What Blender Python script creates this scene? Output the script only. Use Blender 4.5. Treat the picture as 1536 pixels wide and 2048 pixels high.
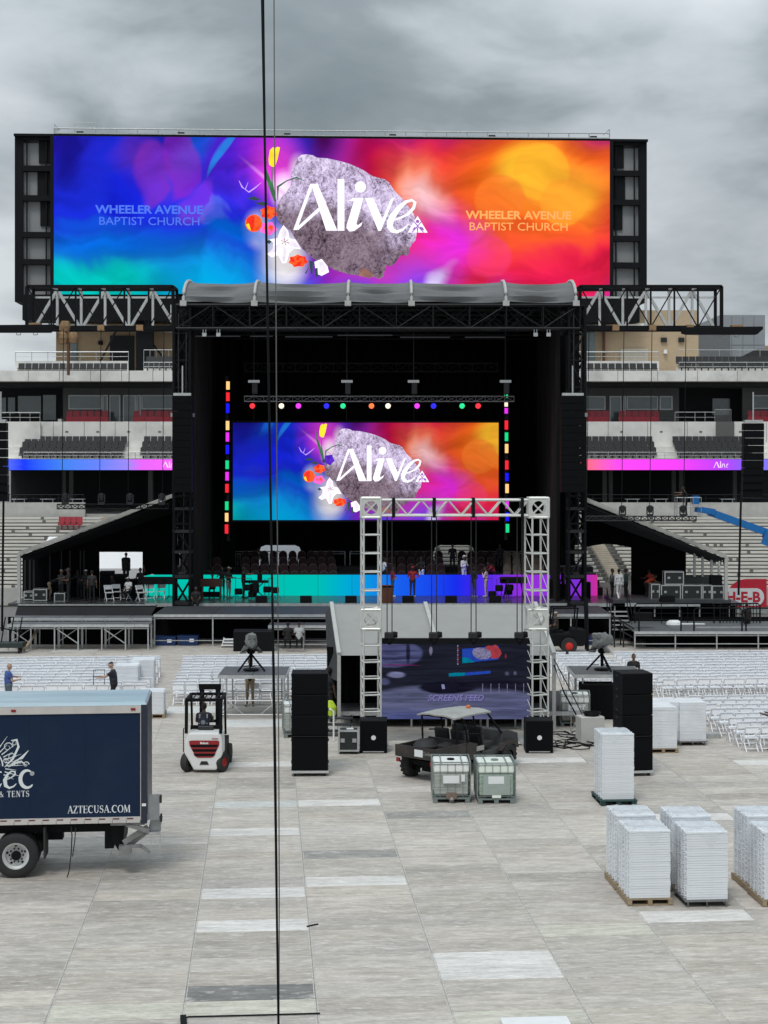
import bpy, bmesh, math, random
from mathutils import Vector, Matrix
import numpy as np
random.seed(7)
sc = bpy.context.scene
for o in list(bpy.data.objects): bpy.data.objects.remove(o)
C = sc.collection
R = math.radians

# ------------------------------------------------------------------ camera, sky, sun, exposure
F, H, HY, CX = 3200.0, 9.2, 920.0, 768.0      # focal length in photo pixels, eye height in metres, horizon row, centre column
cam = bpy.data.cameras.new('camera'); camo = bpy.data.objects.new('camera', cam); C.objects.link(camo)
camo.location = (0, 0, H); camo.rotation_euler = (R(90), 0, 0)
cam.sensor_width = 36; cam.lens = F/2048*36; cam.shift_y = -(1024-HY)/2048
cam.clip_start = 0.5; cam.clip_end = 3000
sc.camera = camo

SUN_EL, SUN_AZ = 58, 200
world = bpy.data.worlds.new('World'); sc.world = world; world.use_nodes = True
def build_world():
    nt = world.node_tree; N = nt.nodes; L = nt.links; N.clear()
    out = N.new('ShaderNodeOutputWorld'); bg = N.new('ShaderNodeBackground'); bg.inputs['Strength'].default_value = 0.1
    sky = N.new('ShaderNodeTexSky'); sky.sky_type = 'NISHITA'; sky.sun_disc = False
    sky.sun_elevation = R(SUN_EL); sky.sun_rotation = R(SUN_AZ); sky.dust_density = 2.5
    tc = N.new('ShaderNodeTexCoord'); sep = N.new('ShaderNodeSeparateXYZ'); L.new(tc.outputs['Generated'], sep.inputs[0])
    def M(op, a, b=None, clamp=False):
        n = N.new('ShaderNodeMath'); n.operation = op; n.use_clamp = clamp
        for i, v in enumerate((a, b)):
            if v is None: continue
            if isinstance(v, (int, float)): n.inputs[i].default_value = v
            else: L.new(v, n.inputs[i])
        return n.outputs[0]
    z = M('ADD', M('ABSOLUTE', sep.outputs[2]), 0.16)
    cb = N.new('ShaderNodeCombineXYZ')
    L.new(M('DIVIDE', sep.outputs[0], z), cb.inputs[0]); L.new(M('DIVIDE', sep.outputs[1], z), cb.inputs[1])
    mp = N.new('ShaderNodeMapping'); mp.inputs['Location'].default_value = (5.1, 2.05, 0); mp.inputs['Scale'].default_value = (1.25, 0.95, 1)
    mp.inputs['Rotation'].default_value = (0, 0, R(-14)); L.new(cb.outputs[0], mp.inputs[0])
    def noise(scale, det, rough, dist=0.0):
        n = N.new('ShaderNodeTexNoise'); n.inputs['Scale'].default_value = scale; n.inputs['Detail'].default_value = det
        n.inputs['Roughness'].default_value = rough; n.inputs['Distortion'].default_value = dist
        L.new(mp.outputs[0], n.inputs['Vector']); return n.outputs[0]
    n1 = noise(0.75, 6, 0.50, 0.2); n2 = noise(3.0, 6, 0.55, 0.3)
    s = M('ADD', M('MULTIPLY', n1, 0.80), M('MULTIPLY', n2, 0.19))
    # a thinner, lighter deck of cloud low over the horizon, all the way round
    low = N.new('ShaderNodeMapRange'); low.interpolation_type = 'SMOOTHSTEP'
    L.new(sep.outputs[2], low.inputs[0]); low.inputs[1].default_value = 0.0; low.inputs[2].default_value = 0.30
    low.inputs[3].default_value = 0.13; low.inputs[4].default_value = -0.02
    s = M('ADD', s, low.outputs[0])
    cr = N.new('ShaderNodeValToRGB'); L.new(s, cr.inputs[0]); e = cr.color_ramp.elements
    e[0].position = 0.40; e[0].color = (0.20, 0.242, 0.262, 1)
    e[1].position = 0.69; e[1].color = (0.74, 0.79, 0.825, 1)
    for p, c in ((0.465, (0.265, 0.31, 0.332, 1)), (0.54, (0.47, 0.52, 0.555, 1))):
        k = e.new(p); k.color = c
    # cloud brightness: an overcast vault grows brighter towards the zenith
    zen = N.new('ShaderNodeMapRange'); L.new(sep.outputs[2], zen.inputs[0])
    zen.inputs[1].default_value = 0.15; zen.inputs[2].default_value = 1.0; zen.inputs[3].default_value = 7.1; zen.inputs[4].default_value = 24.0
    sm = N.new('ShaderNodeVectorMath'); sm.operation = 'SCALE'; L.new(cr.outputs[0], sm.inputs[0]); L.new(zen.outputs[0], sm.inputs['Scale'])
    mix = N.new('ShaderNodeMix'); mix.data_type = 'RGBA'; mix.inputs[0].default_value = 0.96
    L.new(sky.outputs[0], mix.inputs[6]); L.new(sm.outputs[0], mix.inputs[7])
    L.new(mix.outputs[2], bg.inputs['Color']); L.new(bg.outputs[0], out.inputs[0])
build_world()
sl = bpy.data.lights.new('sun', 'SUN'); so = bpy.data.objects.new('sun', sl); C.objects.link(so)
sl.energy = 1.0; sl.angle = R(16); sl.color = (1.0, 0.97, 0.93)
so.rotation_euler = (R(90-SUN_EL), 0, R(180-SUN_AZ)); so.location = (0, -20, 60)
vs = sc.view_settings; vs.view_transform = 'Standard'; vs.look = 'None'; vs.exposure = 0.36; vs.gamma = 1; vs.use_curve_mapping = False
sc.cycles.max_bounces = 6; sc.cycles.transparent_max_bounces = 12; sc.cycles.caustics_reflective = False; sc.cycles.caustics_refractive = False
sc.cycles.use_denoising = True

# ------------------------------------------------------------------ helpers
def P(px, py, Z): return Vector(((px-CX)*Z/F, Z, H-(py-HY)*Z/F))
def X(px, Z): return (px-CX)*Z/F
def ZZ(py, Z): return H-(py-HY)*Z/F
def G(px, py):
    Z = F*H/(py-HY); return Vector(((px-CX)*Z/F, Z, 0))
ORD = ['zeroth','first','second','third','fourth','fifth','sixth','seventh','eighth','ninth','tenth','eleventh','twelfth','thirteenth','fourteenth','fifteenth','sixteenth','seventeenth','eighteenth','nineteenth','twentieth']
def nth(i):
    if i <= 20: return ORD[i]
    t = {2:'twenty',3:'thirty',4:'forty'}[i//10]
    return t[:-1]+'ieth' if i % 10 == 0 else t+'-'+ORD[i % 10]
def tag(o, label=None, cat=None, group=None, kind=None):
    if label: o['label'] = label
    if cat: o['category'] = cat
    if group: o['group'] = group
    if kind: o['kind'] = kind
    return o
def thing(name, label, cat, loc=(0,0,0), rz=0.0, group=None):
    o = bpy.data.objects.new(name, None); C.objects.link(o); o.empty_display_size = 0.2
    o.location = loc; o.rotation_euler = (0, 0, rz)
    return tag(o, label, cat, group)
def dup(root, loc, rz=None, label=None, group=None):
    r = root.copy(); C.objects.link(r); r.location = loc
    if rz is not None: r.rotation_euler = (0, 0, rz)
    if label: r['label'] = label
    if group: r['group'] = group
    for ch in list(root.children):
        c = ch.copy(); C.objects.link(c); c.parent = r
        for g in list(ch.children):
            d = g.copy(); C.objects.link(d); d.parent = c
    return r

class MB:
    def __init__(s): s.v = []; s.f = []; s.m = []
    def add(s, vs, fs, m=0):
        n = len(s.v); s.v += [tuple(p) for p in vs]
        for f in fs: s.f.append([i+n for i in f]); s.m.append(m)
        return s
    def box(s, c, d, m=0, rz=0.0, rx=0.0, ry=0.0, taper=1.0):
        x, y, z = d[0]/2, d[1]/2, d[2]/2
        vs = [Vector(p) for p in ((-x,-y,-z),(x,-y,-z),(x,y,-z),(-x,y,-z),(-x*taper,-y*taper,z),(x*taper,-y*taper,z),(x*taper,y*taper,z),(-x*taper,y*taper,z))]
        if rz or rx or ry:
            Mx = Matrix.Rotation(rz,3,'Z') @ Matrix.Rotation(ry,3,'Y') @ Matrix.Rotation(rx,3,'X'); vs = [Mx @ p for p in vs]
        c = Vector(c); return s.add([p+c for p in vs], [(0,3,2,1),(4,5,6,7),(0,1,5,4),(1,2,6,5),(2,3,7,6),(3,0,4,7)], m)
    def bb(s, a, b, m=0):
        return s.box([(a[i]+b[i])/2 for i in range(3)], [abs(b[i]-a[i]) for i in range(3)], m)
    def frame(s, p, q):
        d = (q-p).normalized(); u = Vector((0,0,1)) if abs(d.z) < 0.95 else Vector((0,1,0))
        a = d.cross(u).normalized(); return d, a, a.cross(d)
    def beam(s, p, q, w, h=None, m=0):
        p, q = Vector(p), Vector(q); h = h or w; d, a, b = s.frame(p, q); a = a*w/2; b = b*h/2
        return s.add([p-a-b, p+a-b, p+a+b, p-a+b, q-a-b, q+a-b, q+a+b, q-a+b], [(0,3,2,1),(4,5,6,7),(0,1,5,4),(1,2,6,5),(2,3,7,6),(3,0,4,7)], m)
    def tube(s, p, q, r, n=6, r2=None, m=0):
        p, q = Vector(p), Vector(q); r2 = r if r2 is None else r2; d, a, b = s.frame(p, q)
        ring = [(a*math.cos(t)+b*math.sin(t)) for t in (2*math.pi*i/n for i in range(n))]
        return s.add([p+k*r for k in ring]+[q+k*r2 for k in ring], [tuple(range(n))[::-1], tuple(range(n, 2*n))]+[(i,(i+1)%n,n+(i+1)%n,n+i) for i in range(n)], m)
    def pipe(s, pts, r, n=6, m=0):
        pts = [Vector(p) for p in pts]; vs = []; fs = []
        for i, p in enumerate(pts):
            d = (pts[min(i+1, len(pts)-1)]-pts[max(i-1, 0)]).normalized()
            u = Vector((0,0,1)) if abs(d.z) < 0.9 else Vector((0,1,0)); a = d.cross(u).normalized(); b = a.cross(d)
            vs += [p+(a*math.cos(2*math.pi*k/n)+b*math.sin(2*math.pi*k/n))*r for k in range(n)]
        for i in range(len(pts)-1):
            fs += [(i*n+k, i*n+(k+1)%n, (i+1)*n+(k+1)%n, (i+1)*n+k) for k in range(n)]
        fs += [tuple(range(n))[::-1], tuple(range(len(vs)-n, len(vs)))]
        return s.add(vs, fs, m)
    def lathe(s, c, prof, axis='Z', n=16, m=0, cap=True):        # prof: (radius, height) pairs
        c = Vector(c); vs = []; k = len(prof)
        for i in range(n):
            t = 2*math.pi*i/n
            for r, h in prof:
                a, b = r*math.cos(t), r*math.sin(t)
                vs.append(c+Vector((a,b,h) if axis == 'Z' else (h,a,b) if axis == 'X' else (b,h,a)))
        fs = [(i*k+j, ((i+1)%n)*k+j, ((i+1)%n)*k+j+1, i*k+j+1) for i in range(n) for j in range(k-1)]
        if cap and prof[0][0] > 1e-6: fs.append([i*k for i in range(n)][::-1])
        if cap and prof[-1][0] > 1e-6: fs.append([i*k+k-1 for i in range(n)])
        return s.add(vs, fs, m)
    def prism(s, pts, y0, y1, m=0):                     # polygon in XZ pushed along Y
        n = len(pts)
        return s.add([(x,y0,z) for x, z in pts]+[(x,y1,z) for x, z in pts], [tuple(range(n)), tuple(range(n,2*n))[::-1]]+[(i,n+i,n+(i+1)%n,(i+1)%n) for i in range(n)], m)
    def prismx(s, pts, x0, x1, m=0):                    # polygon in YZ pushed along X
        n = len(pts)
        return s.add([(x0,y,z) for y, z in pts]+[(x1,y,z) for y, z in pts], [tuple(range(n)), tuple(range(n,2*n))[::-1]]+[(i,n+i,n+(i+1)%n,(i+1)%n) for i in range(n)], m)
    def flat(s, pts, y, m=0):                           # flat print facing -Y
        return s.add([(x,y,z) for x, z in pts], [tuple(range(len(pts)))], m)
    def ribbon(s, pts, ws, y, m=0):
        vs = []; n = len(pts)
        for i, p in enumerate(pts):
            a = pts[max(i-1,0)]; b = pts[min(i+1,n-1)]; dx, dz = b[0]-a[0], b[1]-a[1]; l = math.hypot(dx,dz) or 1
            w = (ws[i] if isinstance(ws,(list,tuple)) else ws)/2
            vs += [(p[0]-dz/l*w, y, p[1]+dx/l*w), (p[0]+dz/l*w, y, p[1]-dx/l*w)]
        return s.add(vs, [(2*i,2*i+1,2*i+3,2*i+2) for i in range(n-1)], m)
    def text(s, txt, size, c, y, m=0, bold=0.0, shear=0.0, align='CENTER', sx=1.0, axis='Y', depth=0.0):
        cu = bpy.data.curves.new('t', 'FONT'); cu.body = txt; cu.size = size; cu.align_x = align; cu.offset = bold; cu.shear = shear; cu.resolution_u = 3; cu.extrude = depth
        o = bpy.data.objects.new('t', cu); me = bpy.data.meshes.new_from_object(o)
        s.add([(c[0]+v.co.x*sx, y-v.co.z, c[1]+v.co.y) if axis == 'Y' else (y, c[0]+v.co.x*sx, c[1]+v.co.y) for v in me.vertices], [tuple(p.vertices) for p in me.polygons], m)
        bpy.data.objects.remove(o); bpy.data.curves.remove(cu); bpy.data.meshes.remove(me); return s
    def mesh(s, name, mats, smooth=False, normals=True):
        me = bpy.data.meshes.new(name); me.from_pydata(s.v, [], s.f)
        if not isinstance(mats, (list, tuple)): mats = [mats]
        for q in mats: me.materials.append(q)
        me.polygons.foreach_set('material_index', s.m)
        if normals:
            b = bmesh.new(); b.from_mesh(me); bmesh.ops.recalc_face_normals(b, faces=b.faces); b.to_mesh(me); b.free()
        if smooth:
            me.polygons.foreach_set('use_smooth', [True]*len(me.polygons)); me.set_sharp_from_angle(angle=R(35))
        return me
    def build(s, name, mats, parent=None, loc=(0,0,0), rz=0.0, bevel=0.0, smooth=False, normals=True):
        o = bpy.data.objects.new(name, s.mesh(name, mats, smooth, normals)); C.objects.link(o); o.location = loc
        if rz: o.rotation_euler = (0,0,rz)
        if parent: o.parent = parent
        if bevel:
            b = o.modifiers.new('bevel', 'BEVEL'); b.width = bevel; b.segments = 2; b.limit_method = 'ANGLE'; b.angle_limit = R(40)
        return o
def inst(me, name, parent=None, loc=(0,0,0), rot=(0,0,0)):
    o = bpy.data.objects.new(name, me); C.objects.link(o); o.location = loc; o.rotation_euler = rot
    if parent: o.parent = parent
    return o
def truss(mb, p, q, w, h, n, r, rl=None, m=0, ml=None, up=None, faces='all', sides=6):
    """box truss from p to q: four chords, n bays of diagonals"""
    p, q = Vector(p), Vector(q); d = (q-p).normalized(); u = Vector(up) if up else (Vector((0,0,1)) if abs(d.z) < 0.9 else Vector((0,1,0)))
    a = d.cross(u).normalized()*w/2; b = a.cross(d).normalized()*h/2; rl = rl or r*0.6; ml = m if ml is None else ml
    cs = [(-a-b), (a-b), (a+b), (-a+b)]
    for c in cs: mb.tube(p+c, q+c, r, sides, m=m)
    for k in range(n+1):
        t = p.lerp(q, k/n)
        for i in range(4): mb.tube(t+cs[i], t+cs[(i+1)%4], rl, 5, m=ml)
        if k < n:
            t2 = p.lerp(q, (k+1)/n)
            for i in range(4):
                if faces == 'front' and i not in (0, 2): continue
                x, y = (cs[i], cs[(i+1)%4]) if (k+i) % 2 else (cs[(i+1)%4], cs[i])
                mb.tube(t+x, t2+y, rl, 5, m=ml)

# ------------------------------------------------------------------ materials
_mats = {}
def mat(name, col, rough=0.6, metal=0.0, var=0.10, scale=6.0, bump=0.0, bscale=60.0, stretch=(1,1,1), spec=0.5, dirt=None, dscale=1.2, damt=0.5, alpha=None, objcol=False):
    if name in _mats: return _mats[name]
    m = bpy.data.materials.new(name); m.use_nodes = True; nt = m.node_tree; N = nt.nodes; L = nt.links
    b = N['Principled BSDF']; b.inputs['Roughness'].default_value = rough; b.inputs['Metallic'].default_value = metal; b.inputs['Specular IOR Level'].default_value = spec
    tc = N.new('ShaderNodeTexCoord'); mp = N.new('ShaderNodeMapping'); mp.inputs['Scale'].default_value = stretch
    L.new(tc.outputs['Object'], mp.inputs[0])
    def noise(sc_, det=5, rg=0.6):
        n = N.new('ShaderNodeTexNoise'); n.inputs['Scale'].default_value = sc_; n.inputs['Detail'].default_value = det; n.inputs['Roughness'].default_value = rg
        L.new(mp.outputs[0], n.inputs['Vector']); return n.outputs[0]
    n1 = noise(scale)
    mr = N.new('ShaderNodeMapRange'); L.new(n1, mr.inputs[0]); mr.inputs[1].default_value = 0.3; mr.inputs[2].default_value = 0.7
    mr.inputs[3].default_value = 1-var; mr.inputs[4].default_value = 1+var
    vm = N.new('ShaderNodeVectorMath'); vm.operation = 'SCALE'; vm.inputs[0].default_value = col[:3]; L.new(mr.outputs[0], vm.inputs['Scale'])
    src = vm.outputs[0]
    if objcol:
        oi = N.new('ShaderNodeObjectInfo'); mm = N.new('ShaderNodeVectorMath'); mm.operation = 'MULTIPLY'
        L.new(src, mm.inputs[0]); L.new(oi.outputs['Color'], mm.inputs[1]); src = mm.outputs[0]
    if dirt:
        n2 = noise(dscale, 8, 0.65); ms = N.new('ShaderNodeMapRange'); L.new(n2, ms.inputs[0]); ms.inputs[1].default_value = 0.48; ms.inputs[2].default_value = 0.75
        ms.inputs[3].default_value = 0; ms.inputs[4].default_value = damt
        mx = N.new('ShaderNodeMix'); mx.data_type = 'RGBA'; L.new(ms.outputs[0], mx.inputs[0]); L.new(src, mx.inputs[6]); mx.inputs[7].default_value = (*dirt, 1); src = mx.outputs[2]
    L.new(src, b.inputs['Base Color'])
    rr = N.new('ShaderNodeMapRange'); L.new(n1, rr.inputs[0]); rr.inputs[3].default_value = max(0.05, rough-0.12); rr.inputs[4].default_value = min(1, rough+0.12); L.new(rr.outputs[0], b.inputs['Roughness'])
    if bump:
        bn = N.new('ShaderNodeBump'); bn.inputs['Strength'].default_value = bump; bn.inputs['Distance'].default_value = 0.02
        L.new(noise(bscale, 4), bn.inputs['Height']); L.new(bn.outputs[0], b.inputs['Normal'])
    if alpha is not None: b.inputs['Alpha'].default_value = alpha
    _mats[name] = m; return m
def emit(name, col, s=1.0, grain=0.0, scale=40):
    if name in _mats: return _mats[name]
    m = bpy.data.materials.new(name); m.use_nodes = True; nt = m.node_tree; N = nt.nodes; L = nt.links; N.clear()
    o = N.new('ShaderNodeOutputMaterial'); e = N.new('ShaderNodeEmission'); L.new(e.outputs[0], o.inputs[0]); e.inputs[0].default_value = (*col, 1); e.inputs[1].default_value = s
    if grain:
        tc = N.new('ShaderNodeTexCoord'); n = N.new('ShaderNodeTexNoise'); n.inputs['Scale'].default_value = scale; n.inputs['Detail'].default_value = 6; L.new(tc.outputs['Object'], n.inputs['Vector'])
        mr = N.new('ShaderNodeMapRange'); L.new(n.outputs[0], mr.inputs[0]); mr.inputs[1].default_value = 0.3; mr.inputs[2].default_value = 0.7; mr.inputs[3].default_value = s*(1-grain); mr.inputs[4].default_value = s*(1+grain); L.new(mr.outputs[0], e.inputs[1])
    _mats[name] = m; return m
BLK = mat('black_steel', (0.0055,0.006,0.0075), 0.6, 0.0, 0.25, spec=0.14)
DRK = mat('dark_grey_steel', (0.026,0.027,0.03), 0.55, 0.2, 0.2, spec=0.3)
DRAPE = mat('black_drape', (0.004,0.004,0.0052), 0.95, 0, 0.3, 1.2, bump=0.6, bscale=3.0, stretch=(3,3,0.25), spec=0.1)
GRILLE = mat('speaker_grille', (0.0045,0.005,0.0065), 0.8, 0, 0.2, 40, bump=0.5, bscale=300, spec=0.10)
ALU = mat('aluminium', (0.62,0.63,0.63), 0.42, 0.75, 0.10, 5, dirt=(0.3,0.3,0.29), damt=0.35)
GALV = mat('galvanised_steel', (0.5,0.51,0.51), 0.5, 0.6, 0.15, 8, dirt=(0.25,0.25,0.25), damt=0.4)
WHT = mat('white_paint', (0.78,0.79,0.8), 0.45, 0, 0.05, 3, dirt=(0.5,0.5,0.47), damt=0.25)
RESIN = mat('white_resin', (0.84,0.85,0.88), 0.42, 0, 0.04, 4, dirt=(0.6,0.62,0.64), damt=0.2)
CONC = mat('concrete', (0.50,0.49,0.465), 0.85, 0, 0.10, 1.5, bump=0.2, dirt=(0.30,0.29,0.27), dscale=0.7, damt=0.55)
CONCL = mat('pale_concrete', (0.80,0.785,0.745), 0.85, 0, 0.07, 1.2, bump=0.15, dirt=(0.42,0.41,0.39), dscale=0.4, damt=0.7)
TAR = mat('dark_deck', (0.045,0.047,0.052), 0.5, 0, 0.2, 3, dirt=(0.09,0.09,0.09), damt=0.4)
RUB = mat('rubber', (0.018,0.018,0.019), 0.8, 0, 0.25, 12, bump=0.3, bscale=40, dirt=(0.06,0.058,0.054), damt=0.4)
WOODP = mat('pallet_wood', (0.33,0.25,0.16), 0.85, 0, 0.25, 4, stretch=(1,8,8), dirt=(0.16,0.13,0.1), damt=0.5)

# ------------------------------------------------------------------ ground and temporary floor decking
GA = R(4.25); GU = Vector((math.cos(GA), math.sin(GA), 0)); GV = Vector((-math.sin(GA), math.cos(GA), 0))
def grid(u, v, z=0): return GU*u+GV*v+Vector((0,0,z))
def to_grid(p): return p.dot(GU), p.dot(GV)
gm = mat('field_ground', (0.17,0.165,0.155), 0.9, 0, 0.15, 0.3, dirt=(0.2,0.19,0.17), dscale=0.05)
g = MB(); g.bb((-700,-60,-0.3), (700,1400,-0.07)); tag(g.build('ground', gm), 'grey ground under the temporary decking', kind='structure')
def deck_material():
    m = bpy.data.materials.new('floor_decking'); m.use_nodes = True; nt = m.node_tree; N = nt.nodes; L = nt.links; b = N['Principled BSDF']
    tc = N.new('ShaderNodeTexCoord'); oi = N.new('ShaderNodeObjectInfo'); off = N.new('ShaderNodeVectorMath'); off.operation = 'SCALE'; off.inputs[0].default_value = (91, 57, 33)
    L.new(oi.outputs['Random'], off.inputs['Scale']); ad = N.new('ShaderNodeVectorMath'); L.new(tc.outputs['Object'], ad.inputs[0]); L.new(off.outputs[0], ad.inputs[1])
    def noise(sx, sy, det, rg, lo, hi, a, c):
        mp = N.new('ShaderNodeMapping'); mp.inputs['Scale'].default_value = (sx, sy, 1); L.new(ad.outputs[0], mp.inputs[0])
        n = N.new('ShaderNodeTexNoise'); n.inputs['Scale'].default_value = 1; n.inputs['Detail'].default_value = det; n.inputs['Roughness'].default_value = rg; L.new(mp.outputs[0], n.inputs['Vector'])
        r = N.new('ShaderNodeMapRange'); L.new(n.outputs[0], r.inputs[0]); r.inputs[1].default_value = lo; r.inputs[2].default_value = hi; r.inputs[3].default_value = a; r.inputs[4].default_value = c; return r.outputs[0]
    def mul(x, y):
        k = N.new('ShaderNodeMath'); k.operation = 'MULTIPLY'; L.new(x, k.inputs[0]); L.new(y, k.inputs[1]); return k.outputs[0]
    f = mul(mul(noise(1.3, 6.0, 7, 0.66, 0.32, 0.68, 0.76, 1.18), noise(6, 22, 6, 0.78, 0.3, 0.7, 0.74, 1.22)), noise(0.5, 0.9, 2, 0.5, 0.3, 0.7, 0.93, 1.07))
    base = N.new('ShaderNodeVectorMath'); base.operation = 'SCALE'; L.new(oi.outputs['Color'], base.inputs[0]); L.new(f, base.inputs['Scale'])
    # worn pale blotches and dark scuffs
    bl = noise(3.4, 9.0, 6, 0.66, 0.54, 0.66, 0, 0.70); mx = N.new('ShaderNodeMix'); mx.data_type = 'RGBA'; L.new(bl, mx.inputs[0]); L.new(base.outputs[0], mx.inputs[6]); mx.inputs[7].default_value = (0.66, 0.615, 0.58, 1)
    sc2 = noise(1.3, 1.9, 9, 0.75, 0.64, 0.80, 0, 0.6); m2 = N.new('ShaderNodeMix'); m2.data_type = 'RGBA'; L.new(sc2, m2.inputs[0]); L.new(mx.outputs[2], m2.inputs[6]); m2.inputs[7].default_value = (0.16, 0.155, 0.145, 1)
    L.new(m2.outputs[2], b.inputs['Base Color']); b.inputs['Roughness'].default_value = 0.62; b.inputs['Specular IOR Level'].default_value = 0.35
    bn = N.new('ShaderNodeBump'); bn.inputs['Strength'].default_value = 0.25; bn.inputs['Distance'].default_value = 0.004; L.new(noise(20, 90, 3, 0.6, 0, 1, 0, 1), bn.inputs['Height']); L.new(bn.outputs[0], b.inputs['Normal'])
    return m
FLM = deck_material()
floor = tag(bpy.data.objects.new('floor', None), 'pale grey temporary floor decking laid over the field', kind='structure'); C.objects.link(floor)
PW, PD, PU0, PV0 = 2.232, 0.80, 0.865, 26.55
def edge_strips(mb, w, d):
    for s_ in (-1,1): mb.box((s_*(w/2-0.022),0,0.0015),(0.018,d-0.02,0.003),1)
    return mb
def panel_mb(w, d):
    x, y, t, c = w/2, d/2, 0.05, 0.006
    mb = MB(); mb.add([(-x,-y,-t),(x,-y,-t),(x,y,-t),(-x,y,-t),(-x,-y,-c),(x,-y,-c),(x,y,-c),(-x,y,-c),(-x+c*2,-y+c*2,0),(x-c*2,-y+c*2,0),(x-c*2,y-c*2,0),(-x+c*2,y-c*2,0)],
        [(0,3,2,1)]+[(i,(i+1)%4,4+(i+1)%4,4+i) for i in range(4)]+[(4+i,4+(i+1)%4,8+(i+1)%4,8+i) for i in range(4)]+[(8,9,10,11)]); return mb
PM = edge_strips(panel_mb(PW-0.004, PD-0.014), PW, PD).mesh('floor_panel', [FLM, mat('worn_flange', (0.50,0.48,0.445), 0.6, 0, 0.35, 3, stretch=(1,3,1), dirt=(0.36,0.35,0.33), dscale=2.0, damt=0.9)])
BASE = (0.475,0.432,0.386)
special = {}
def paint(px, py, col):
    u, v = to_grid(G(px, py)); special[(math.floor((u-PU0)/PW), math.floor((v-PV0)/PD))] = col
for px, py in ((505,1786),(505,1850),(690,1762),(480,1611),(670,1608),(505,1664),(1000,1920),(1010,1946),(1370,1822),(1490,1522),(1150,1520),(320,1421),(560,1530),(1440,1470),(1310,1630),(600,1502)):
    paint(px, py, (0.68,0.655,0.625) if px != 480 else (0.57,0.57,0.55))
for px, py in ((500,1985),(850,1633),(690,1700)): paint(px, py, (0.21,0.205,0.195) if py > 1900 else (0.31,0.30,0.28))
for px, py in ((500,2014),(300,2022),(1060,2038),(1300,1858),(150,2030)): paint(px, py, (0.55,0.53,0.45))
cells = []
for j in range(-6, 68):
    for i in range(-26, 26):
        c = grid(PU0+(i+0.5)*PW, PV0+(j+0.5)*PD)
        if c.y < 22: continue
        px = CX+c.x/c.y*F
        if -1100 < px < 2600: cells.append((c.length+(0 if -90*36/c.y < px < 1536+90*36/c.y and c.y > 24.6 else 500), i, j, c))
cells.sort(key=lambda t: t[0])
rnd = random.Random(3); far = MB()
for k, (d, i, j, c) in enumerate(cells):
    col = special.get((i, j))
    if not col:
        t = rnd.gauss(1.0, 0.09); t = min(1.25, max(0.74, t)); w = rnd.uniform(-0.008, 0.008)
        col = (BASE[0]*t+w, BASE[1]*t+w*0.3, BASE[2]*t-w)
        if rnd.random() < 0.035 and 52 < d < 400: col = (0.60,0.60,0.58)
    o = None
    if k < 290:
        o = inst(PM, 'floor_panel', floor, c+Vector((0,0,rnd.uniform(-0.004,0.002))), (rnd.gauss(0,0.0012), rnd.gauss(0,0.0008), GA+rnd.gauss(0,0.0008))); o.color = (*col, 1)
    else:
        b = panel_mb(PW-0.004, PD-0.014); Mx = Matrix.Rotation(GA, 3, 'Z'); far.add([Mx @ Vector(p)+c for p in b.v], b.f, 0 if rnd.random() > 0.06 else 1)
fo = far.build('far_decking', [FLM, mat('pale_decking', (0.60,0.60,0.58), 0.65, 0, 0.1, 3)], floor); fo.color = (*BASE, 1); fo['kind'] = 'stuff'
mk = MB(); p = G(625,1852); mk.box(p+Vector((0,0,0.018)), (0.27,0.025,0.02), rz=R(38)); tag(mk.build('offcut', BLK), 'short black stick lying alone on the pale decking', 'stick')

# ------------------------------------------------------------------ stadium stands behind the stage
SEATK = mat('black_seat', (0.022,0.022,0.024), 0.45, 0, 0.2, 4)
SEATR = mat('red_seat', (0.36,0.022,0.04), 0.45, 0, 0.15, 4)
GREYW = mat('grey_render', (0.13,0.128,0.125), 0.85, 0, 0.1, 1)
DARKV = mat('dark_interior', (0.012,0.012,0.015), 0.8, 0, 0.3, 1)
GLASSW = mat('suite_glass', (0.075,0.115,0.12), 0.08, 0, 0.4, 0.6, spec=0.9)
FRM = mat('window_frame', (0.55,0.57,0.58), 0.5, 0.3, 0.05)
BRICK = mat('tan_brick', (0.42,0.30,0.185), 0.85, 0, 0.10, 3, stretch=(1,1,6), bump=0.2, dirt=(0.30,0.22,0.15), dscale=0.6)
BENCH = mat('bench_plank', (0.72,0.69,0.62), 0.6, 0.0, 0.12, 1.5, stretch=(0.4,4,4), dirt=(0.35,0.33,0.29), dscale=1.0, damt=0.5)
RISE = mat('terrace_riser', (0.17,0.165,0.155), 0.9, 0, 0.2, 1.0)
STEP = mat('aisle_concrete', (0.50,0.44,0.36), 0.9, 0, 0.15, 1.5, dirt=(0.33,0.28,0.22))

def seat_mesh(m, name):
    mb = MB(); mb.box((0,0.02,0.66), (0.45,0.05,0.46), rx=R(-12)); mb.box((0,-0.20,0.36), (0.44,0.40,0.07), rx=R(6)); mb.box((0,-0.06,0.17), (0.08,0.08,0.34)); mb.box((0.235,-0.16,0.5),(0.035,0.30,0.04)); mb.box((-0.235,-0.16,0.5),(0.035,0.30,0.04))
    return mb.mesh(name, m)
SMK = seat_mesh(SEATK, 'stadium_seat'); SMR = seat_mesh(SEATR, 'stadium_seat')
SIDE = {'L': 'left of the stage', 'R': 'right of the stage'}
def seats(me, colour, x0, x1, y, z, side, where, group):
    n = max(1, round((x1-x0)/0.50)); st = (x1-x0)/n
    for k in range(n):
        o = inst(me, 'stadium_seat', None, (x0+(k+0.5)*st, y, z))
        tag(o, f'{colour} seat, {nth(k+1)} from left, {where}, {SIDE[side]}', 'seat', group)
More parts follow.
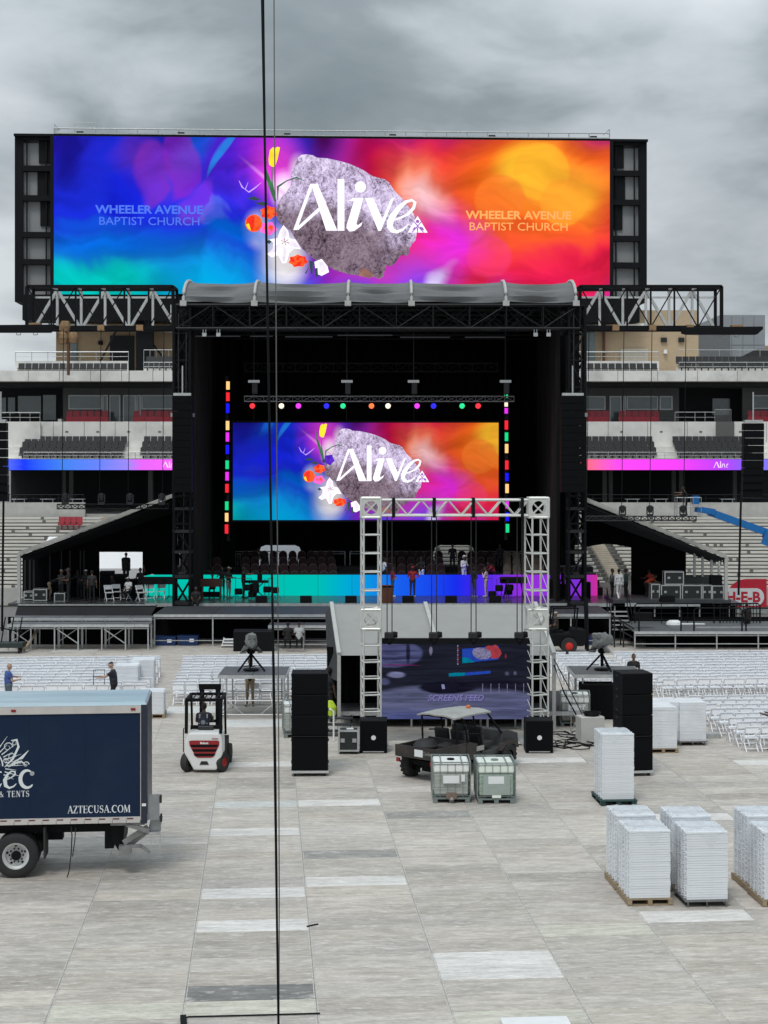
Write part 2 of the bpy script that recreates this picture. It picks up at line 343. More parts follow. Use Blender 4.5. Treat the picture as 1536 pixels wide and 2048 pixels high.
def railing(parent, x0, x1, y, z, h, n, r=0.03, m=None, name='railing', mid=True, top=None):
    mb = MB(); mb.tube((x0,y,z+h), (x1,y,z+h), top or r, 6)
    if mid: mb.tube((x0,y,z+h*0.5), (x1,y,z+h*0.5), r*0.6, 5)
    for k in range(n+1): mb.tube((x0+(x1-x0)*k/n,y,z), (x0+(x1-x0)*k/n,y,z+h), r*0.8, 5)
    return mb.build(name, m or GALV, parent)
def slab(parent, name, x0, x1, y0, y1, z0, z1, m, **k): return MB().bb((x0,y0,z0),(x1,y1,z1)).build(name, m, parent, **k)

def stand(side, e0, e1):
    """upper structure of one grandstand; e0, e1 its pixel ends"""
    t = thing('grandstand', f'concrete grandstand with suites and upper deck {SIDE[side]}', 'grandstand', (0,0,0))
    xa, xb = X(e0,114), X(e1,114)
    L = side == 'L'
    # lower concourse
    slab(t, 'parapet', xa, xb, 114, 114.25, 4.6, 6.17, CONC) if not L else slab(t, 'parapet', xa, X(170,114), 114, 114.25, 4.6, 6.17, CONC)
    slab(t, 'concourse_floor', xa, xb, 114.25, 128, 5.0, 5.3, CONC)
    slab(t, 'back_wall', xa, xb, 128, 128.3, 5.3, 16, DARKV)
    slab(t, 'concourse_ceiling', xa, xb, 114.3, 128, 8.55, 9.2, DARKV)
    railing(t, xa, xb if not L else X(165,114), 114.4, 6.17, 0.55, 14, 0.02, DRK)
    for px in ((128,142,300) if L else (1210,1222,1348,1362,1470)):
        slab(t, 'column', X(px,118.5)-0.14, X(px,118.5)+0.14, 118.5, 118.8, 5.3, 8.55, GREYW)
    # lower seating tier
    for k in range(3): slab(t, 'tier', xa, xb, 114.2+k*0.85, 115.05+k*0.85, 8.9, 9.32+k*0.42, CONCL)
    slab(t, 'tier_wall', xa, xb, 116.75, 117.0, 9.0, 12.0, CONCL)
    jn = MB()
    for k in range(7):
        jx = xa+1.2+(xb-xa-1.5)*k/6
        if (L and jx > X(85,117)) or (not L and not X(1429,117) < jx < X(1466,117)): jn.bb((jx,116.738,10.5),(jx+0.03,116.76,11.98))
        jn.bb((jx+0.6,115.985,14.93),(jx+0.63,116.01,15.67)); jn.bb((jx+0.9,116.73,11.2),(jx+1.1,116.76,11.32))
    jn.build('joint', RISE, t)['kind'] = 'stuff'
    railing(t, X(47 if L else 1160,113.9), X(345,113.9) if L else X(1500,113.9), 113.95, 9.3, 0.45, 12, 0.022, GALV)
    # suite balcony
    gaps = [(-60,125)] if L else [(1358,1485)]
    slab(t, 'balcony_floor', xa, xb, 117.0, 121, 11.2, 11.45, CONC)
    fx = [(125,e1)] if L else [(e0,1358),(1485,e1)]
    for a, b in fx: slab(t, 'suite_wall', X(a,119.6), X(b,119.6), 119.6, 119.85, 11.45, 15.1, GREYW)
    for a, b in gaps:
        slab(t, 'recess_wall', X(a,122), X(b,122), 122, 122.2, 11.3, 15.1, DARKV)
        if L: slab(t, 'stair_flank', X(118,117.2), X(118,117.2)+0.25, 116.8, 121.9, 9.2, 12.2, CONC)
    win = [(137,204,790,819),(205,216,790,838),(219,241,790,845),(246,272,790,845),(273,282,790,838),(283,352,790,819)] if L else [(1166,1211,792,820),(1219,1243,792,846),(1246,1252,792,838),(1253,1316,792,820),(1319,1345,792,820),(1505,1560,790,818)]
    for a, b, ya, yb in win:
        x0, x1, z0, z1 = X(a,119.55), X(b,119.55), ZZ(yb,119.55), ZZ(ya,119.55)
        f = MB(); w = 0.09
        for q in (((x0,119.5,z0),(x0+w,119.6,z1)), ((x1-w,119.5,z0),(x1,119.6,z1)), ((x0+w,119.5,z0),(x1-w,119.6,z0+w)), ((x0+w,119.5,z1-w),(x1-w,119.6,z1))): f.bb(*q)
        fo = f.build('window' if yb < 830 else 'door', FRM, t)
        MB().bb((x0+w,119.56,z0+w), (x1-w,119.595,z1-w)).build('pane', GLASSW, fo)
    if L:
        for a, b, ya, yb in ((0,12,795,828),(16,30,795,828),(36,82,792,828),(86,112,790,840)):
            x0, x1, z0, z1 = X(a,121.9), X(b,121.9), ZZ(yb,121.9), ZZ(ya,121.9)
            MB().bb((x0,121.9,z0),(x1,121.98,z1)).build('window', GLASSW, t)
        railing(t, X(-20,116.9), X(80,116.9), 116.9, 11.95, 0.72, 5, 0.025, GALV)
        slab(t, 'balcony_wall', X(-60,116.7), X(82,116.7), 116.45, 116.7, 9.2, 11.95, CONCL)
        railing(t, X(122,117.1), X(345,117.1), 117.1, 11.95, 0.45, 8, 0.011, DRK)
    else:
        MB().bb((X(1425,121.9),121.9,ZZ(830,121.9)),(X(1460,121.9),121.98,ZZ(797,121.9))).build('window', GLASSW, t)
        railing(t, X(1350,117.1), X(1430,117.1), 117.1, 11.95, 0.75, 4, 0.025, GALV)
        railing(t, X(1430,117.1), X(1462,117.1), 117.1, 11.95, 0.95, 8, 0.02, GALV, mid=False)
        railing(t, X(1165,117.1), X(1345,117.1), 117.1, 11.95, 0.45, 7, 0.011, DRK)
        slab(t, 'stair_flank', X(1429,117.2), X(1465,117.2), 116.6, 116.74, 9.9, 12.0, GREYW)
    # upper deck
    zt = 15.68
    slab(t, 'upper_slab', xa-1, xb+(2 if not L else 0), 116.0, 124, 14.92, zt, CONCL)
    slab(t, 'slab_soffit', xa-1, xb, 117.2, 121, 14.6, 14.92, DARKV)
    par = [(30,256)] if L else [(1118,1318)]
    for a, b in par:
        slab(t, 'upper_parapet', X(a,117.9), X(b,117.9), 117.9, 118.15, zt, 16.50, CONCL)
        railing(t, X(a,118.0), X(b,118.0), 118.2, 16.50, 0.68, 7, 0.03, GALV, top=0.05)
    for a, b in ([(288,350)] if L else [(1357,1560)]):
        slab(t, 'upper_tier', X(a,118), X(b,118), 117.9, 119.0, zt, 16.05, CONCL)
        railing(t, X(a,116.5), X(b,116.5), 116.3, zt, 0.62, 6, 0.025, GALV); railing(t, X(a,119.3), X(b,119.3), 119.2, 16.0, 1.4, 5, 0.025, GALV, mid=False)
    grp = f'black stadium seats {SIDE[side]}'
    for a, b, w in ([(40,248,'outer block'),(281,352,'inner block')] if L else [(1162,1312,'inner block'),(1352,1500,'outer block')]):
        for k in range(3): seats(SMK, 'black', X(a,115), X(b,115), 114.75+k*0.85, 9.32+k*0.42-0.12, side, f'{nth(k+1)} row, lower {w}', grp)
    for a, b, w, rows in ([(35,254,'upper block',1),(288,350,'upper end block',2)] if L else [(1118,1316,'upper block',1),(1357,1545,'upper end block',2)]):
        for k in range(rows): seats(SMK, 'black', X(a,117), X(b,117), 117.2+k*0.95, zt-(0.28 if rows == 1 else 0.1)+k*0.38, side, f'row {["one","two"][k]} of {w}', grp)
    for a, b, w in ([(132,217,'first suite'),(266,352,'second suite')] if L else [(1166,1218,'first suite'),(1237,1318,'second suite'),(1495,1560,'outer suite')]):
        seats(SMR, 'red', X(a,118.2), X(b,118.2), 118.2, 11.95, side, f'before {w} window', f'red suite seats {SIDE[side]}')
        MB().bb((X(a,117.7),117.66,11.72),(X(b,117.7),117.75,12.4)).build('seat_front_row', SEATR, t)
    return t
stand('L', -70, 352); stand('R', 1112, 1640)

# bleachers: one tread per row, planks told apart
bl = thing('bleachers', 'long rows of pale bleacher planks rising behind the stage', 'bleachers')
NR = 21; YB0, YB1, ZB0, ZB1 = 101.5, 114.0, 0.9, 5.28
def aisle_x(px0, k): return px0
for k in range(NR):
    y = YB0+(YB1-YB0)*k/NR; z = ZB0+(ZB1-ZB0)*k/NR; dz = (ZB1-ZB0)/NR
    segs = [(-33.0, -20.9+0.05*k), (-19.9+0.03*k, -8.0), (-8.0, 6.5), (6.5, 14.3-0.06*k), (16.3-0.06*k, 34.0)]
    for a, b in segs:
        q = MB(); q.bb((a,y,z-0.06),(b,y+0.34,z+0.07)); q.build('bench', BENCH, bl)
    for a, b in segs:
        MB().bb((a,y+0.36,z-0.45),(b,y+0.58,z-0.04)).build('riser', RISE, bl) if False else None
rs = MB()
for k in range(NR):
    y = YB0+(YB1-YB0)*k/NR; z = ZB0+(ZB1-ZB0)*k/NR; rs.bb((-33,y+0.1,z-0.8),(34,y+0.62,z-0.16-0.0004*k))
rs.build('terrace', RISE, bl)
for xs, kx in ((-20.4,0.04),(15.3,-0.06)):
    s_ = MB()
    for k in range(NR*2):
        y = YB0+(YB1-YB0)*k/NR/2; z = ZB0+(ZB1-ZB0)*k/NR/2; s_.bb((xs-0.48+kx*k/2,y,z-0.7),(xs+0.48+kx*k/2,y+0.36,z-0.01))
    s_.build('aisle_steps', STEP, bl)
# brown post stubs on the planks, tiny
st_ = MB(); rr = random.Random(5)
for k in range(NR):
    y = YB0+(YB1-YB0)*k/NR; z = ZB0+(ZB1-ZB0)*k/NR
    for n in range(14): xx = rr.uniform(-32,33); st_.bb((xx,y-0.05,z-0.1),(xx+0.22,y-0.01,z+0.1))
st_.build('plank_clip', RISE, bl)['kind'] = 'stuff'
for k in range(4):
    o = inst(SMR, 'stadium_seat', None, (X(124+k*11.5,111.6),111.6,4.35)); tag(o, f'red seat among the bleachers left of the stage, {nth(k+1)} of four', 'seat', 'four red seats set into the bleachers')
slab(bl, 'front_wall', -33, -17.2, 101.2, 101.4, 0, 1.1, CONC); slab(bl, 'front_wall', 9.5, 34, 101.2, 101.4, 0, 1.1, CONC)

# ribbon boards
def ramp_emit(name, stops, s, axis=0):
    m = bpy.data.materials.new(name); m.use_nodes = True; nt = m.node_tree; N = nt.nodes; L = nt.links; N.clear()
    o = N.new('ShaderNodeOutputMaterial'); e = N.new('ShaderNodeEmission'); L.new(e.outputs[0], o.inputs[0]); e.inputs[1].default_value = s
    tc = N.new('ShaderNodeTexCoord'); n = N.new('ShaderNodeTexNoise'); n.inputs['Scale'].default_value = 3; n.inputs['Detail'].default_value = 3; L.new(tc.outputs['Generated'], n.inputs['Vector'])
    sp = N.new('ShaderNodeSeparateXYZ'); L.new(tc.outputs['Generated'], sp.inputs[0])
    a = N.new('ShaderNodeMath'); a.operation = 'MULTIPLY_ADD'; L.new(n.outputs[0], a.inputs[0]); a.inputs[1].default_value = 0.08; L.new(sp.outputs[axis], a.inputs[2])
    b = N.new('ShaderNodeMath'); b.operation = 'SUBTRACT'; L.new(a.outputs[0], b.inputs[0]); b.inputs[1].default_value = 0.04
    cr = N.new('ShaderNodeValToRGB'); L.new(b.outputs[0], cr.inputs[0]); E = cr.color_ramp.elements
    E[0].position = stops[0][0]; E[0].color = (*stops[0][1],1); E[1].position = stops[-1][0]; E[1].color = (*stops[-1][1],1)
    for p, c in stops[1:-1]: k = E.new(p); k.color = (*c,1)
    L.new(cr.outputs[0], e.inputs[0]); return m
PALE = emit('pale_print', (0.95,0.72,0.95), 0.9)
def alive_small(mb, cx, cz, h, y):
    mb.flat([(cx-h*1.1,cz),(cx-h*1.0,cz),(cx-h*0.55,cz+h),(cx-h*0.65,cz+h)], y); mb.flat([(cx-h*0.65,cz+h),(cx-h*0.5,cz+h),(cx-h*0.05,cz),(cx-h*0.3,cz)], y)
    mb.flat([(cx,cz),(cx+h*0.14,cz),(cx+h*0.14,cz+h*1.1),(cx,cz+h*1.1)], y); mb.flat([(cx+h*0.25,cz),(cx+h*0.37,cz),(cx+h*0.47,cz+h*0.7),(cx+h*0.35,cz+h*0.7)], y)
    mb.flat([(cx+h*0.55,cz+h*0.7),(cx+h*0.72,cz+h*0.7),(cx+h*0.9,cz),(cx+h*0.8,cz)], y); mb.ribbon([(cx+h*1.05,cz+h*0.4),(cx+h*1.3,cz+h*0.5),(cx+h*1.35,cz+h*0.7),(cx+h*1.15,cz+h*0.6),(cx+h*1.05,cz+h*0.2),(cx+h*1.3,cz)], h*0.08, y)
def ribbon_board(label, x0, x1, stops, logo):
    t = thing('ribbon_board', label, 'led screen', ((x0+x1)/2, 113.7, 8.85)); w = (x1-x0)/2
    MB().bb((-w,0.02,-0.40),(w,0.3,0.42)).build('housing', BLK, t)
    MB().bb((-w,-0.02,-0.36),(w,0.018,0.40)).build('led_face', ramp_emit('ribbon_led', stops, 0.95), t)
    if logo: 
        mb = MB(); alive_small(mb, logo-(x0+x1)/2, -0.20, 0.42, -0.026); mb.build('lettering', PALE, t)
BLUE=(0.06,0.10,0.9)
ribbon_board('long blue to magenta ribbon screen left of the stage', X(6,113.7), X(352,113.7), [(0,(0.10,0.16,0.85)),(0.12,(0.01,0.04,0.95)),(0.35,(0.05,0.2,0.75)),(0.55,(0.12,0.2,0.9)),(0.72,(0.28,0.22,0.92)),(0.8,(0.7,0.12,0.85)),(1,(0.85,0.12,0.9))], X(338,113.7))
ribbon_board('long red to violet ribbon screen right of the stage', X(1160,113.7), X(1491,113.7), [(0,(0.9,0.12,0.12)),(0.08,(0.9,0.13,0.3)),(0.25,(0.9,0.06,0.8)),(0.6,(0.8,0.05,0.85)),(0.85,(0.45,0.05,0.85)),(1,(0.2,0.1,0.85))], X(1440,113.7))
ribbon_board('blue ribbon screen end at the right edge behind line array', X(1526,113.7), X(1620,113.7), [(0,(0.2,0.16,0.85)),(1,(0.1,0.2,0.9))], None)

# concourse tables
for side, px in (('left',38),('left',95),('left',155),('right',1265),('right',1322),('right',1455)):
    t = MB(); x = X(px,115.5); w = 0.5
    t.bb((x-w,115.3,6.35),(x+w,115.9,6.40)); t.bb((x-w+0.1,115.55,5.3),(x-w+0.16,115.6,6.35)); t.bb((x+w-0.16,115.55,5.3),(x+w-0.1,115.6,6.35))
    nm = {38:'outermost',95:'middle',155:'nearest the aisle'}.get(px) or {1265:'nearest the stage',1322:'middle',1455:'outermost'}[px]
    tag(t.build('concourse_table', WHT), f'small white table on the dark concourse {side} of stage, {nm}', 'table', f'concourse tables {side}')

# buildings above the stands
b = thing('brick_building', 'tan brick building with dark doorway above left grandstand', 'building')
MB().bb((X(112,125),125,15.0),(X(352,125),140,20.6)).build('wall', BRICK, b)
MB().bb((X(220,124.9),124.85,15.7),(X(268,124.9),125,18.9)).build('doorway', DARKV, b)
MB().bb((X(142,124.9),124.8,15.7),(X(154,124.9),125,20.0)).build('window', GLASSW, b)
for px, w in ((197,0.16),(290,0.16)): MB().bb((X(px,124.9),124.8,18.2),(X(px,124.9)+w*2,125,18.5)).build('wall_lamp', BLK, b)
MB().beam((X(188,124),124,15.9),(X(232,124),124,19.2),0.14).build('brace', DRK, b); MB().beam((X(290,124),124,19.0),(X(325,124),124,17.2),0.14).build('brace', DRK, b)
MB().beam((X(140,123.5),123.5,19.55),(X(352,123.5),123.5,19.2),0.35,0.3).build('roof_beam', CONCL, b)
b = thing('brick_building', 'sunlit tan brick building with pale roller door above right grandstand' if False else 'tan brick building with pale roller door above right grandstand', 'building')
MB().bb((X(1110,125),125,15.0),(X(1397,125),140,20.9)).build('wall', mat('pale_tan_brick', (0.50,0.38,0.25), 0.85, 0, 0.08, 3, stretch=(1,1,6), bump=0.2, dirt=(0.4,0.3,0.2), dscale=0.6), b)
MB().bb((X(1241,124.9),124.88,15.7),(X(1296,124.9),125,17.9)).build('roller_door', mat('cream_metal', (0.55,0.49,0.40), 0.6, 0, 0.05), b)
for px in (1322,1357): MB().bb((X(px,124.9),124.8,18.4),(X(px,124.9)+0.45,125,18.75)).build('wall_vent', DRK, b)
MB().bb((X(1327,124.9),124.7,17.5),(X(1327,124.9)+0.25,125,17.8)).build('wall_lamp', WHT, b)
MB().bb((X(1207,124.5),124.6,16.0),(X(1211,124.5),124.98,20.2)).build('pipe', mat('rust_pipe', (0.12,0.05,0.03), 0.7), b)
MB().bb((X(1172,124.5),124.5,15.7),(X(1190,124.5),124.9,20.0)).build('window', GLASSW, b)
MB().beam((X(1110,123.5),123.5,19.1),(X(1290,123.5),123.5,19.6),0.35,0.3).build('roof_beam', CONCL, b)
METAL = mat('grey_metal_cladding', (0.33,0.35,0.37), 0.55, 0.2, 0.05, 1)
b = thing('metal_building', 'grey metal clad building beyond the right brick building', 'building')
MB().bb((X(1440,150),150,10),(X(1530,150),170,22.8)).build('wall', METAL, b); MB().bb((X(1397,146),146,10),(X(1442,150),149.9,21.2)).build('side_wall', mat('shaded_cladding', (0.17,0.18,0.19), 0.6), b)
for i in range(4):
    for j in range(3): 
        x0 = X(1441,150)+i*1.04; z0 = 14.4+j*2.78; MB().bb((x0+0.03,149.93,z0+0.03),(x0+1.01,149.998,z0+2.75)).build('panel', METAL, b)
MB().bb((X(1398,145.9),145.8,15),(X(1418,145.9),146,17.6)).build('door', DARKV, b)
b = MB(); b.bb((X(1528,160),172,8),(X(1640,160),190,21.5)); tag(b.build('brick_building', BRICK), 'sliver of tan brick building beyond grey metal building', 'building')
for px, lab in ((40,'grey'),(1500,'dark')):
    pass
w_ = MB(); w_.prism([(-1.6,0),(1.6,0),(1.6,1.1),(0.6,1.6),(-0.6,1.6),(-1.6,1.1)], 0, 1.0); tag(w_.build('covered_grill', SEATK, None, (X(1530,121),121,16.0)), 'dark covered grill on the upper right deck', 'grill')
# red advertising sign
s = thing('banner_sign', 'red sign with white rounded panel reading H-E-B, right of the stage', 'sign', (X(1500,96),96,0))
x0, x1 = X(1455,96)-X(1500,96), X(1560,96)-X(1500,96); z0, z1 = ZZ(1214,96), ZZ(1158,96)
RED = mat('sign_red', (0.55,0.012,0.035), 0.5); arc = [(x0+1.2*(1-math.cos(a)), z1-1.0+1.0*math.sin(a)) for a in [R(9*i) for i in range(11)]]
MB().prism([(x0,z0)]+arc+[(X(1533,96)-X(1500,96),z1),(X(1533,96)-X(1500,96),z0)], -0.05, 0.05).build('panel', RED, s)
cz, rr_ = ZZ(1194,95.9), 0.52; xe = X(1512,96)-X(1500,96)
MB().prism([(x0-0.3,cz-rr_)]+[(xe+rr_*0.9*math.cos(R(a)),cz+rr_*math.sin(R(a))) for a in range(-90,91,15)]+[(x0-0.3,cz+rr_)], -0.09, -0.055).build('name_panel', WHT, s)
MB().text('H-E-B', 0.85, ((x0+xe)/2+0.05,cz-0.29), -0.1, bold=0.03, sx=1.0).build('lettering', RED, s)
MB().bb((x0-0.2,0.06,0),(X(1533,96)-X(1500,96),0.2,z0+0.2)).build('support', GALV, s)

# ------------------------------------------------------------------ screen artwork (pictures shown on the LED screens)
def alive_picture(blob):
    blob(0,0,1,1,(0.012,0.03,0.80))
    blob(0.30,0.92,0.13,0.5,(0.12,0.01,0.68),0.7)
    blob(0.00,0.95,0.16,0.45,(0.015,0.008,0.33),0.95)
    blob(0.14,0.90,0.05,0.3,(0.16,0.02,0.28),0.6)
    blob(0.20,0.78,0.04,0.22,(0.20,0.02,0.45),0.5)
    blob(0.24,0.95,0.035,0.35,(0.0,0.12,0.85),0.9,rot=38)
    blob(0.08,-0.10,0.36,0.62,(0.0,0.56,0.50),1.0)
    blob(0.30,0.02,0.20,0.44,(0.0,0.40,0.75),0.95)
    blob(0.10,0.33,0.22,0.16,(0.0,0.16,0.85),0.75)
    blob(0.25,0.52,0.08,0.14,(0.05,0.08,0.80),0.6); blob(0.20,1.0,0.10,0.22,(0.02,0.008,0.26),0.6)
    blob(0.36,0.92,0.06,0.4,(0.40,0.02,0.80),0.85)
    blob(0.82,0.5,0.46,1.1,(0.85,0.02,0.05),1.0,hard=0.45)
    blob(0.47,1.02,0.07,0.42,(0.07,0.0,0.02),0.95)
    blob(0.56,0.95,0.08,0.5,(0.42,0.0,0.015),0.8)
    blob(0.86,0.72,0.22,0.58,(0.95,0.14,0.012),1.0,hard=0.3)
    blob(0.90,0.76,0.13,0.34,(0.98,0.34,0.03),1.0,hard=0.2)
    blob(0.85,0.83,0.075,0.2,(1.0,0.52,0.03),1.0,hard=0.35,warp=False)
    blob(0.93,0.62,0.06,0.16,(1.0,0.42,0.03),0.9,hard=0.3,warp=False)
    blob(0.65,0.72,0.10,0.30,(1.0,0.30,0.14),0.9,rot=40)
    blob(0.68,0.62,0.075,0.18,(1.0,0.62,0.66),0.9,rot=48)
    blob(0.71,0.36,0.075,0.34,(0.85,0.03,0.80),0.95)
    blob(0.76,0.42,0.05,0.14,(0.95,0.08,0.50),0.6)
    blob(0.66,0.06,0.11,0.30,(0.20,0.06,0.88),0.95)
    blob(0.57,-0.02,0.07,0.22,(0.02,0.06,0.80),0.9)
    blob(0.69,0.05,0.022,0.22,(0.75,0.68,1.0),0.9,rot=28)
    blob(0.90,0.12,0.18,0.30,(0.88,0.012,0.10),0.8)
    blob(0.80,0.02,0.06,0.2,(0.78,0.04,0.50),0.6)
    blob(0.395,0.22,0.045,0.34,(0.65,0.82,1.0),0.7,warp=False)
    blob(0.415,0.24,0.05,0.27,(1.0,0.95,0.98),1.0,warp=False,hard=0.25); blob(0.365,0.42,0.035,0.16,(0.95,0.95,1.0),0.9,warp=False,hard=0.1)
    blob(0.40,0.80,0.065,0.34,(0.90,0.06,0.80),1.0,warp=False,hard=0.1)
    blob(0.435,0.80,0.022,0.13,(1.0,0.75,1.0),0.9,warp=False,hard=0.1); blob(0.41,0.66,0.030,0.17,(1.0,0.85,1.0),1.0,warp=False,hard=0.15); blob(0.395,0.69,0.006,0.34,(1.0,0.45,0.95),0.7,rot=-50,warp=False)
    # hard edged translucent discs and washes
    blob(0.165,0.80,0.035,0.24,(0.26,0.03,0.48),0.55,hard=0.7); blob(0.215,0.88,0.03,0.26,(0.30,0.02,0.52),0.5,hard=0.75); blob(0.02,0.90,0.05,0.30,(0.008,0.006,0.22),0.8,hard=0.3)
    blob(0.115,0.62,0.05,0.22,(0.006,0.012,0.62),0.7,hard=0.4); blob(0.07,0.47,0.10,0.07,(0.005,0.10,0.75),0.7,hard=0.3); blob(0.26,0.60,0.045,0.18,(0.30,0.04,0.72),0.4,hard=0.6); blob(0.295,0.53,0.03,0.12,(0.12,0.20,0.85),0.45,hard=0.7)
    blob(0.29,0.92,0.012,0.22,(0.02,0.28,0.92),0.85,rot=35,hard=0.5); blob(0.34,0.42,0.08,0.12,(0.0,0.18,0.88),0.8,hard=0.2); blob(0.06,0.10,0.14,0.17,(0.0,0.78,0.60),0.6,hard=0.3)
    blob(0.875,0.80,0.055,0.20,(1.0,0.46,0.03),0.75,warp=False,hard=0.86); blob(0.915,0.60,0.045,0.16,(1.0,0.36,0.03),0.7,warp=False,hard=0.86); blob(0.80,0.62,0.05,0.17,(0.98,0.22,0.03),0.6,warp=False,hard=0.85); blob(0.78,0.25,0.045,0.15,(0.92,0.05,0.20),0.5,warp=False,hard=0.8)
    blob(0.95,0.28,0.09,0.12,(0.75,0.01,0.06),0.7,hard=0.3); blob(0.60,0.83,0.05,0.30,(0.62,0.0,0.02),0.6,rot=30,hard=0.3); blob(0.98,0.93,0.06,0.10,(0.95,0.12,0.01),0.7,hard=0.2)
def art_bg(name, u0=0.0, u1=1.0, v0=0.0, v1=1.0, s=1.0, painter=None, warp=(0.13,0,0.42), streak=(2.6,(2.0,1,1.6),0.66,1.08)):
    m = bpy.data.materials.new(name); m.use_nodes = True; nt = m.node_tree; N = nt.nodes; L = nt.links; N.clear()
    out = N.new('ShaderNodeOutputMaterial'); em = N.new('ShaderNodeEmission'); em.inputs[1].default_value = s; L.new(em.outputs[0], out.inputs[0])
    tc = N.new('ShaderNodeTexCoord'); mp = N.new('ShaderNodeMapping'); L.new(tc.outputs['Generated'], mp.inputs[0])
    mp.inputs['Scale'].default_value = (u1-u0, 0, v1-v0); mp.inputs['Location'].default_value = (u0, 0, v0)
    def noise(scale, det, src, dist=0.0, st=(3.4,1,1)):
        q = N.new('ShaderNodeMapping'); q.inputs['Scale'].default_value = st; L.new(src, q.inputs[0])
        n = N.new('ShaderNodeTexNoise'); n.inputs['Scale'].default_value = scale; n.inputs['Detail'].default_value = det; n.inputs['Distortion'].default_value = dist; L.new(q.outputs[0], n.inputs['Vector']); return n
    n = noise(1.6, 3, mp.outputs[0], 0.8)
    sb = N.new('ShaderNodeVectorMath'); sb.operation = 'SUBTRACT'; L.new(n.outputs['Color'], sb.inputs[0]); sb.inputs[1].default_value = (0.5,0.5,0.5)
    ml = N.new('ShaderNodeVectorMath'); ml.operation = 'MULTIPLY'; L.new(sb.outputs[0], ml.inputs[0]); ml.inputs[1].default_value = warp
    wp = N.new('ShaderNodeVectorMath'); L.new(mp.outputs[0], wp.inputs[0]); L.new(ml.outputs[0], wp.inputs[1])
    cur = None
    def blob(cx, cy, rx, ry, col, amt=1.0, rot=0.0, soft=1.0, warp=True, hard=0.0):
        nonlocal cur
        if cur is None:
            c = N.new('ShaderNodeRGB'); c.outputs[0].default_value = (*col,1); cur = c.outputs[0]; return
        q = N.new('ShaderNodeMapping'); q.vector_type = 'TEXTURE'; q.inputs['Location'].default_value = (cx,0,cy); q.inputs['Rotation'].default_value = (0,R(rot),0); q.inputs['Scale'].default_value = (rx,1,ry)
        if rot:   # work in a square metric when rotated
            st = N.new('ShaderNodeVectorMath'); st.operation = 'MULTIPLY'; st.inputs[1].default_value = (3.55,1,1); L.new(wp.outputs[0] if warp else mp.outputs[0], st.inputs[0]); L.new(st.outputs[0], q.inputs[0]); q.inputs['Location'].default_value = (cx*3.55,0,cy); q.inputs['Scale'].default_value = (rx*3.55,1,ry)
        else: L.new(wp.outputs[0] if warp else mp.outputs[0], q.inputs[0])
        ln = N.new('ShaderNodeVectorMath'); ln.operation = 'LENGTH'; L.new(q.outputs[0], ln.inputs[0])
        mr = N.new('ShaderNodeMapRange'); mr.interpolation_type = 'SMOOTHSTEP'; L.new(ln.outputs['Value'], mr.inputs[0]); mr.inputs[1].default_value = hard; mr.inputs[2].default_value = 1; mr.inputs[3].default_value = amt; mr.inputs[4].default_value = 0
        mx = N.new('ShaderNodeMix'); mx.data_type = 'RGBA'; L.new(mr.outputs[0], mx.inputs[0]); L.new(cur, mx.inputs[6]); mx.inputs[7].default_value = (*col,1); cur = mx.outputs[2]
    (painter or alive_picture)(blob)
    # painted streaks
    w = noise(streak[0], 4, wp.outputs[0], 0.9, streak[1]); mr = N.new('ShaderNodeMapRange'); L.new(w.outputs[0], mr.inputs[0]); mr.inputs[1].default_value = 0.35; mr.inputs[2].default_value = 0.65; mr.inputs[3].default_value = streak[2]; mr.inputs[4].default_value = streak[3]
    sc_ = N.new('ShaderNodeVectorMath'); sc_.operation = 'SCALE'; L.new(cur, sc_.inputs[0]); L.new(mr.outputs[0], sc_.inputs['Scale']); L.new(sc_.outputs[0], em.inputs[0])
    return m
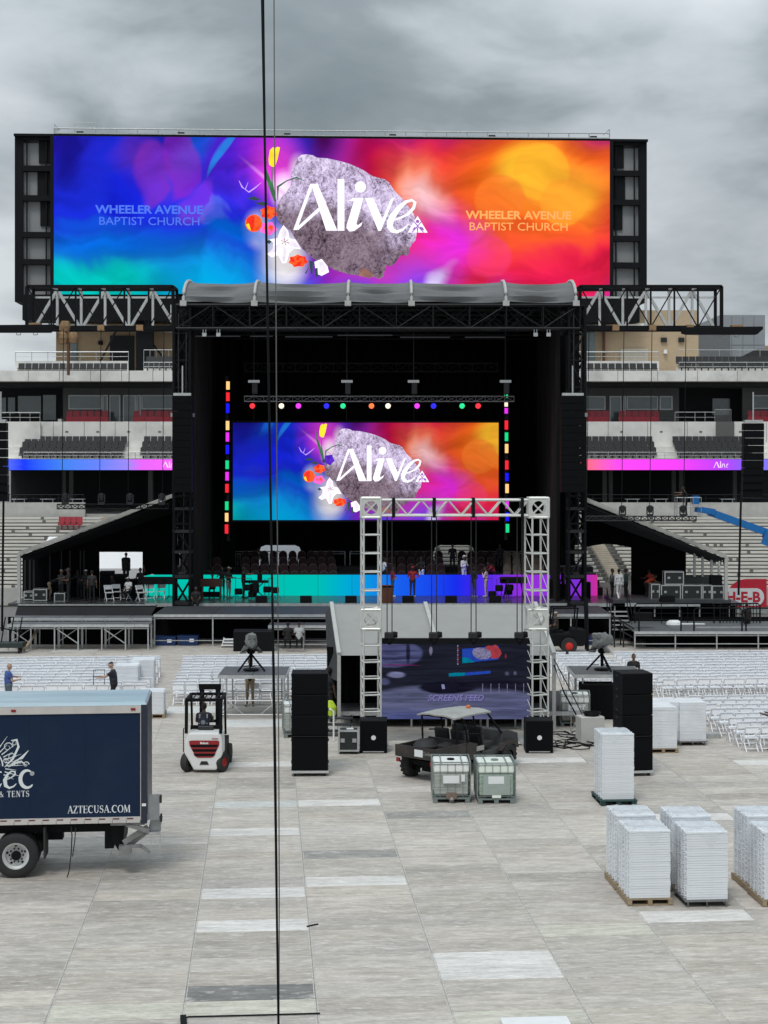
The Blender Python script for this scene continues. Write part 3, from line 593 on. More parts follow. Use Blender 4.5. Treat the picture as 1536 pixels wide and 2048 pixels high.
def rock_mat():
    m = bpy.data.materials.new('rock_picture'); m.use_nodes = True; nt = m.node_tree; N = nt.nodes; L = nt.links; N.clear()
    out = N.new('ShaderNodeOutputMaterial'); em = N.new('ShaderNodeEmission'); L.new(em.outputs[0], out.inputs[0]); em.inputs[1].default_value = 0.85
    tc = N.new('ShaderNodeTexCoord')
    def noise(s, d, r, di):
        mp = N.new('ShaderNodeMapping'); mp.inputs['Scale'].default_value = (1.3,0,1); L.new(tc.outputs['Generated'], mp.inputs[0])
        n = N.new('ShaderNodeTexNoise'); n.inputs['Scale'].default_value = s; n.inputs['Detail'].default_value = d; n.inputs['Roughness'].default_value = r; n.inputs['Distortion'].default_value = di; L.new(mp.outputs[0], n.inputs['Vector']); return n.outputs[0]
    a = noise(26, 8, 0.78, 1.4); b = noise(3.2, 6, 0.65, 0.5)
    cr = N.new('ShaderNodeValToRGB'); am = N.new('ShaderNodeMath'); am.operation = 'MULTIPLY_ADD'; L.new(noise(5.5, 4, 0.6, 0.8), am.inputs[0]); am.inputs[1].default_value = 0.32; ah = N.new('ShaderNodeMath'); ah.operation = 'MULTIPLY'; L.new(a, ah.inputs[0]); ah.inputs[1].default_value = 0.74; L.new(ah.outputs[0], am.inputs[2]); L.new(am.outputs[0], cr.inputs[0]); e = cr.color_ramp.elements; e[0].position = 0.40; e[0].color = (0.05,0.036,0.05,1); e[1].position = 0.64; e[1].color = (0.90,0.80,1.0,1)
    k = e.new(0.485); k.color = (0.36,0.29,0.42,1); k = e.new(0.545); k.color = (0.62,0.52,0.76,1)
    # the darker lower-left face of the stone
    sp = N.new('ShaderNodeSeparateXYZ'); L.new(tc.outputs['Generated'], sp.inputs[0])
    t = N.new('ShaderNodeMath'); t.operation = 'MULTIPLY_ADD'; L.new(b, t.inputs[0]); t.inputs[1].default_value = 0.9; u_ = N.new('ShaderNodeMath'); u_.operation = 'MULTIPLY_ADD'; L.new(sp.outputs[0], u_.inputs[0]); u_.inputs[1].default_value = 0.32; L.new(sp.outputs[2], u_.inputs[2]); L.new(u_.outputs[0], t.inputs[2])
    mr = N.new('ShaderNodeMapRange'); mr.interpolation_type = 'SMOOTHSTEP'; L.new(t.outputs[0], mr.inputs[0]); mr.inputs[1].default_value = 0.95; mr.inputs[2].default_value = 1.20; mr.inputs[3].default_value = 0.0; mr.inputs[4].default_value = 1.0
    d_ = N.new('ShaderNodeVectorMath'); d_.operation = 'MULTIPLY'; L.new(cr.outputs[0], d_.inputs[0]); d_.inputs[1].default_value = (0.34,0.29,0.27); s = N.new('ShaderNodeMix'); s.data_type = 'RGBA'; L.new(mr.outputs[0], s.inputs[0]); L.new(d_.outputs[0], s.inputs[6]); L.new(cr.outputs[0], s.inputs[7]); L.new(s.outputs[2], em.inputs[0]); return m
ROCK = rock_mat()
E_W = emit('print_white', (0.90,0.88,0.96), 1.0); E_GLOW = emit('print_lily', (0.93,0.86,0.93), 1.0, 0.15, 1.5); E_YEL = emit('print_yellow', (1.0,0.66,0.03), 1.0, 0.2, 1.0); E_GRN = emit('print_green', (0.04,0.14,0.06), 1.0, 0.3, 1.5)
E_ORG = emit('print_orange', (0.95,0.10,0.02), 1.0, 0.35, 2.0); E_PNK = emit('print_pink', (0.90,0.12,0.55), 1.0, 0.25, 1.5); E_LEAF = emit('print_dark_leaf', (0.03,0.06,0.06), 1.0, 0.3); E_LAV = emit('print_lavender', (0.55,0.32,0.85), 1.0); E_PUR = emit('print_purple', (0.08,0.02,0.45), 1.0, 0.4, 3); E_RAY = emit('print_ray', (0.30,0.70,0.95), 0.9); E_RED = emit('print_red', (0.85,0.03,0.015), 1.0, 0.3, 2.5); E_LILY2 = emit('print_lily_shade', (0.74,0.68,0.80), 1.0, 0.15, 2); E_BRN = emit('print_rust', (0.25,0.12,0.10), 1.0, 0.3, 2)
rock_pts = [(472,205),(500,140),(520,122),(560,116),(600,124),(630,140),(690,142),(740,152),(800,165),(850,180),(905,203),(950,225),(985,250),(1010,263),(1050,274),(1090,283),(1115,300),(1130,320),(1150,352),(1175,380),(1205,408),(1230,440),(1262,482),(1290,520),(1304,570),(1312,620),(1308,660),(1300,700),(1278,722),(1258,760),(1256,790),(1240,806),(1218,800),(1196,806),(1180,830),(1158,860),(1130,876),(1100,872),(1090,910),(1080,950),(1055,965),(1020,950),(980,958),(945,950),(900,940),(850,935),(800,920),(755,908),(720,890),(680,868),(640,850),(600,826),(560,790),(528,762),(500,720),(478,690),(450,640),(425,622),(400,608),(372,585),(355,555),(345,520),(352,490),(372,440),(392,400),(425,365),(448,330),(455,295),(448,260),(458,225)]
def picture(parent, cvt, k, y, extra=False):
    """cvt maps artwork coordinates to the screen plane, k = metres per artwork unit"""
    q = lambda pts: [cvt(*p) for p in pts]
    def circ(x, z, r, n=18, rx=1.0): return q([(x+r*rx*math.cos(2*math.pi*i/n), z+r*math.sin(2*math.pi*i/n)) for i in range(n)])
    MB().flat(q(rock_pts), y-0.012).build('rock_picture', ROCK, parent)
    FMATS = [E_GLOW,E_YEL,E_GRN,E_ORG,E_PNK,E_LEAF,E_LAV,E_BRN,E_PUR,E_RED,E_LILY2,E_RAY]
    def part(nm, items, d):
        f_ = MB()
        for i, (pts, m_) in enumerate(items): f_.flat(q(pts), y-d-0.0008*i, m_)
        return f_.build(nm, FMATS, parent)
    def petals(cx_, cz_, r_, n_, a0, col, col2, sq=0.8):
        out = []
        for i in range(n_):
            a = R(a0+360*i/n_); ux, uz = math.cos(a), math.sin(a); w = r_*0.55
            out.append(([(cx_-ux*r_*0.1-uz*w*0.3,cz_+(-uz*r_*0.1+ux*w*0.3)*sq),(cx_+ux*r_*0.55-uz*w,cz_+(uz*r_*0.55+ux*w)*sq),(cx_+ux*r_,cz_+uz*r_*sq),(cx_+ux*r_*0.55+uz*w,cz_+(uz*r_*0.55-ux*w)*sq),(cx_-ux*r_*0.1+uz*w*0.3,cz_+(-uz*r_*0.1-ux*w*0.3)*sq)], col if i%2 else col2))
        return out
    part('leaf', [([(262,120),(285,220),(330,340),(352,440),(335,438),(295,330),(268,230)],2)], 0.018)
    f_ = MB(); f_.ribbon(q([(322,200),(322,300),(345,440)]), 9*k, y-0.019, 2); f_.ribbon(q([(360,430),(362,340),(420,300),(490,275),(545,300)]), [4*k,16*k,8*k,10*k,3*k], y-0.0195, 2); f_.build('stem', FMATS, parent)
    part('yellow_tulip', [([(308,90),(330,70),(345,84),(345,204),(322,204),(302,190),(298,150)],1),([(340,80),(358,68),(376,72),(360,150),(345,195),(330,200)],1),([(318,100),(334,110),(330,190),(316,180)],1)], 0.022)
    part('red_blossom', petals(300,515,62,6,20,3,9), 0.021); part('pink_blossom', petals(296,625,62,5,80,4,4)+petals(300,622,36,5,40,4,3), 0.024)
    part('orange_tulip', [(circ and [(198+58*math.cos(R(v)),590+60*math.sin(R(v))) for v in range(0,360,24)],3),([(150,560),(190,535),(215,560),(190,640),(160,630)],9),([(205,545),(240,570),(250,610),(215,645),(200,600)],3),([(145,600),(165,590),(180,640),(160,628)],1)], 0.030)
    part('white_lily', [([(400,600),(432,640),(440,690),(482,700),(520,765),(470,760),(440,790),(420,860),(392,862),(365,805),(320,822),(288,800),(330,765),(330,720),(300,700),(360,690),(375,640)],0),([(400,612),(424,650),(412,712),(392,705),(384,650)],10),([(420,720),(470,706),(508,756),(450,748)],10),([(400,740),(424,760),(410,850),(390,842)],10),([(380,725),(340,745),(300,796),(352,780)],10)], 0.034)
    st_ = MB()
    for v in range(20, 380, 60): st_.ribbon(q([(410,715),(410+30*math.cos(R(v)),715+24*math.sin(R(v)))]), [2*k,6*k], y-0.041, 7)
    st_.build('stamens', FMATS, parent)
    part('small_lily', [([(610,850),(660,830),(700,880),(710,920),(660,945),(622,930)],0),([(640,850),(668,846),(690,900),(655,925)],10)], 0.028)
    part('orange_blossom', petals(500,845,70,7,10,3,9,0.65)+petals(510,842,38,5,30,9,3,0.7), 0.044)
    for v, u in (((150,420),(250,430)),((205,455),(305,458)),((280,715),(325,710))): part('dark_leaf', [([v,((v[0]+u[0])/2,v[1]-13),u,((v[0]+u[0])/2,v[1]+16)],5)], 0.033)
    for pts in ([(575,840),(600,850),(598,935),(585,930)],[(615,895),(632,890),(636,950),(618,955)],[(545,930),(575,880),(580,870),(556,930)]): part('dark_leaf', [(pts,5)], 0.047)
    f_ = MB(); f_.ribbon(q([(97,300),(120,345),(140,360),(160,310)]), [3*k,10*k,8*k,2*k], y-0.02, 6); f_.ribbon(q([(140,360),(165,378),(205,350),(252,310)]), [5*k,10*k,9*k,2*k], y-0.021, 6); f_.build('lavender_sprig', FMATS, parent)
    part('rock_stain', [([(920,900),(960,890),(1010,935),(1005,955),(950,950),(915,945)],7)], 0.0195)
    if extra: part('purple_pansy', petals(395,425,58,5,10,8,8,1.0)+[([(330,425),(350,418),(362,440),(345,458),(328,448)],5)], 0.027)
    lt = MB(); yy = y-0.035
    lt.flat(q([(583,318),(604,318),(492,634),(466,634)]), yy); lt.flat(q([(588,318),(633,318),(767,637),(690,637)]), yy-0.001); lt.flat(q([(484,622),(648,472),(658,492),(500,634)]), yy-0.002)
    lt.flat(q([(768,284),(815,284),(815,637),(768,637)]), yy-0.003); lt.flat(circ(924,337,38,24), yy)
    lt.flat(q([(846,432),(872,412),(945,412),(897,588),(905,600),(938,576),(930,602),(882,638),(850,642),(828,618),(832,590),(880,436)]), yy)
    lt.flat(q([(955,412),(1012,412),(1078,560),(1060,637),(1046,637)]), yy); lt.flat(q([(1136,412),(1154,412),(1064,637),(1050,620),(1072,560)]), yy-0.001)
    lt.ribbon(q([(1142,566),(1200,545),(1250,520),(1288,478),(1298,440),(1276,424),(1235,436),(1185,480),(1148,530),(1128,575),(1126,605),(1142,632),(1175,642),(1215,626),(1252,590)]), [v*k for v in (8,14,18,22,20,16,22,34,42,44,42,34,22,14,6)], yy)
    lt.flat(q([(1315,532),(1384,646),(1248,646)]), yy); lt.build('lettering', E_W, parent)
    dk = MB(); dk.ribbon(q([(1292,572),(1318,604),(1356,644)]), 7*k, yy-0.006); dk.ribbon(q([(1340,572),(1314,604),(1278,644)]), 7*k, yy-0.007); dk.flat(circ(1315,570,12,10), yy-0.008); dk.flat(q([(1275,632),(1298,604),(1302,620)]), yy-0.008); dk.flat(q([(1330,604),(1352,612),(1362,632),(1334,626)]), yy-0.008); dk.flat(q([(1310,612),(1320,612),(1318,646),(1312,646)]), yy-0.009)
    dk.build('emblem', emit('print_violet', (0.30,0.10,0.45), 1.0), parent)

# ------------------------------------------------------------------ stadium scoreboard
SB = thing('scoreboard', 'huge stadium scoreboard in a black frame showing the Alive picture', 'scoreboard', (X(668,122),122,0), R(2.6))
k2 = 122/F; zt, zb = ZZ(277,122), ZZ(591,122); Wd = 1110*k2/math.cos(R(2.6)); Hd = zt-zb; CXS = X(668,122)
led = MB(); led.bb((-Wd/2,-0.03,zb),(Wd/2,0.05,zt)); led.build('led_face', art_bg('scoreboard_led', s=0.80), SB)
cvt = lambda zx, zy: ((450+zx*0.293-668)*k2, H-(280+zy*0.293-5-HY)*k2)
picture(SB, cvt, 0.293*k2, -0.035)
for cx_, cz_, col, nm in ((301,433,(0.07,0.16,0.72),'blue'),(1039,439,(0.88,0.36,0.11),'peach')):
    tx = MB(); xx = (cx_-668)*k2; zz = H-(cz_-HY)*k2
    tx.text('WHEELER AVENUE', 0.86, (xx,zz+0.13), -0.06, bold=0.024, sx=1.12); tx.text('BAPTIST CHURCH', 0.86, (xx,zz-0.75), -0.06, bold=0.004, sx=1.10)
    tx.build('lettering', emit('print_'+nm, col, 1.0), SB)
fr = MB(); xl, xr = -Wd/2, Wd/2; xL, xR = (33-668)*k2, (1300-668)*k2*1.003
ztop = zt+0.18; zb0 = ZZ(590,122)
fr.bb((xL,0.06,zt),(xR,3.2,ztop)); fr.bb((xL,0.06,zb0-1.9),(xR-0.0,3.2,zb0-0.35)) if False else None
fr.bb((xL+0.65,0.06,ZZ(642,122)),(xR-0.65,3.2,zb-0.02)); fr.bb((xL,0.5,zt-0.01),(xL+0.6,3.2,ZZ(605,122))); fr.bb((xR-0.6,0.5,zt-0.01),(xR,3.2,ZZ(600,122)))
fr.bb((xl-0.28,0.0,zb-0.6),(xl,3.0,zt)); fr.bb((xr,0.0,zb-0.6),(xr+0.28,3.0,zt)); fr.bb((xl,2.2,zb),(xr,2.9,zt))
for sgn in (-1,1):
    a, b = (xL+0.6, xl-0.28) if sgn < 0 else (xr+0.28, xR-0.6)
    for zc in (278,340,399,472,526): fr.bb((a,0.35,ZZ(zc,122)-0.2),(b,1.1,ZZ(zc,122)+0.22))
    for f_ in (0.12,0.8): fr.bb((a+(b-a)*f_,0.5,zb),(a+(b-a)*f_+0.1,0.6,zt))
    inner = 1 if sgn < 0 else 0
    for zc, w in ((300,0.45),(365,0.5),(425,0.40)): 
        xa_, xb_ = (a+(b-a)*(1-w), b) if sgn < 0 else (a, a+(b-a)*w); fr.bb((xa_,0.7,ZZ(zc+28,122)),(xb_,0.8,ZZ(zc-24,122)))
fr.build('frame', mat('scoreboard_black', (0.006,0.007,0.009), 0.6, 0, 0.15, spec=0.15), SB)
bk = MB()
for sgn in (-1,1):
    a, b = (xL+0.6, xl-0.28) if sgn < 0 else (xr+0.28, xR-0.6); MB().bb((a,0.85,zb-0.4),(b,0.95,zt-0.4)).build('service_panel', mat('grey_panel', (0.26,0.265,0.27), 0.7, 0, 0.06), SB)
# service walk with railing along the top
wk = MB(); wk.bb((xl,0.0,ztop),(xr,1.0,ztop+0.08)); wk.build('service_walk', GALV, SB)
n = 27; rl_ = MB()
for i in range(n+1): rl_.tube((xl+(xr-xl)*i/n,0.1,ztop), (xl+(xr-xl)*i/n,0.1,ztop+0.42), 0.045, 5)
rl_.tube((xl,0.1,ztop+0.42),(xr,0.1,ztop+0.42),0.05,5); rl_.add([(xl,0.1,ztop),(xl,0.1,ztop+0.8),(xl+0.5,0.1,ztop+0.3)],[(0,1,2)]); rl_.tube((xr,0.1,ztop),(xr,0.1,ztop+0.75),0.04,5); rl_.tube((xr,0.1,ztop+0.75),(xr-0.5,0.1,ztop+0.3),0.03,5)
for a in (1.5,3.1): rl_.tube((xl+a,0.5,ztop),(xl+a,0.5,ztop+0.95),0.02,5)
rl_.tube((xl+1.5,0.5,ztop+0.95),(xl+3.1,0.5,ztop+0.95),0.02,5); rl_.tube((xl+1.5,0.5,ztop+0.6),(xl+3.1,0.5,ztop+0.6),0.02,5)
rl_.build('railing', GALV, SB)
lp = MB()
for f_ in (0.04,0.22,0.41,0.6,0.78,0.965): lp.bb((xl+(xr-xl)*f_,0.0,ztop+0.08),(xl+(xr-xl)*f_+0.5,0.4,ztop+0.2))
lp.build('light_fitting', DRK, SB)
MB().text('1', 1.25, ((345-668)*k2,ZZ(634,122)), 0.05, bold=0.03).build('lettering', WHT, SB)
cl = MB(); 
for xx in (-14.5,14.5): MB().bb((xx-0.6,0.8,0),(xx+0.6,2.6,ZZ(641,122))).build('support_column', mat('scoreboard_black',(0,0,0)), SB)

# ------------------------------------------------------------------ main stage
ZS = 85.3; DZ = 1.55
def seg(parent, name, px0, py0, px1, py1, Z, dep, m, **k):
    return MB().bb((X(px0,Z)-parent.location.x, Z-parent.location.y, ZZ(py1,Z)-parent.location.z), (X(px1,Z)-parent.location.x, Z+dep-parent.location.y, ZZ(py0,Z)-parent.location.z)).build(name, m, parent, **k)
GLOSSD = mat('stage_deck_black', (0.05,0.05,0.055), 0.28, 0, 0.2, 2, dirt=(0.10,0.10,0.10), damt=0.4)
st = thing('stage_deck', 'main black stage deck with a white front edge on steel legs', 'stage')
xL, xR = X(290,ZS), X(1222,ZS)
MB().bb((xL-7.3,ZS,DZ-0.12),(xR+7,100,DZ)).build('deck_surface', GLOSSD, st)
MB().bb((xL,ZS-0.05,DZ-0.17),(xR,ZS-0.003,DZ+0.012)).build('edge_strip', ALU, st)
lg = MB(); n = 14
for i in range(n+1): lg.tube((xL+(xR-xL)*i/n,ZS+0.1,0),(xL+(xR-xL)*i/n,ZS+0.1,DZ-0.12),0.035)
lg.tube((xL,ZS+0.1,0.4),(xR,ZS+0.1,0.4),0.025); lg.build('leg', GALV, st)
MB().bb((xL-7,ZS+1.6,0),(xR+7,ZS+1.65,DZ-0.13)).build('skirt', DRAPE, st)

# roof: barrel of grey fabric panels between pale ribs, lattice below
rf = thing('stage_roof', 'grey fabric stage roof with pale curved ribs over black trusswork', 'stage roof')
FAB = mat('grey_roof_fabric', (0.150,0.152,0.156), 0.95, 0, 0.22, 1.0, stretch=(0.35,3,5), bump=1.0, bscale=3.0)
FABT = mat('pale_rib', (0.45,0.45,0.435), 0.5)
ribs = [367,509,696,823,1012,1152]; xr_ = [X(p,85) for p in ribs]; ztop_, zbot_ = 18.98, 17.62
def arc_pt(t):      # t from the front eave to the crown and on to the back
    a = t*math.pi/2; return 85+3.2*(1-math.cos(a)), zbot_+(ztop_-zbot_)*math.sin(a)
rg = random.Random(11)
for i in range(5):
    a, b = xr_[i], xr_[i+1]; nx, nt_ = 18, 16; vs = []; fs = []
    ph = rg.uniform(0,6)
    for ix in range(nx+1):
        u = ix/nx; sag = math.sin(math.pi*u)
        for it in range(nt_+1):
            y, z = arc_pt(min(1.0, it/(nt_-3))) if it <= nt_-3 else (88.2+3.8*(it-nt_+3), ztop_)
            w = (0.13*abs(math.sin(it*1.3+ph+u*1.6))+0.08*math.sin(it*2.7+ph*2-u*2.4))*(0.25+0.75*sag)
            vs.append((a+(b-a)*u, y+0.10*sag+w, z-0.13*sag*(1 if it > 4 else 0.4)-w*0.6-(0.16*(1-sag) if it == 0 else 0)*0))
    for ix in range(nx):
        for it in range(nt_): k = ix*(nt_+1)+it; fs.append((k,k+nt_+1,k+nt_+2,k+1))
    MB().add(vs, fs).build('fabric_panel', FAB, rf, smooth=True)
for i, x in enumerate(xr_):
    r_ = MB(); r_.pipe([(x,arc_pt(t)[0]-0.05,arc_pt(t)[1]+0.04) for t in [k/10 for k in range(11)]]+[(x,99,ztop_+0.04)], 0.085, 6); r_.box((x,84.95,zbot_-0.1),(0.34,0.3,0.28)); r_.build('rib', FABT, rf)
lat = MB(); zc0, zc1 = 16.2, 17.45
x0, x1 = X(352,85), X(1160,85)
truss(lat, (x0,85.4,(zc0+zc1)/2), (x1,85.4,(zc0+zc1)/2), 0.8, zc1-zc0, 11, 0.06, 0.03)
for k in range(13):
    xx = x0+0.5+(x1-x0-1)*k/12
    for s in (-1,1):
        for j in range(3): lat.beam((xx+0.3*j*s,86.2+0.3*j,17.5),(xx+s*(1.0+0.3*j),86.2+0.3*j,16.4+0.1*j),0.04)
    lat.beam((xx,86.5,17.55),(xx,98,17.55),0.09)
for y in (88,91,94,97): truss(lat, (x0,y,17), (x1,y,17), 0.6, 0.9, 14, 0.05, 0.035)
lat.build('roof_truss', mat('truss_charcoal', (0.013,0.014,0.016), 0.5, 0.2, 0.3, spec=0.3), rf)
lt = MB(); ry = random.Random(4)
for (a, b, py) in ((470,595,657),(600,680,657),(690,790,656),(800,850,656),(860,930,656),(965,1000,658),(675,785,669),(390,480,671),(500,545,671),(570,665,672),(800,900,673),(930,1010,673)): lt.bb((X(a,85),85.1,ZZ(py+2.5,85)),(X(b,85),85.2,ZZ(py,85)))
lt.build('light_batten', DRK, rf)
for px in (409,437,1071,1097): 
    b = MB(); b.bb((X(px,85)-0.11,84.9,ZZ(673,85)),(X(px,85)+0.11,85.1,ZZ(666,85))); b.tube((X(px,85)-0.07,85,ZZ(666,85)),(X(px,85)-0.07,85,ZZ(656,85)),0.02); b.tube((X(px,85)+0.07,85,ZZ(666,85)),(X(px,85)+0.07,85,ZZ(656,85)),0.02); b.build('roof_bracket', GALV, rf)
MB().bb((x0,85.9,18.05),(x1,99,18.12)).build('lining', DRAPE, rf)
# corner towers
def tower(px, label):
    t = thing('roof_tower', label, 'tower', (X(px,85.6),85.6,0)); b = MB(); truss(b, (0,0,0), (0,0,17.4), 0.86, 0.86, 12, 0.09, 0.06, m=0); b.build('column', BLK, t)
    b = MB()
    for z in (0.3,1.6,3.0,4.3,5.4,6.6): b.box((0,0,z),(1.0,1.0,0.14))
    b.build('sleeve_block', DRK, t); b = MB(); b.box((0,-0.05,11.6),(1.15,1.15,0.2)); b.box((-0.3,-0.5,11.9),(0.25,0.2,0.3)); b.box((0,0,0.06),(1.4,1.4,0.1)); b.build('clamp', GALV, t)
    b = MB(); b.tube((-0.18,-0.46,11.5),(-0.18,-0.46,17),0.04); b.tube((0.2,-0.46,9.5),(0.24,-0.46,16),0.035); b.tube((0.05,-0.44,3),(0.12,-0.44,9),0.03); b.build('cable_loom', DRK, t); return t
tower(366,'black lattice roof tower at the left front corner of the stage'); tower(1152,'black lattice roof tower at the right front corner of the stage')

# side trusses carrying the loudspeakers
PALET = mat('weathered_truss', (0.60,0.61,0.60), 0.5, 0.4, 0.12, 3); STRAP = mat('tan_strap', (0.30,0.18,0.09), 0.8)
def side_truss(px0, px1, label):
    Z = 85.8; zt, zb = ZZ(573,Z), ZZ(655,Z); a, b = X(px0,Z), X(px1,Z); t = thing('side_truss', label, 'truss', ((a+b)/2,Z,zb)); w = (b-a)/2; h = zt-zb
    c = MB()
    for y in (0,1.6): c.beam((-w,y,0),(w,y,0),0.19); c.beam((-w,y,h),(w,y,h),0.17)
    for x in (-w,w): c.beam((x,0,0),(x,0,h),0.17); c.beam((x,1.6,0),(x,1.6,h),0.15)
    for x in (-w,w):
        for z in (0,h): c.beam((x,0,z),(x,1.6,z),0.12)
    c.build('chord', BLK, t); n = 6
    d = MB(); e = MB()
    for k in range(n):
        x = -w+2*w*k/n; x2 = -w+2*w*(k+1)/n; m_ = (x+x2)/2
        if k: d.beam((x,0,0),(x,0,h),0.09)
        d.beam((x,0,0) if k%2 else (x,0,h),(x2,0,h) if k%2 else (x2,0,0),0.06)
        e.beam((x,1.6,0),(x,1.6,h),0.13); e.beam((x,1.6,h) if k%2 else (x,1.6,0),(x2,1.6,0) if k%2 else (x2,1.6,h),0.15); e.beam((x,0,h),(x,1.6,h),0.10)
    d.build('front_lacing', BLK, t); e.build('rear_lacing', PALET, t)
    s = MB(); s.beam((-w,1.65,h-0.42),(w,1.65,h-0.42),0.10); s.build('tie_rail', PALET, t)
    for f_ in (-0.5,0.02,0.55): MB().box((f_*w,-0.05,-0.02),(0.36,0.36,0.3)).build('strap', STRAP, t)
    return t
side_truss(54,346,'long box truss arm reaching out left of the stage roof'); side_truss(1160,1443,'long box truss arm reaching out right of the stage roof')
def outrigger(px0, px1, py, label, tip):
    Z = 85.2; a, b = X(px0,Z), X(px1,Z); z = ZZ(py,Z); t = thing('outrigger_beam', label, 'beam', ((a+b)/2,Z,z)); w = (b-a)/2
    MB().prism([(-w,0.16),(-w+0.05,-0.16),(-w+0.3,-0.22),(w-0.3,-0.22),(w,0.05),(w,0.2)],-0.25,0.25).build('box_beam', BLK, t, bevel=0.02)
    s = MB()
    for x in tip: s.pipe([(x-0.12,0,-0.2),(x-0.1,0,-0.34),(x+0.1,0,-0.34),(x+0.12,0,-0.2)],0.025)
    s.build('shackle', GALV, t); MB().box((tip[-1],0,0.22),(0.6,0.4,0.14)).build('strap', STRAP, t)
outrigger(-60,112,657,'black outrigger beam running out of frame at the far left',(0.3,1.2)); outrigger(1362,1524,661,'black outrigger beam at the end of the right truss arm',(0.0,0.8))
# burlap wraps and hoists hanging off the left arm
hb = thing('hoist_bundle', 'canvas wrapped chain hoist hanging beneath the left truss arm', 'hoist', P(135,672,85.7)); CANV = mat('brown_canvas', (0.27,0.17,0.09), 0.9, 0, 0.3, 6, bump=0.8, bscale=12)
for dx, dz, s_ in ((-0.12,0.5,0.30),(-0.25,-0.12,0.34),(0.32,-0.1,0.30)):
    MB().lathe((dx,0,dz),[(0.0,-s_),(s_*0.7,-s_*0.9),(s_*0.95,0),(s_*0.85,s_*0.7),(0.2,s_)],n=9).build('canvas_wrap', CANV, hb)
MB().tube((0.05,0,-2.1),(0.05,0,0),0.08).build('post', mat('rust_pipe',(0,0,0)), hb)

# drapes and black box
bd = thing('stage_drapes', 'black drapes enclosing the back and sides of the stage', 'drapes')
def drape(pts_x0, pts_x1, y, z0, z1, nm='drape', amp=0.10, side=False, m=None):
    n = max(6, int(abs(pts_x1-pts_x0)/0.28)); vs = []; fs = []
    for i in range(n+1):
        t = pts_x0+(pts_x1-pts_x0)*i/n; o = amp*(1 if i%2 else -1)+rg.uniform(-0.03,0.03)
        for z in (z0, (z0+z1)/2, z1): vs.append((y+o, t, z) if side else (t, y+o, z))
    for i in range(n):
        for j in range(2): k = i*3+j; fs.append((k,k+3,k+4,k+1))
    return MB().add(vs, fs).build(nm, m or DRAPE, bd, smooth=False, normals=False)
DRAPE2 = mat('side_drape', (0.022,0.020,0.020), 0.95, 0, 0.3, 1.2, bump=0.6, bscale=3.0, stretch=(3,3,0.25), spec=0.1)
YB = 98.0; zo0, zo1 = 3.36, 3.98
drape(X(395,YB)-1.2, X(1120,YB)+1.2, YB, zo1, 18.0)
for a, b in ((350,517),(604,866),(950,1150)): drape(X(a,YB), X(b,YB), YB+0.02, 1.5, zo1+0.02, amp=0.08)
drape(86.2, 98.2, X(387,86), 1.55, 17.5, side=True, m=DRAPE2); drape(86.2, 98.2, X(1118,86), 1.55, 17.5, side=True, m=DRAPE2)
drape(X(385,95), X(470,95), 95, 1.55, 18.0); 
# pointed gathered corners of the openings
for px, s in ((517,1),(604,-1),(866,1),(950,-1)):
    MB().prism([(X(px,97.9)-0.05*s,zo0),(X(px,97.9)+0.16*s,zo1-0.1),(X(px,97.9)+0.9*s,zo1+0.2),(X(px,97.9)-0.05*s,zo1+0.25)],97.86,97.92).build('drape_corner', DRAPE, bd)

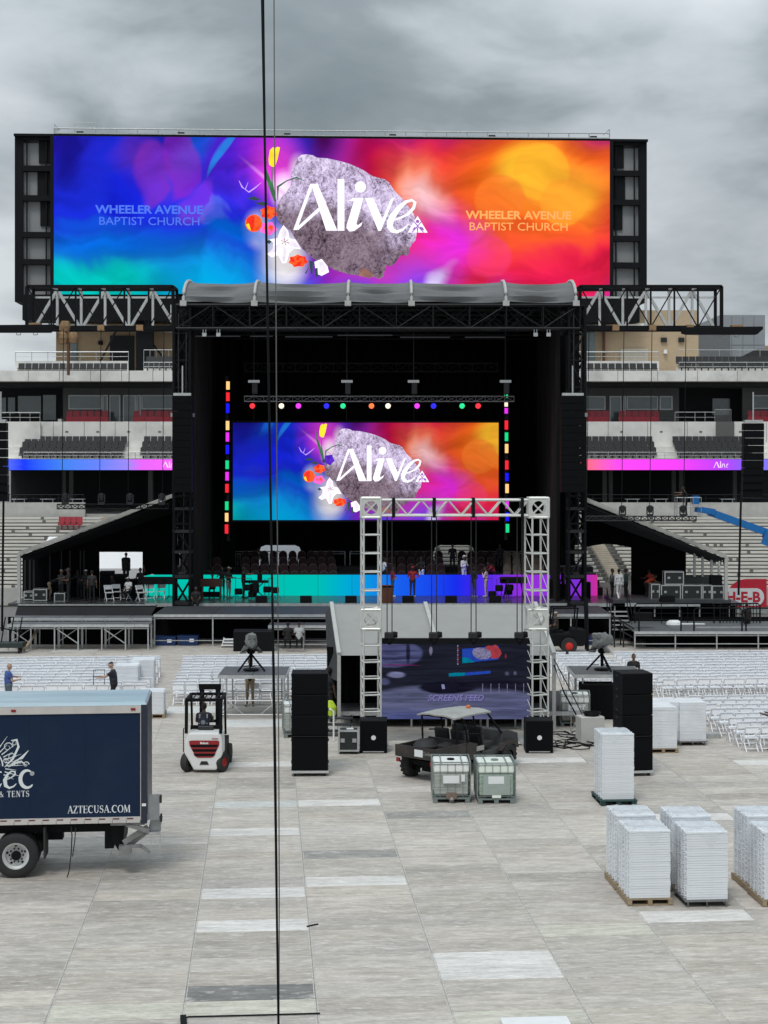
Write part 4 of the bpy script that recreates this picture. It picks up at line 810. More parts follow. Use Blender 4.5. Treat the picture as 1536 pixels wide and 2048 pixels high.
# wings
def wing(side):
    L = side == 'left'; t = thing('wing_canopy', f'sloping black side stage canopy {side} of the stage', 'canopy')
    Z = 85.5; (pa, ya), (pb, yb) = ((345,992),(38,1108)) if L else ((1166,997),(1452,1113))
    A, B = P(pa,ya,Z), P(pb,yb,Z); n = 10; top = MB()
    for y0, y1 in ((0,1.4),(1.4,2.8),(2.8,4.2)):
        for k in range(n):
            p, q = A.lerp(B,k/n), A.lerp(B,(k+1)/n); top.add([p+Vector((0,y0,0)),q+Vector((0,y0,0)),q+Vector((0,y1,0.0)),p+Vector((0,y1,0))],[(0,1,2,3)])
    top.build('canopy_sheet', mat('canopy_top', (0.30,0.30,0.29), 0.8, 0, 0.15, 2), t)
    MB().beam(A+Vector((0,-0.05,0.02)), B+Vector((0,-0.05,0.02)), 0.12, 0.2).build('edge_rail', mat('tan_edge', (0.42,0.41,0.38), 0.6), t)
    rib_ = MB()
    for k in range(1,5): rib_.beam(A+Vector((0,0.8*k-0.5,-0.12-0.17*k)), B+Vector((0,0.8*k-0.5,-0.10-0.09*k)), 0.10, 0.14)
    rib_.build('rafter', DRK if not L else BLK, t)
    p = MB(); p.beam((B.x,Z,DZ),(B.x,Z,B.z),0.17); p.build('post', FABT, t)
    # black cloth under the slope, deep behind the rail
    yy = Z+3.9; f = lambda px: A.z+(B.z-A.z)*((X(px,yy)-A.x)/(B.x-A.x))
    dr = MB(); cols = [345,318,288,285,240,199,195,160,120,80,45] if L else [1166,1185,1225,1262,1266,1300,1340,1368,1372]
    def low(px):
        if L: return ZZ(1104,yy) if 199 <= px <= 286 else (ZZ(1148.5,yy) if px > 289 else DZ)
        if px <= 1262: return ZZ(1096-8*math.sin((px-1166)/96*math.pi),yy)
        return DZ
    for a, b in zip(cols, cols[1:]):
        m_ = (a+b)/2; nn = 2
        for k in range(nn):
            u, v = a+(b-a)*k/nn, a+(b-a)*(k+1)/nn; zl0 = low(u) if (low(m_) != DZ) else DZ; zl1 = low(v) if (low(m_) != DZ) else DZ
            if low(m_) != DZ: zl0, zl1 = max(zl0,low(m_)-0.1), max(zl1,low(m_)-0.1)
            dr.add([(X(u,yy),yy+0.05*(k%2),zl0),(X(v,yy),yy+0.05*((k+1)%2),zl1),(X(v,yy),yy,f(v)-0.02),(X(u,yy),yy,f(u)-0.02)],[(0,1,2,3)])
    dr.build('hanging_cloth', DRAPE, t, normals=False)
    if not L:
        w = MB()
        for px in (1389,1405,1423,1438): w.beam((X(px,88),88,DZ),(X(px,88),88,f(px)-0.1),0.12)
        w.build('white_pole', PALET, t); s = MB()
        for k in range(9):
            u = 1372+9*k; s.add([(X(u,88.2),88.2,f(u)),(X(u+9,88.2),88.2,f(u+9)),(X(u+7,88.2),88.2,f(u+9)-0.30-0.15*(k%3)),(X(u+2,88.2),88.2,f(u)-0.25-0.1*(k%2))],[(0,1,2,3)])
        s.build('cloth_fringe', DRAPE, t)
    else:
        w = MB()
        for px in (100,123,140,161,168): w.beam((X(px,89.2),89.2,DZ),(X(px,89.2),89.2,DZ+2.6),0.07)
        for px in (50,60,68): w.beam((X(px,88.5),88.5,DZ),(X(px,88.5),88.5,DZ+2.1),0.10)
        w.build('pole', DRK, t)
    return t
wing('left'); wing('right')
# white marquee backstage
wt = thing('marquee', 'bright white marquee standing backstage behind the left wing', 'tent', (X(300,100.3),100.3,0))
WTM = mat('white_tarp', (0.82,0.82,0.82), 0.6, 0, 0.03)
b = MB(); b.add([(-7.6,0,2.4),(11.2,0,2.4),(11.2,3.2,4.25),(-7.0,3.2,4.25)],[(0,1,2,3)]); b.build('roof_sheet', WTM, wt); MB().add([(-7.35,0,1.3),(11.2,0,1.3),(11.2,0,2.4),(-7.35,0,2.4)],[(0,1,2,3)]).build('wall', WTM, wt); b = MB(); [b.beam((x_,0.05,0),(x_,0.05,2.38),0.08) for x_ in (-7.2,-3,2,6,11)]; b.build('pole', GALV, wt)

def stage_picture(blob):
    alive_picture(lambda *a, **k: blob(*a, **k) if not (len(a) > 4 and a[0] < 0.32 and a[1] > 0.45 and a[4][0] > 0.1) else None)
    blob(0.17,0.95,0.12,0.5,(0.008,0.006,0.20),0.9,hard=0.1); blob(0.26,0.60,0.10,0.30,(0.006,0.012,0.72),0.85); blob(0.245,0.95,0.012,0.22,(0.01,0.16,0.8),0.8,rot=35,hard=0.3)
# inner LED screen
IS = thing('stage_screen', 'wide LED screen at the back of the stage showing Alive picture', 'led screen', (X(732,92),92,0)); k3 = 92/F
ix0, ix1, iz0, iz1 = (466-732)*k3, (997-732)*k3, ZZ(1040,92), ZZ(845.5,92)
MB().bb((ix0-0.1,0.05,iz0-0.12),(ix1+0.1,0.4,iz1+0.12)).build('cabinet_frame', BLK, IS)
MB().bb((ix0,-0.03,iz0),(ix1,0.048,iz1)).build('led_face', art_bg('stage_screen_led', 0.158, 0.85, 0.03, 0.93, s=0.62, painter=stage_picture), IS)
def cvt2(zx, zy):
    sx_, sy_ = 450+zx*0.293, 280+zy*0.293; px, py = 734+(sx_-675.6)*0.69, 891+(sy_-363.5)*0.69
    return ((px-732)*k3, max(iz0+0.01, H-(py-HY)*k3))
picture(IS, cvt2, 0.293*0.69*k3, -0.035, True)
hg = MB()
for px in (507,693,828,1010): MB().tube((X(px,92)-X(732,92),0.2,iz1),(X(px,92)-X(732,92),0.2,17.5),0.02,5).build('hanging_cable', DRK, IS)

# vertical pixel bars
PCOL = {'o':(1.0,0.55,0.2),'r':(0.85,0.02,0.035),'b':(0.010,0.010,0.85),'m':(0.70,0.03,0.75),'g':(0.01,0.60,0.22),'w':(0.95,0.8,0.6)}
def pixel_bar(label, px0, px1, y0, items):
    Z = 88.5; t = thing('light_bar', label, 'stage light', (X(px0,Z),Z,0)); 
    zz = [ZZ(i[1],Z) for i in items]+[ZZ(i[2],Z) for i in items]
    MB().beam((0,0.12,min(zz)-0.4),(X(px1,Z)-X(px0,Z),0.12,max(zz)+0.3),0.16,0.1).build('mast', BLK, t)
    n = len(items)
    for i, (c, a, b) in enumerate(items):
        f_ = ((a+b)/2-items[0][1])/(items[-1][2]-items[0][1]); cx_ = (X(px1,Z)-X(px0,Z))*(1-f_) if items[0][1] < 0 else (X(px1,Z)-X(px0,Z))*f_
        MB().bb((cx_-0.09,-0.05,ZZ(b-1,Z)),(cx_+0.09,0.05,ZZ(a+1,Z))).build('pixel_tile', emit('pixel_'+c, PCOL[c], 1.0), t)
pixel_bar('tall column of coloured pixel tiles left of the stage screen', 456, 453, 0, [('o',762,780),('r',784,803),('b',806,827),('o',841,861),('m',864,884),('b',889,909),('g',920,939),('m',943,962),('r',967,986),('g',1002,1021),('o',1025,1044),('r',1048,1068)])
pixel_bar('tall column of coloured pixel tiles right of the stage screen', 1012, 1015, 0, [('b',776,783),('g',788,797),('w',804,814),('m',815,828),('r',840,860),('g',864,883),('o',887,907),('r',920,940),('b',945,963),('o',967,987),('m',1002,1018),('b',1024,1043),('g',1047,1066)])
# lighting truss with round lamps
LTZ = 87.5
lt_ = thing('lighting_truss', 'slim black truss carrying round lamps above the stage screen', 'truss', (0,LTZ,ZZ(798,LTZ))); b = MB()
truss(b, (X(489,LTZ),0,0),(X(1028,LTZ),0,0),0.3,0.28,28,0.028,0.016); b.build('lattice', mat('truss_grey',(0.10,0.10,0.11),0.45,0.6,0.15), lt_); b = MB()
for px in (508,694,827,1011): MB().tube((X(px,LTZ),0,0.1),(X(px,LTZ),0,ZZ(665,LTZ)-ZZ(798,LTZ)),0.018,5).build('hanging_cable', DRK, lt_)
for i, px in enumerate((508,694,827,1011)):
    t = thing('chain_hoist', f'dark chain hoist above the lighting truss, {nth(i+1)} of four from left', 'hoist', P(px,768,LTZ), 0, 'hoists above the lighting truss')
    MB().box((0.05,0,-0.25),(0.30,0.3,0.6)).build('body', DRK, t, bevel=0.03); MB().box((0,0,0.14),(0.62,0.2,0.14)).build('bracket', GALV, t); MB().tube((0,0,-1.0),(0,0,-0.5),0.04).build('chain', DRK, t)
LC = [(505,'r','red'),(563,'w','warm white'),(597,'m','violet'),(653,'b','blue'),(686,'g','green'),(743,'r2','orange red'),(776,'w','warm white'),(834,'m','violet'),(867,'b','blue'),(924,'g','green'),(956,'r','red')]
PCOL['r2'] = (1.0,0.16,0.04)
for i, (px, c, nm) in enumerate(LC):
    where = 'over the left half' if px < 732 else 'over the right half'
    t = thing('stage_lamp', f'round {nm} stage lamp hanging {where} of the stage screen', 'stage light', P(px,812,LTZ), 0, 'round lamps on the lighting truss'); 
    if c in ('r','w') and nm == 'red': pass
    MB().lathe((0,0,0),[(0.15,-0.10),(0.17,0.0),(0.13,0.35),(0.05,0.4)],axis='Y',n=14).build('housing', BLK, t)
    MB().lathe((0,-0.12,0),[(0.0,-0.03),(0.10,-0.015),(0.145,0.015)],axis='Y',n=16).build('lens', emit('lamp_'+c, tuple(min(1,v+0.015) for v in PCOL[c]), 1.25, 0.35, 9), t)
    b = MB(); b.pipe([(-0.19,0.1,0),(-0.19,0.1,0.2),(0.19,0.1,0.2),(0.19,0.1,0)],0.02); b.tube((0,0.1,0.2),(0,0.1,0.32),0.025); b.build('yoke', BLK, t)
# dim second truss deep in the roof
b = MB(); truss(b,(X(490,95),95,ZZ(735,95)),(X(995,95),95,ZZ(735,95)),0.4,0.5,20,0.03,0.02); tag(b.build('lighting_truss', DRK),'dim upper black truss deep in the stage roof','truss')

# LED wall strip along the choir risers
LW = thing('led_wall', 'low teal to magenta LED wall along the front of the choir risers', 'led screen', (X(742,90.2),90.2,DZ+0.006)); lh = ZZ(1150,90.2)-DZ
segs = [290,364,432,500,568,636,704,764,826,888,940,984,1050,1110,1195]; LCOLS = [(0.0,(0.0,0.58,0.45)),(0.38,(0.0,0.55,0.48)),(0.46,(0.0,0.40,0.75)),(0.56,(0.01,0.12,0.90)),(0.70,(0.01,0.02,0.90)),(0.78,(0.14,0.03,0.85)),(0.84,(0.34,0.03,0.75)),(0.90,(0.26,0.03,0.72)),(0.96,(0.20,0.03,0.70)),(1,(0.62,0.03,0.30))]
def lcol(f_):
    for (a, c), (b_, d) in zip(LCOLS, LCOLS[1:]):
        if a <= f_ <= b_: s_ = (f_-a)/(b_-a); return tuple(c[i]+(d[i]-c[i])*s_ for i in range(3))
    return LCOLS[-1][1]
for a, b in zip(segs, segs[1:]):
    x0, x1 = X(a,90.2)-LW.location.x, X(b,90.2)-LW.location.x; fa, fb = (a-290)/905, (b-290)/905
    MB().bb((x0+0.01,-0.04,0),(x1-0.01,0.1,lh)).build('led_panel', ramp_emit('led_wall', [(0,lcol(fa)),(0.5,lcol((fa+fb)/2)),(1,lcol(fb))], 0.74), LW)
# choir risers and chairs
cr_ = thing('choir_riser', 'dark stepped choir riser behind the LED wall', 'riser'); rows = [(91.2,1.95),(92.6,2.25),(94.0,2.55),(95.4,2.85)]
for y, z in rows: MB().bb((X(300,92),y-0.4,z-0.4),(X(1200,92),y+1.0,z)).build('step', mat('riser_carpet',(0.02,0.018,0.02),0.95), cr_)
b = MB(); zr = ZZ(1103,97); 
for a, c in ((300,360),(385,455),(465,560),(620,690),(700,780),(790,865),(960,1030),(1040,1110)): b.tube((X(a,97),97,zr),(X(c,97),97,zr),0.035,5); b.tube((X(a,97),97,zr-0.14),(X(c,97),97,zr-0.14),0.025,5); [b.tube((X(v,97),97,2.0),(X(v,97),97,zr),0.03,5) for v in (a,c)]
for a in (465,830,985):
    for k in range(7): b.tube((X(a+3.2*k,97),97,2.6),(X(a+3.2*k,97),97,zr-0.14),0.018,4)
b.build('back_railing', GALV, cr_)
CHB = mat('burgundy_upholstery', (0.026,0.006,0.009), 0.85, 0, 0.2); CHT = mat('tan_upholstery', (0.16,0.13,0.10), 0.85, 0, 0.2)
def choir_chair(m):
    b = MB(); pts = [(-0.22,0.45)]+[(0.22*math.cos(R(a)),0.66+0.24*math.sin(R(a))) for a in range(180,-1,-30)]+[(0.22,0.45)]
    b.prism(pts,-0.24,-0.19,0); b.box((0,0.02,0.46),(0.46,0.46,0.07),0)
    b.pipe([(-0.235,-0.235,0.0),(-0.235,-0.235,0.66)]+[(0.235*math.cos(R(a)),-0.235,0.66+0.255*math.sin(R(a))) for a in range(150,0,-30)]+[(0.235,-0.235,0.66),(0.235,-0.235,0)],0.016,5,1)
    for s_ in (-1,1): b.tube((s_*0.21,0.22,0),(s_*0.21,0.2,0.44),0.014,5,m=1)
    return b.mesh('choir_chair', [m, mat('chair_frame_bronze',(0.13,0.10,0.09),0.4,0.5)])
CM, CM2 = choir_chair(CHB), choir_chair(CHT); rr = random.Random(8)
for ri, (y, z) in enumerate(rows):
    k = 0
    for px0, px1, m_, w in ((375,465,CM,'left'),(490,690,CM,'centre left'),(765,905,CM,'centre'),(925,1010,CM,'centre right'),(1015,1135,CM2,'right')):
        x = X(px0,y); n = int((X(px1,y)-x)/0.56)
        for i in range(n):
            o = inst(m_,'choir_chair',None,(x+i*0.56,y+0.25,z),(0,0,math.pi+rr.gauss(0,0.05)))
            tag(o, f'{"dark red" if m_ is CM else "tan"} choir chair, {nth(i+1)} from left, {nth(ri+1)} row, {w} block of riser', 'chair', 'choir chairs on the riser')
# podium, monitors and instruments
t = thing('podium', 'brown wooden podium at the front edge of the stage', 'podium', (X(774,85.7),85.7,DZ)); WB = mat('mahogany',(0.10,0.028,0.014),0.45,0,0.25,3,stretch=(6,6,0.6))
MB().box((0,0,0.42),(0.62,0.45,0.84),taper=1.08).build('body', WB, t); MB().box((0,-0.02,0.90),(0.74,0.56,0.06),rx=R(-12)).build('top', WB, t)
def wedge(px, Z, z, label, w=0.62):
    t = thing('monitor_wedge', label, 'loudspeaker', (X(px,Z),Z,z),0,'stage monitor wedges'); MB().prismx([(-0.25,0),(0.25,0),(0.25,0.12),(-0.05,0.36),(-0.25,0.34)],-w/2,w/2).build('cabinet', BLK, t, bevel=0.01); MB().box((0,0.11,0.25),(w*0.86,0.36,0.015),rx=R(-38)).build('grille', GRILLE, t); return t
for px, w in ((523,'left of the tall cable'),(612,'centre left, right of cables'),(702,'left of the white goalpost tower'),(816,'in front of the red shirted singer'),(902,'centre of the blue LED wall'),(990,'in front of the black backline')): wedge(px, 86.0, DZ, f'black floor monitor wedge on stage edge, {w}')
wedge(520,82.0,1.0,'lower monitor wedge on front ramp, left of its twin'); wedge(611,82.0,1.0,'lower monitor wedge on front ramp, right of its twin'); wedge(1285,79.2,1.31,'black monitor wedge on the right railed riser',0.9)
wedge(1334,82.2,1.9,'small black wedge speaker before the stacked flight cases',0.75)
def stand_music(px, Z, lab):
    t = thing('music_stand', lab, 'music stand', (X(px,Z),Z,DZ),0,'music stands by the left tower'); MB().box((0,0,1.05),(0.62,0.06,0.42),rx=R(-20)).build('desk', BLK, t); b = MB(); b.tube((0,0,0.1),(0,0.02,1.0),0.018)
    for a in (0,120,240): b.tube((0,0,0.25),(0.28*math.cos(R(a)),0.28*math.sin(R(a)),0.01),0.012)
    b.build('stand', BLK, t)
for i, px in enumerate((297,318,338)): stand_music(px, 87.6, f'black music stand against teal LED wall, {nth(i+1)} from left')
t = thing('keyboard', 'brown organ console on the left of the stage', 'organ', (X(423,88.6),88.6,DZ)); MB().box((0,0,0.86),(1.2,0.5,0.42)).build('console', mat('organ_brown',(0.09,0.032,0.024),0.5,0,0.2), t); b = MB()
for s_ in (-0.5,0.5): b.box((s_,0,0.33),(0.08,0.4,0.66))
b.build('leg', mat('organ_brown',(0,0,0)), t); MB().box((0,0.1,0.2),(0.9,0.1,0.3)).build('pedalboard', BLK, t)
t = thing('keyboard', 'black stage piano on crossed legs beside the tall cable', 'keyboard', (X(512,88.6),88.6,DZ)); MB().box((0,0,0.92),(1.35,0.4,0.13)).build('case', BLK, t); b = MB(); b.beam((-0.5,0,0),(0.4,0,0.86),0.05); b.beam((0.5,0,0),(-0.4,0,0.86),0.05); b.build('leg', BLK, t); MB().box((0.2,0.1,1.15),(0.28,0.05,0.34)).build('music_rest', BLK, t)
t = thing('keyboard', 'long black keyboard before the magenta end of LED wall', 'keyboard', (X(1027,88.6),88.6,DZ)); MB().box((0,0,1.0),(1.5,0.5,0.34)).build('case', BLK, t, bevel=0.05); b = MB(); [b.beam((s_*0.55,0,0),(s_*0.4,0,0.86),0.06) for s_ in (-1,1)]; b.build('leg', BLK, t)
def drums(px, lab, n, sd):
    r_ = random.Random(sd); t = thing('drum_kit', lab, 'drums', (X(px,88.2),88.2,DZ))
    for i in range(n):
        a = r_.uniform(-0.9,0.9); h_ = r_.uniform(0.25,0.7); MB().lathe((a,r_.uniform(-0.3,0.3),h_),[(0.0,-0.16),(0.21,-0.16),(0.22,0.0),(0.21,0.16),(0.0,0.16)],n=12).build('drum', BLK, t); 
    b = MB()
    for i in range(n): a = r_.uniform(-1,1); b.tube((a,0,0),(a,0,1.1),0.015); b.tube((a-0.2,0,0),(a,0,0.3),0.012); b.tube((a+0.2,0,0),(a,0,0.3),0.012)
    b.build('stand', DRK, t)
    for i in range(2): MB().lathe((r_.uniform(-1,1),0,1.12),[(0.0,0.02),(0.22,0.0),(0.0,-0.004)],n=12).build('cymbal', mat('brass',(0.3,0.22,0.08),0.35,0.9), t)
drums(528,'black drums and cymbal stands beside tall cable on stage',5,3); drums(1000,'black percussion set in front of violet LED wall',4,6); drums(480,'small dark amplifier and drum group behind stage piano',3,9)
for px0, px1, py, lab in ((200,228,1142,'dark amplifier rack at left of the bright opening'),(229,256,1148,'low dark amplifier rack mid bright opening'),(257,287,1158,'dark amplifier rack below the standing man'),(1098,1121,1158,'dark amplifier rack left of right roof tower'),(1122,1139,1168,'lower dark amplifier rack beside right roof tower'),(1165,1181,1164,'dark amplifier rack just right of right roof tower')):
    t = thing('amplifier_rack', lab, 'amplifier', (X((px0+px1)/2,88.6),88.7,DZ)); w = (px1-px0)*88.6/F; h_ = ZZ(py,88.6)-DZ; MB().box((0,0,h_/2),(w,0.5,h_)).build('case', BLK, t, bevel=0.02); MB().box((0,-0.26,h_*0.55),(w*0.85,0.02,h_*0.7)).build('front', GRILLE, t)
# white folding chairs at the left of the stage come later with the other chairs
def flight_case(px0, px1, py0, py1, Z, lab, dep=0.7, grp='flight cases', rz=0, latch=True):
    x0, x1, z0, z1 = X(px0,Z), X(px1,Z), ZZ(py1,Z), ZZ(py0,Z); t = thing('flight_case', lab, 'flight case', ((x0+x1)/2,Z+dep/2,z0),rz,grp); w, h_ = (x1-x0), (z1-z0)
    MB().box((0,0,h_/2),(w-0.04,dep-0.04,h_-0.03)).build('body', mat('case_laminate',(0.02,0.024,0.024),0.45,0,0.2), t)
    b = MB(); e = 0.055
    for sx in (-1,1):
        for sy in (-1,1): b.box((sx*(w-e)/2,sy*(dep-e)/2,h_/2),(e,e,h_))
        for z in (e/2,h_-e/2): b.box((sx*(w-e)/2,0,z),(e*0.98,dep-2*e,e))
    for sy in (-1,1):
        for z in (e/2,h_-e/2): b.box((0,sy*(dep-e)/2,z),(w-2*e,e*0.98,e))
    b.build('edge_trim', ALU, t)
    if latch:
        c = MB()
        for sx in (-0.28,0.28): c.box((sx*w,-dep/2-0.005,h_*0.52),(0.13,0.03,0.12))
        c.build('latch', GALV, t)
    return t
flight_case(47,67,1183,1200,87,'small flight case beside larger case under left canopy'); flight_case(66,94,1178,1202,86.5,'silver edged flight case under left canopy'); flight_case(108,130,1186,1204,86.6,'dark flight case between crew under left canopy',latch=False)
ZC = 86.2
def upper(a,b,c,d,lab): return flight_case(a,b,c,d,ZC,lab,grp='flight cases stacked right of the stage')
# right side platform with stacked flight cases
t = thing('stage_platform', 'raised platform holding stacked flight cases right of the stage', 'platform', (X(1350,85.3),85.3,0)); zp = ZZ(1200,85.3)
MB().bb((X(1226,85.3)-t.location.x,0.0,zp-0.3),(X(1462,85.3)-t.location.x,3.5,zp)).build('deck', TAR, t); MB().bb((X(1250,85.3)-t.location.x,-0.06,zp-0.34),(X(1400,85.3)-t.location.x,-0.005,zp-0.16)).build('edge_strip', ALU, t)
b = MB()
for px in (1230,1270,1310,1360,1400,1460): b.tube((X(px,85.3)-t.location.x,0.1,0),(X(px,85.3)-t.location.x,0.1,zp-0.3),0.04)
b.build('leg', GALV, t)
zb_ = 1199
upper(1322,1362,1170,zb_,'flight case in bottom row, second from left, right of stage'); upper(1364,1404,1170,zb_,'flight case in bottom row, third from left, right of stage'); upper(1405,1424,1170,zb_,'narrow flight case in bottom row between two wider ones'); upper(1302,1320,1168,zb_,'open fronted flight case at left end of stack'); upper(1424,1448,1171,zb_,'flight case at right end under a black box')
upper(1329,1368,1143,1169.5,'flight case lying on top of the bottom row')
t = MB(); t.box((X(1432,86.4),86.5,ZZ(1160.5,86.4)),(0.62,0.5,0.54)); tag(t.build('equipment_box', BLK), 'plain black box standing on the right end flight case', 'box')
t = MB(); t.prismx([(0,0),(0.8,0),(0.8,0.5),(0.1,0.35)],-1.2,1.2); tag(t.build('covered_stack', mat('grey_tarp',(0.07,0.075,0.07),0.8,0,0.25), None,(X(1395,87.5),87.5,ZZ(1170,87.5))), 'grey covered gear slumped behind the flight cases', 'gear')

# ------------------------------------------------------------------ risers in front of the stage
def deck_table(name, lab, px0, px1, py, Z, dep, bays, base=0.0, m=TAR, brace=True, grp='stage risers', lower=True):
    z = ZZ(py,Z); x0, x1 = X(px0,Z), X(px1,Z); t = thing(name, lab, 'riser', ((x0+x1)/2,Z,base),0,grp); w = (x1-x0)/2; z -= base
    for k in range(bays):
        a = -w+2*w*k/bays; b_ = -w+2*w*(k+1)/bays; MB().bb((a+0.01,0,z-0.05),(b_-0.01,dep,z)).build('deck_board', m, t); 
        e = MB(); e.bb((a+0.005,-0.03,z-0.13),(b_-0.005,-0.002,z+0.006)); e.build('edge_strip', ALU, t)
    l = MB()
    for k in range(bays+1):
        a = min(max(-w+2*w*k/bays,-w+0.05),w-0.05)
        for y in (0.06,dep-0.06): l.beam((a,y,0),(a,y,z-0.06),0.06)
    for y in (0.06,dep-0.06): l.beam((-w,y,z-0.2),(w,y,z-0.2),0.045)
    if lower: l.beam((-w,0.06,0.28),(w,0.06,0.28),0.04)
    if brace:
        for k in range(bays):
            if k % 2 == 0:
                a = -w+2*w*k/bays; b_ = -w+2*w*(k+1)/bays; l.beam((a,0.06,z-0.15),(b_,0.06,0.33),0.045); l.beam((b_,dep-0.1,z-0.15),(a,dep-0.1,0.33),0.04)
    l.build('leg_frame', GALV, t); return t
DKB = mat('dark_deck',(0,0,0)); GDK = mat('grey_deck',(0.10,0.105,0.11),0.55,0,0.15,2,dirt=(0.2,0.2,0.2),damt=0.4)
deck_table('stage_riser','front row of bare legged risers at the far left',14,298,1249,77.2,1.25,6,m=GDK,lower=False)
deck_table('stage_riser','second step of risers rising behind the front left row',22,304,1236,78.6,1.25,6,m=GDK,brace=False,lower=False)
sk = thing('stage_skirt', 'dark sloping skirt between left risers and the stage', 'skirt', (X(170,82),82,0)); MB().prism([(X(30,82)-sk.location.x,ZZ(1231,82)),(X(302,82)-sk.location.x,ZZ(1231,82)),(X(314,82)-sk.location.x,ZZ(1210,82)),(X(36,82)-sk.location.x,ZZ(1210,82))],0,0.15).build('cloth', mat('charcoal_cloth',(0.035,0.036,0.04),0.9,0,0.2,1), sk)
MB().bb((X(36,82)-sk.location.x,-0.04,ZZ(1211,82)),(X(312,82)-sk.location.x,-0.003,ZZ(1208.5,82))).build('edge_strip', GALV, sk); b = MB(); [b.tube((X(p_,82)-sk.location.x,0.4,0),(X(p_,82)-sk.location.x,0.4,1.4),0.04) for p_ in (40,120,200,300)]; b.build('leg', BLK, sk)
deck_table('stage_riser','long dark front deck left of centre over blue bins',307,662,1229,79.0,4.5,3,brace=False)
deck_table('stage_riser','lower deck step beside the tall cable and tent',536,676,1251,77.4,1.5,2,brace=False)
deck_table('stage_riser','dark front deck over blue bins right of the tent',1062,1222,1228,79.0,4.5,2,brace=False)
ru = thing('drape', 'black drape, partly added to darken the space below the front decks', 'drape', (0,82.6,0)); MB().bb((X(16,82.6),0,0),(X(1640,82.6),0.05,1.1)).build('cloth', DRAPE, ru)
MB().bb((X(1292,78.7),-3.9,0),(X(1660,78.7),-3.85,0.80)).build('cloth', DRAPE, ru); MB().bb((X(18,79.9),-2.7,0),(X(300,79.9),-2.65,1.2)).build('cloth', DRAPE, ru)  # last cloth added to darken the space behind the left riser legs
BIN = mat('blue_plastic',(0.008,0.035,0.13),0.5,0,0.15,3); 
def bins(px0, px1, py0, py1, Z, lab, lid=None):
    x0, x1 = X(px0,Z), X(px1,Z); h_ = ZZ(py0,Z); t = thing('storage_bin', lab, 'bin', ((x0+x1)/2,Z,0),0,'blue bins under the decks'); w = x1-x0
    MB().box((0,0.4,h_*0.46),(w*0.94,0.8,h_*0.92),taper=1.04).build('tub', BIN, t, bevel=0.02); MB().box((0,0.4,h_*0.96),(w,0.88,h_*0.08)).build('rim', lid or BIN, t)
    b = MB()
    for k in range(4): b.box((-w*0.35+w*0.233*k,-0.01,h_*0.45),(0.05,0.05,h_*0.8))
    b.build('rib', BIN, t); MB().box((w*0.2,-0.03,h_*0.55),(0.22,0.02,0.16)).build('paper_tag', WHT, t)
bins(308,352,1274,1296,79.3,'blue plastic bin under left front deck, nearest the left'); bins(354,396,1272,1296,79.3,'blue plastic bin under left front deck with white tag'); bins(1166,1204,1270,1291,79.6,'blue plastic bin with reddish lid under right deck',mat('maroon_lid',(0.10,0.02,0.06),0.5))
for i, (x_, y_, m_) in enumerate(((458,1286,WHT),(462,1291,WHT))): 
    pass
t = thing('portable_steps','white folded steps lying beneath left front deck','steps',(X(463,78.6),78.6,0)); 
for k in range(3): MB().box((0.05*k,0.15*k,0.10+0.13*k),(1.0,0.3,0.05)).build('tread', WHT, t)
b = MB(); b.beam((-0.48,0,0),(-0.4,0.4,0.42),0.05); b.beam((0.5,0,0),(0.58,0.4,0.42),0.05); b.build('stringer', GALV, t)
t = thing('equipment_box','tall black box standing behind the left broadcast camera','box',P(506,1300,76.9)); t.location.z = 0; MB().box((0,0.4,0.5),(1.9,0.8,1.0)).build('body', BLK, t, bevel=0.02); MB().box((0,-0.01,0.95),(1.8,0.02,0.04)).build('lid_edge', DRK, t)
# right railed riser
t = deck_table('stage_riser','long grey railed riser at the right edge of the stage',1268,1600,1263,77.6,6.6,4,m=GDK,brace=False)
z = ZZ(1263,77.6)
def pipe_rail(px0, px1, Z, z0, h_, n, lab):
    a, b_ = X(px0,Z), X(px1,Z); t = thing('guard_rail', lab, 'railing', ((a+b_)/2,Z,z0),0,'black guard rails'); w = (b_-a)/2
    MB().pipe([(-w,0,0),(-w,0,h_-0.1),(-w+0.1,0,h_),(w-0.1,0,h_),(w,0,h_-0.1),(w,0,0)],0.04).build('hoop', BLK, t); b = MB(); b.tube((-w,0,h_*0.5),(w,0,h_*0.5),0.018)
    for k in range(1,n): b.tube((-w+2*w*k/n,0,0),(-w+2*w*k/n,0,h_),0.02)
    b.build('infill', BLK, t)
pipe_rail(1278,1362,77.75,z,1.12,1,'black pipe guard rail on right riser, nearest the stage'); pipe_rail(1388,1484,77.75,z,1.12,1,'black pipe guard rail on right riser, middle one'); pipe_rail(1492,1580,77.75,z,1.12,1,'black pipe guard rail on right riser, outermost'); pipe_rail(1270,1428,81.6,z,1.0,3,'black guard rail along the back of right riser'); pipe_rail(1440,1520,81.6,z,1.0,12,'barred guard rail before the red sign')
t = thing('white_cloth','crumpled white cloth on the back of right riser','cloth',(X(1348,81),81,z)); MB().lathe((0,0,0),[(0.42,0),(0.38,0.12),(0.2,0.22),(0,0.25)],n=9).build('heap', WHT, t); MB().box((0.8,0,0.02),(1.5,0.3,0.05)).build('tail', WHT, t)
MB_ = MB(); MB_.beam((X(1392,79.3),79.3,z+0.03),(X(1560,79.3),79.3,z+0.03),0.06); tag(MB_.build('pipe', ALU), 'pale metal pipe lying on the grey right riser', 'pipe')
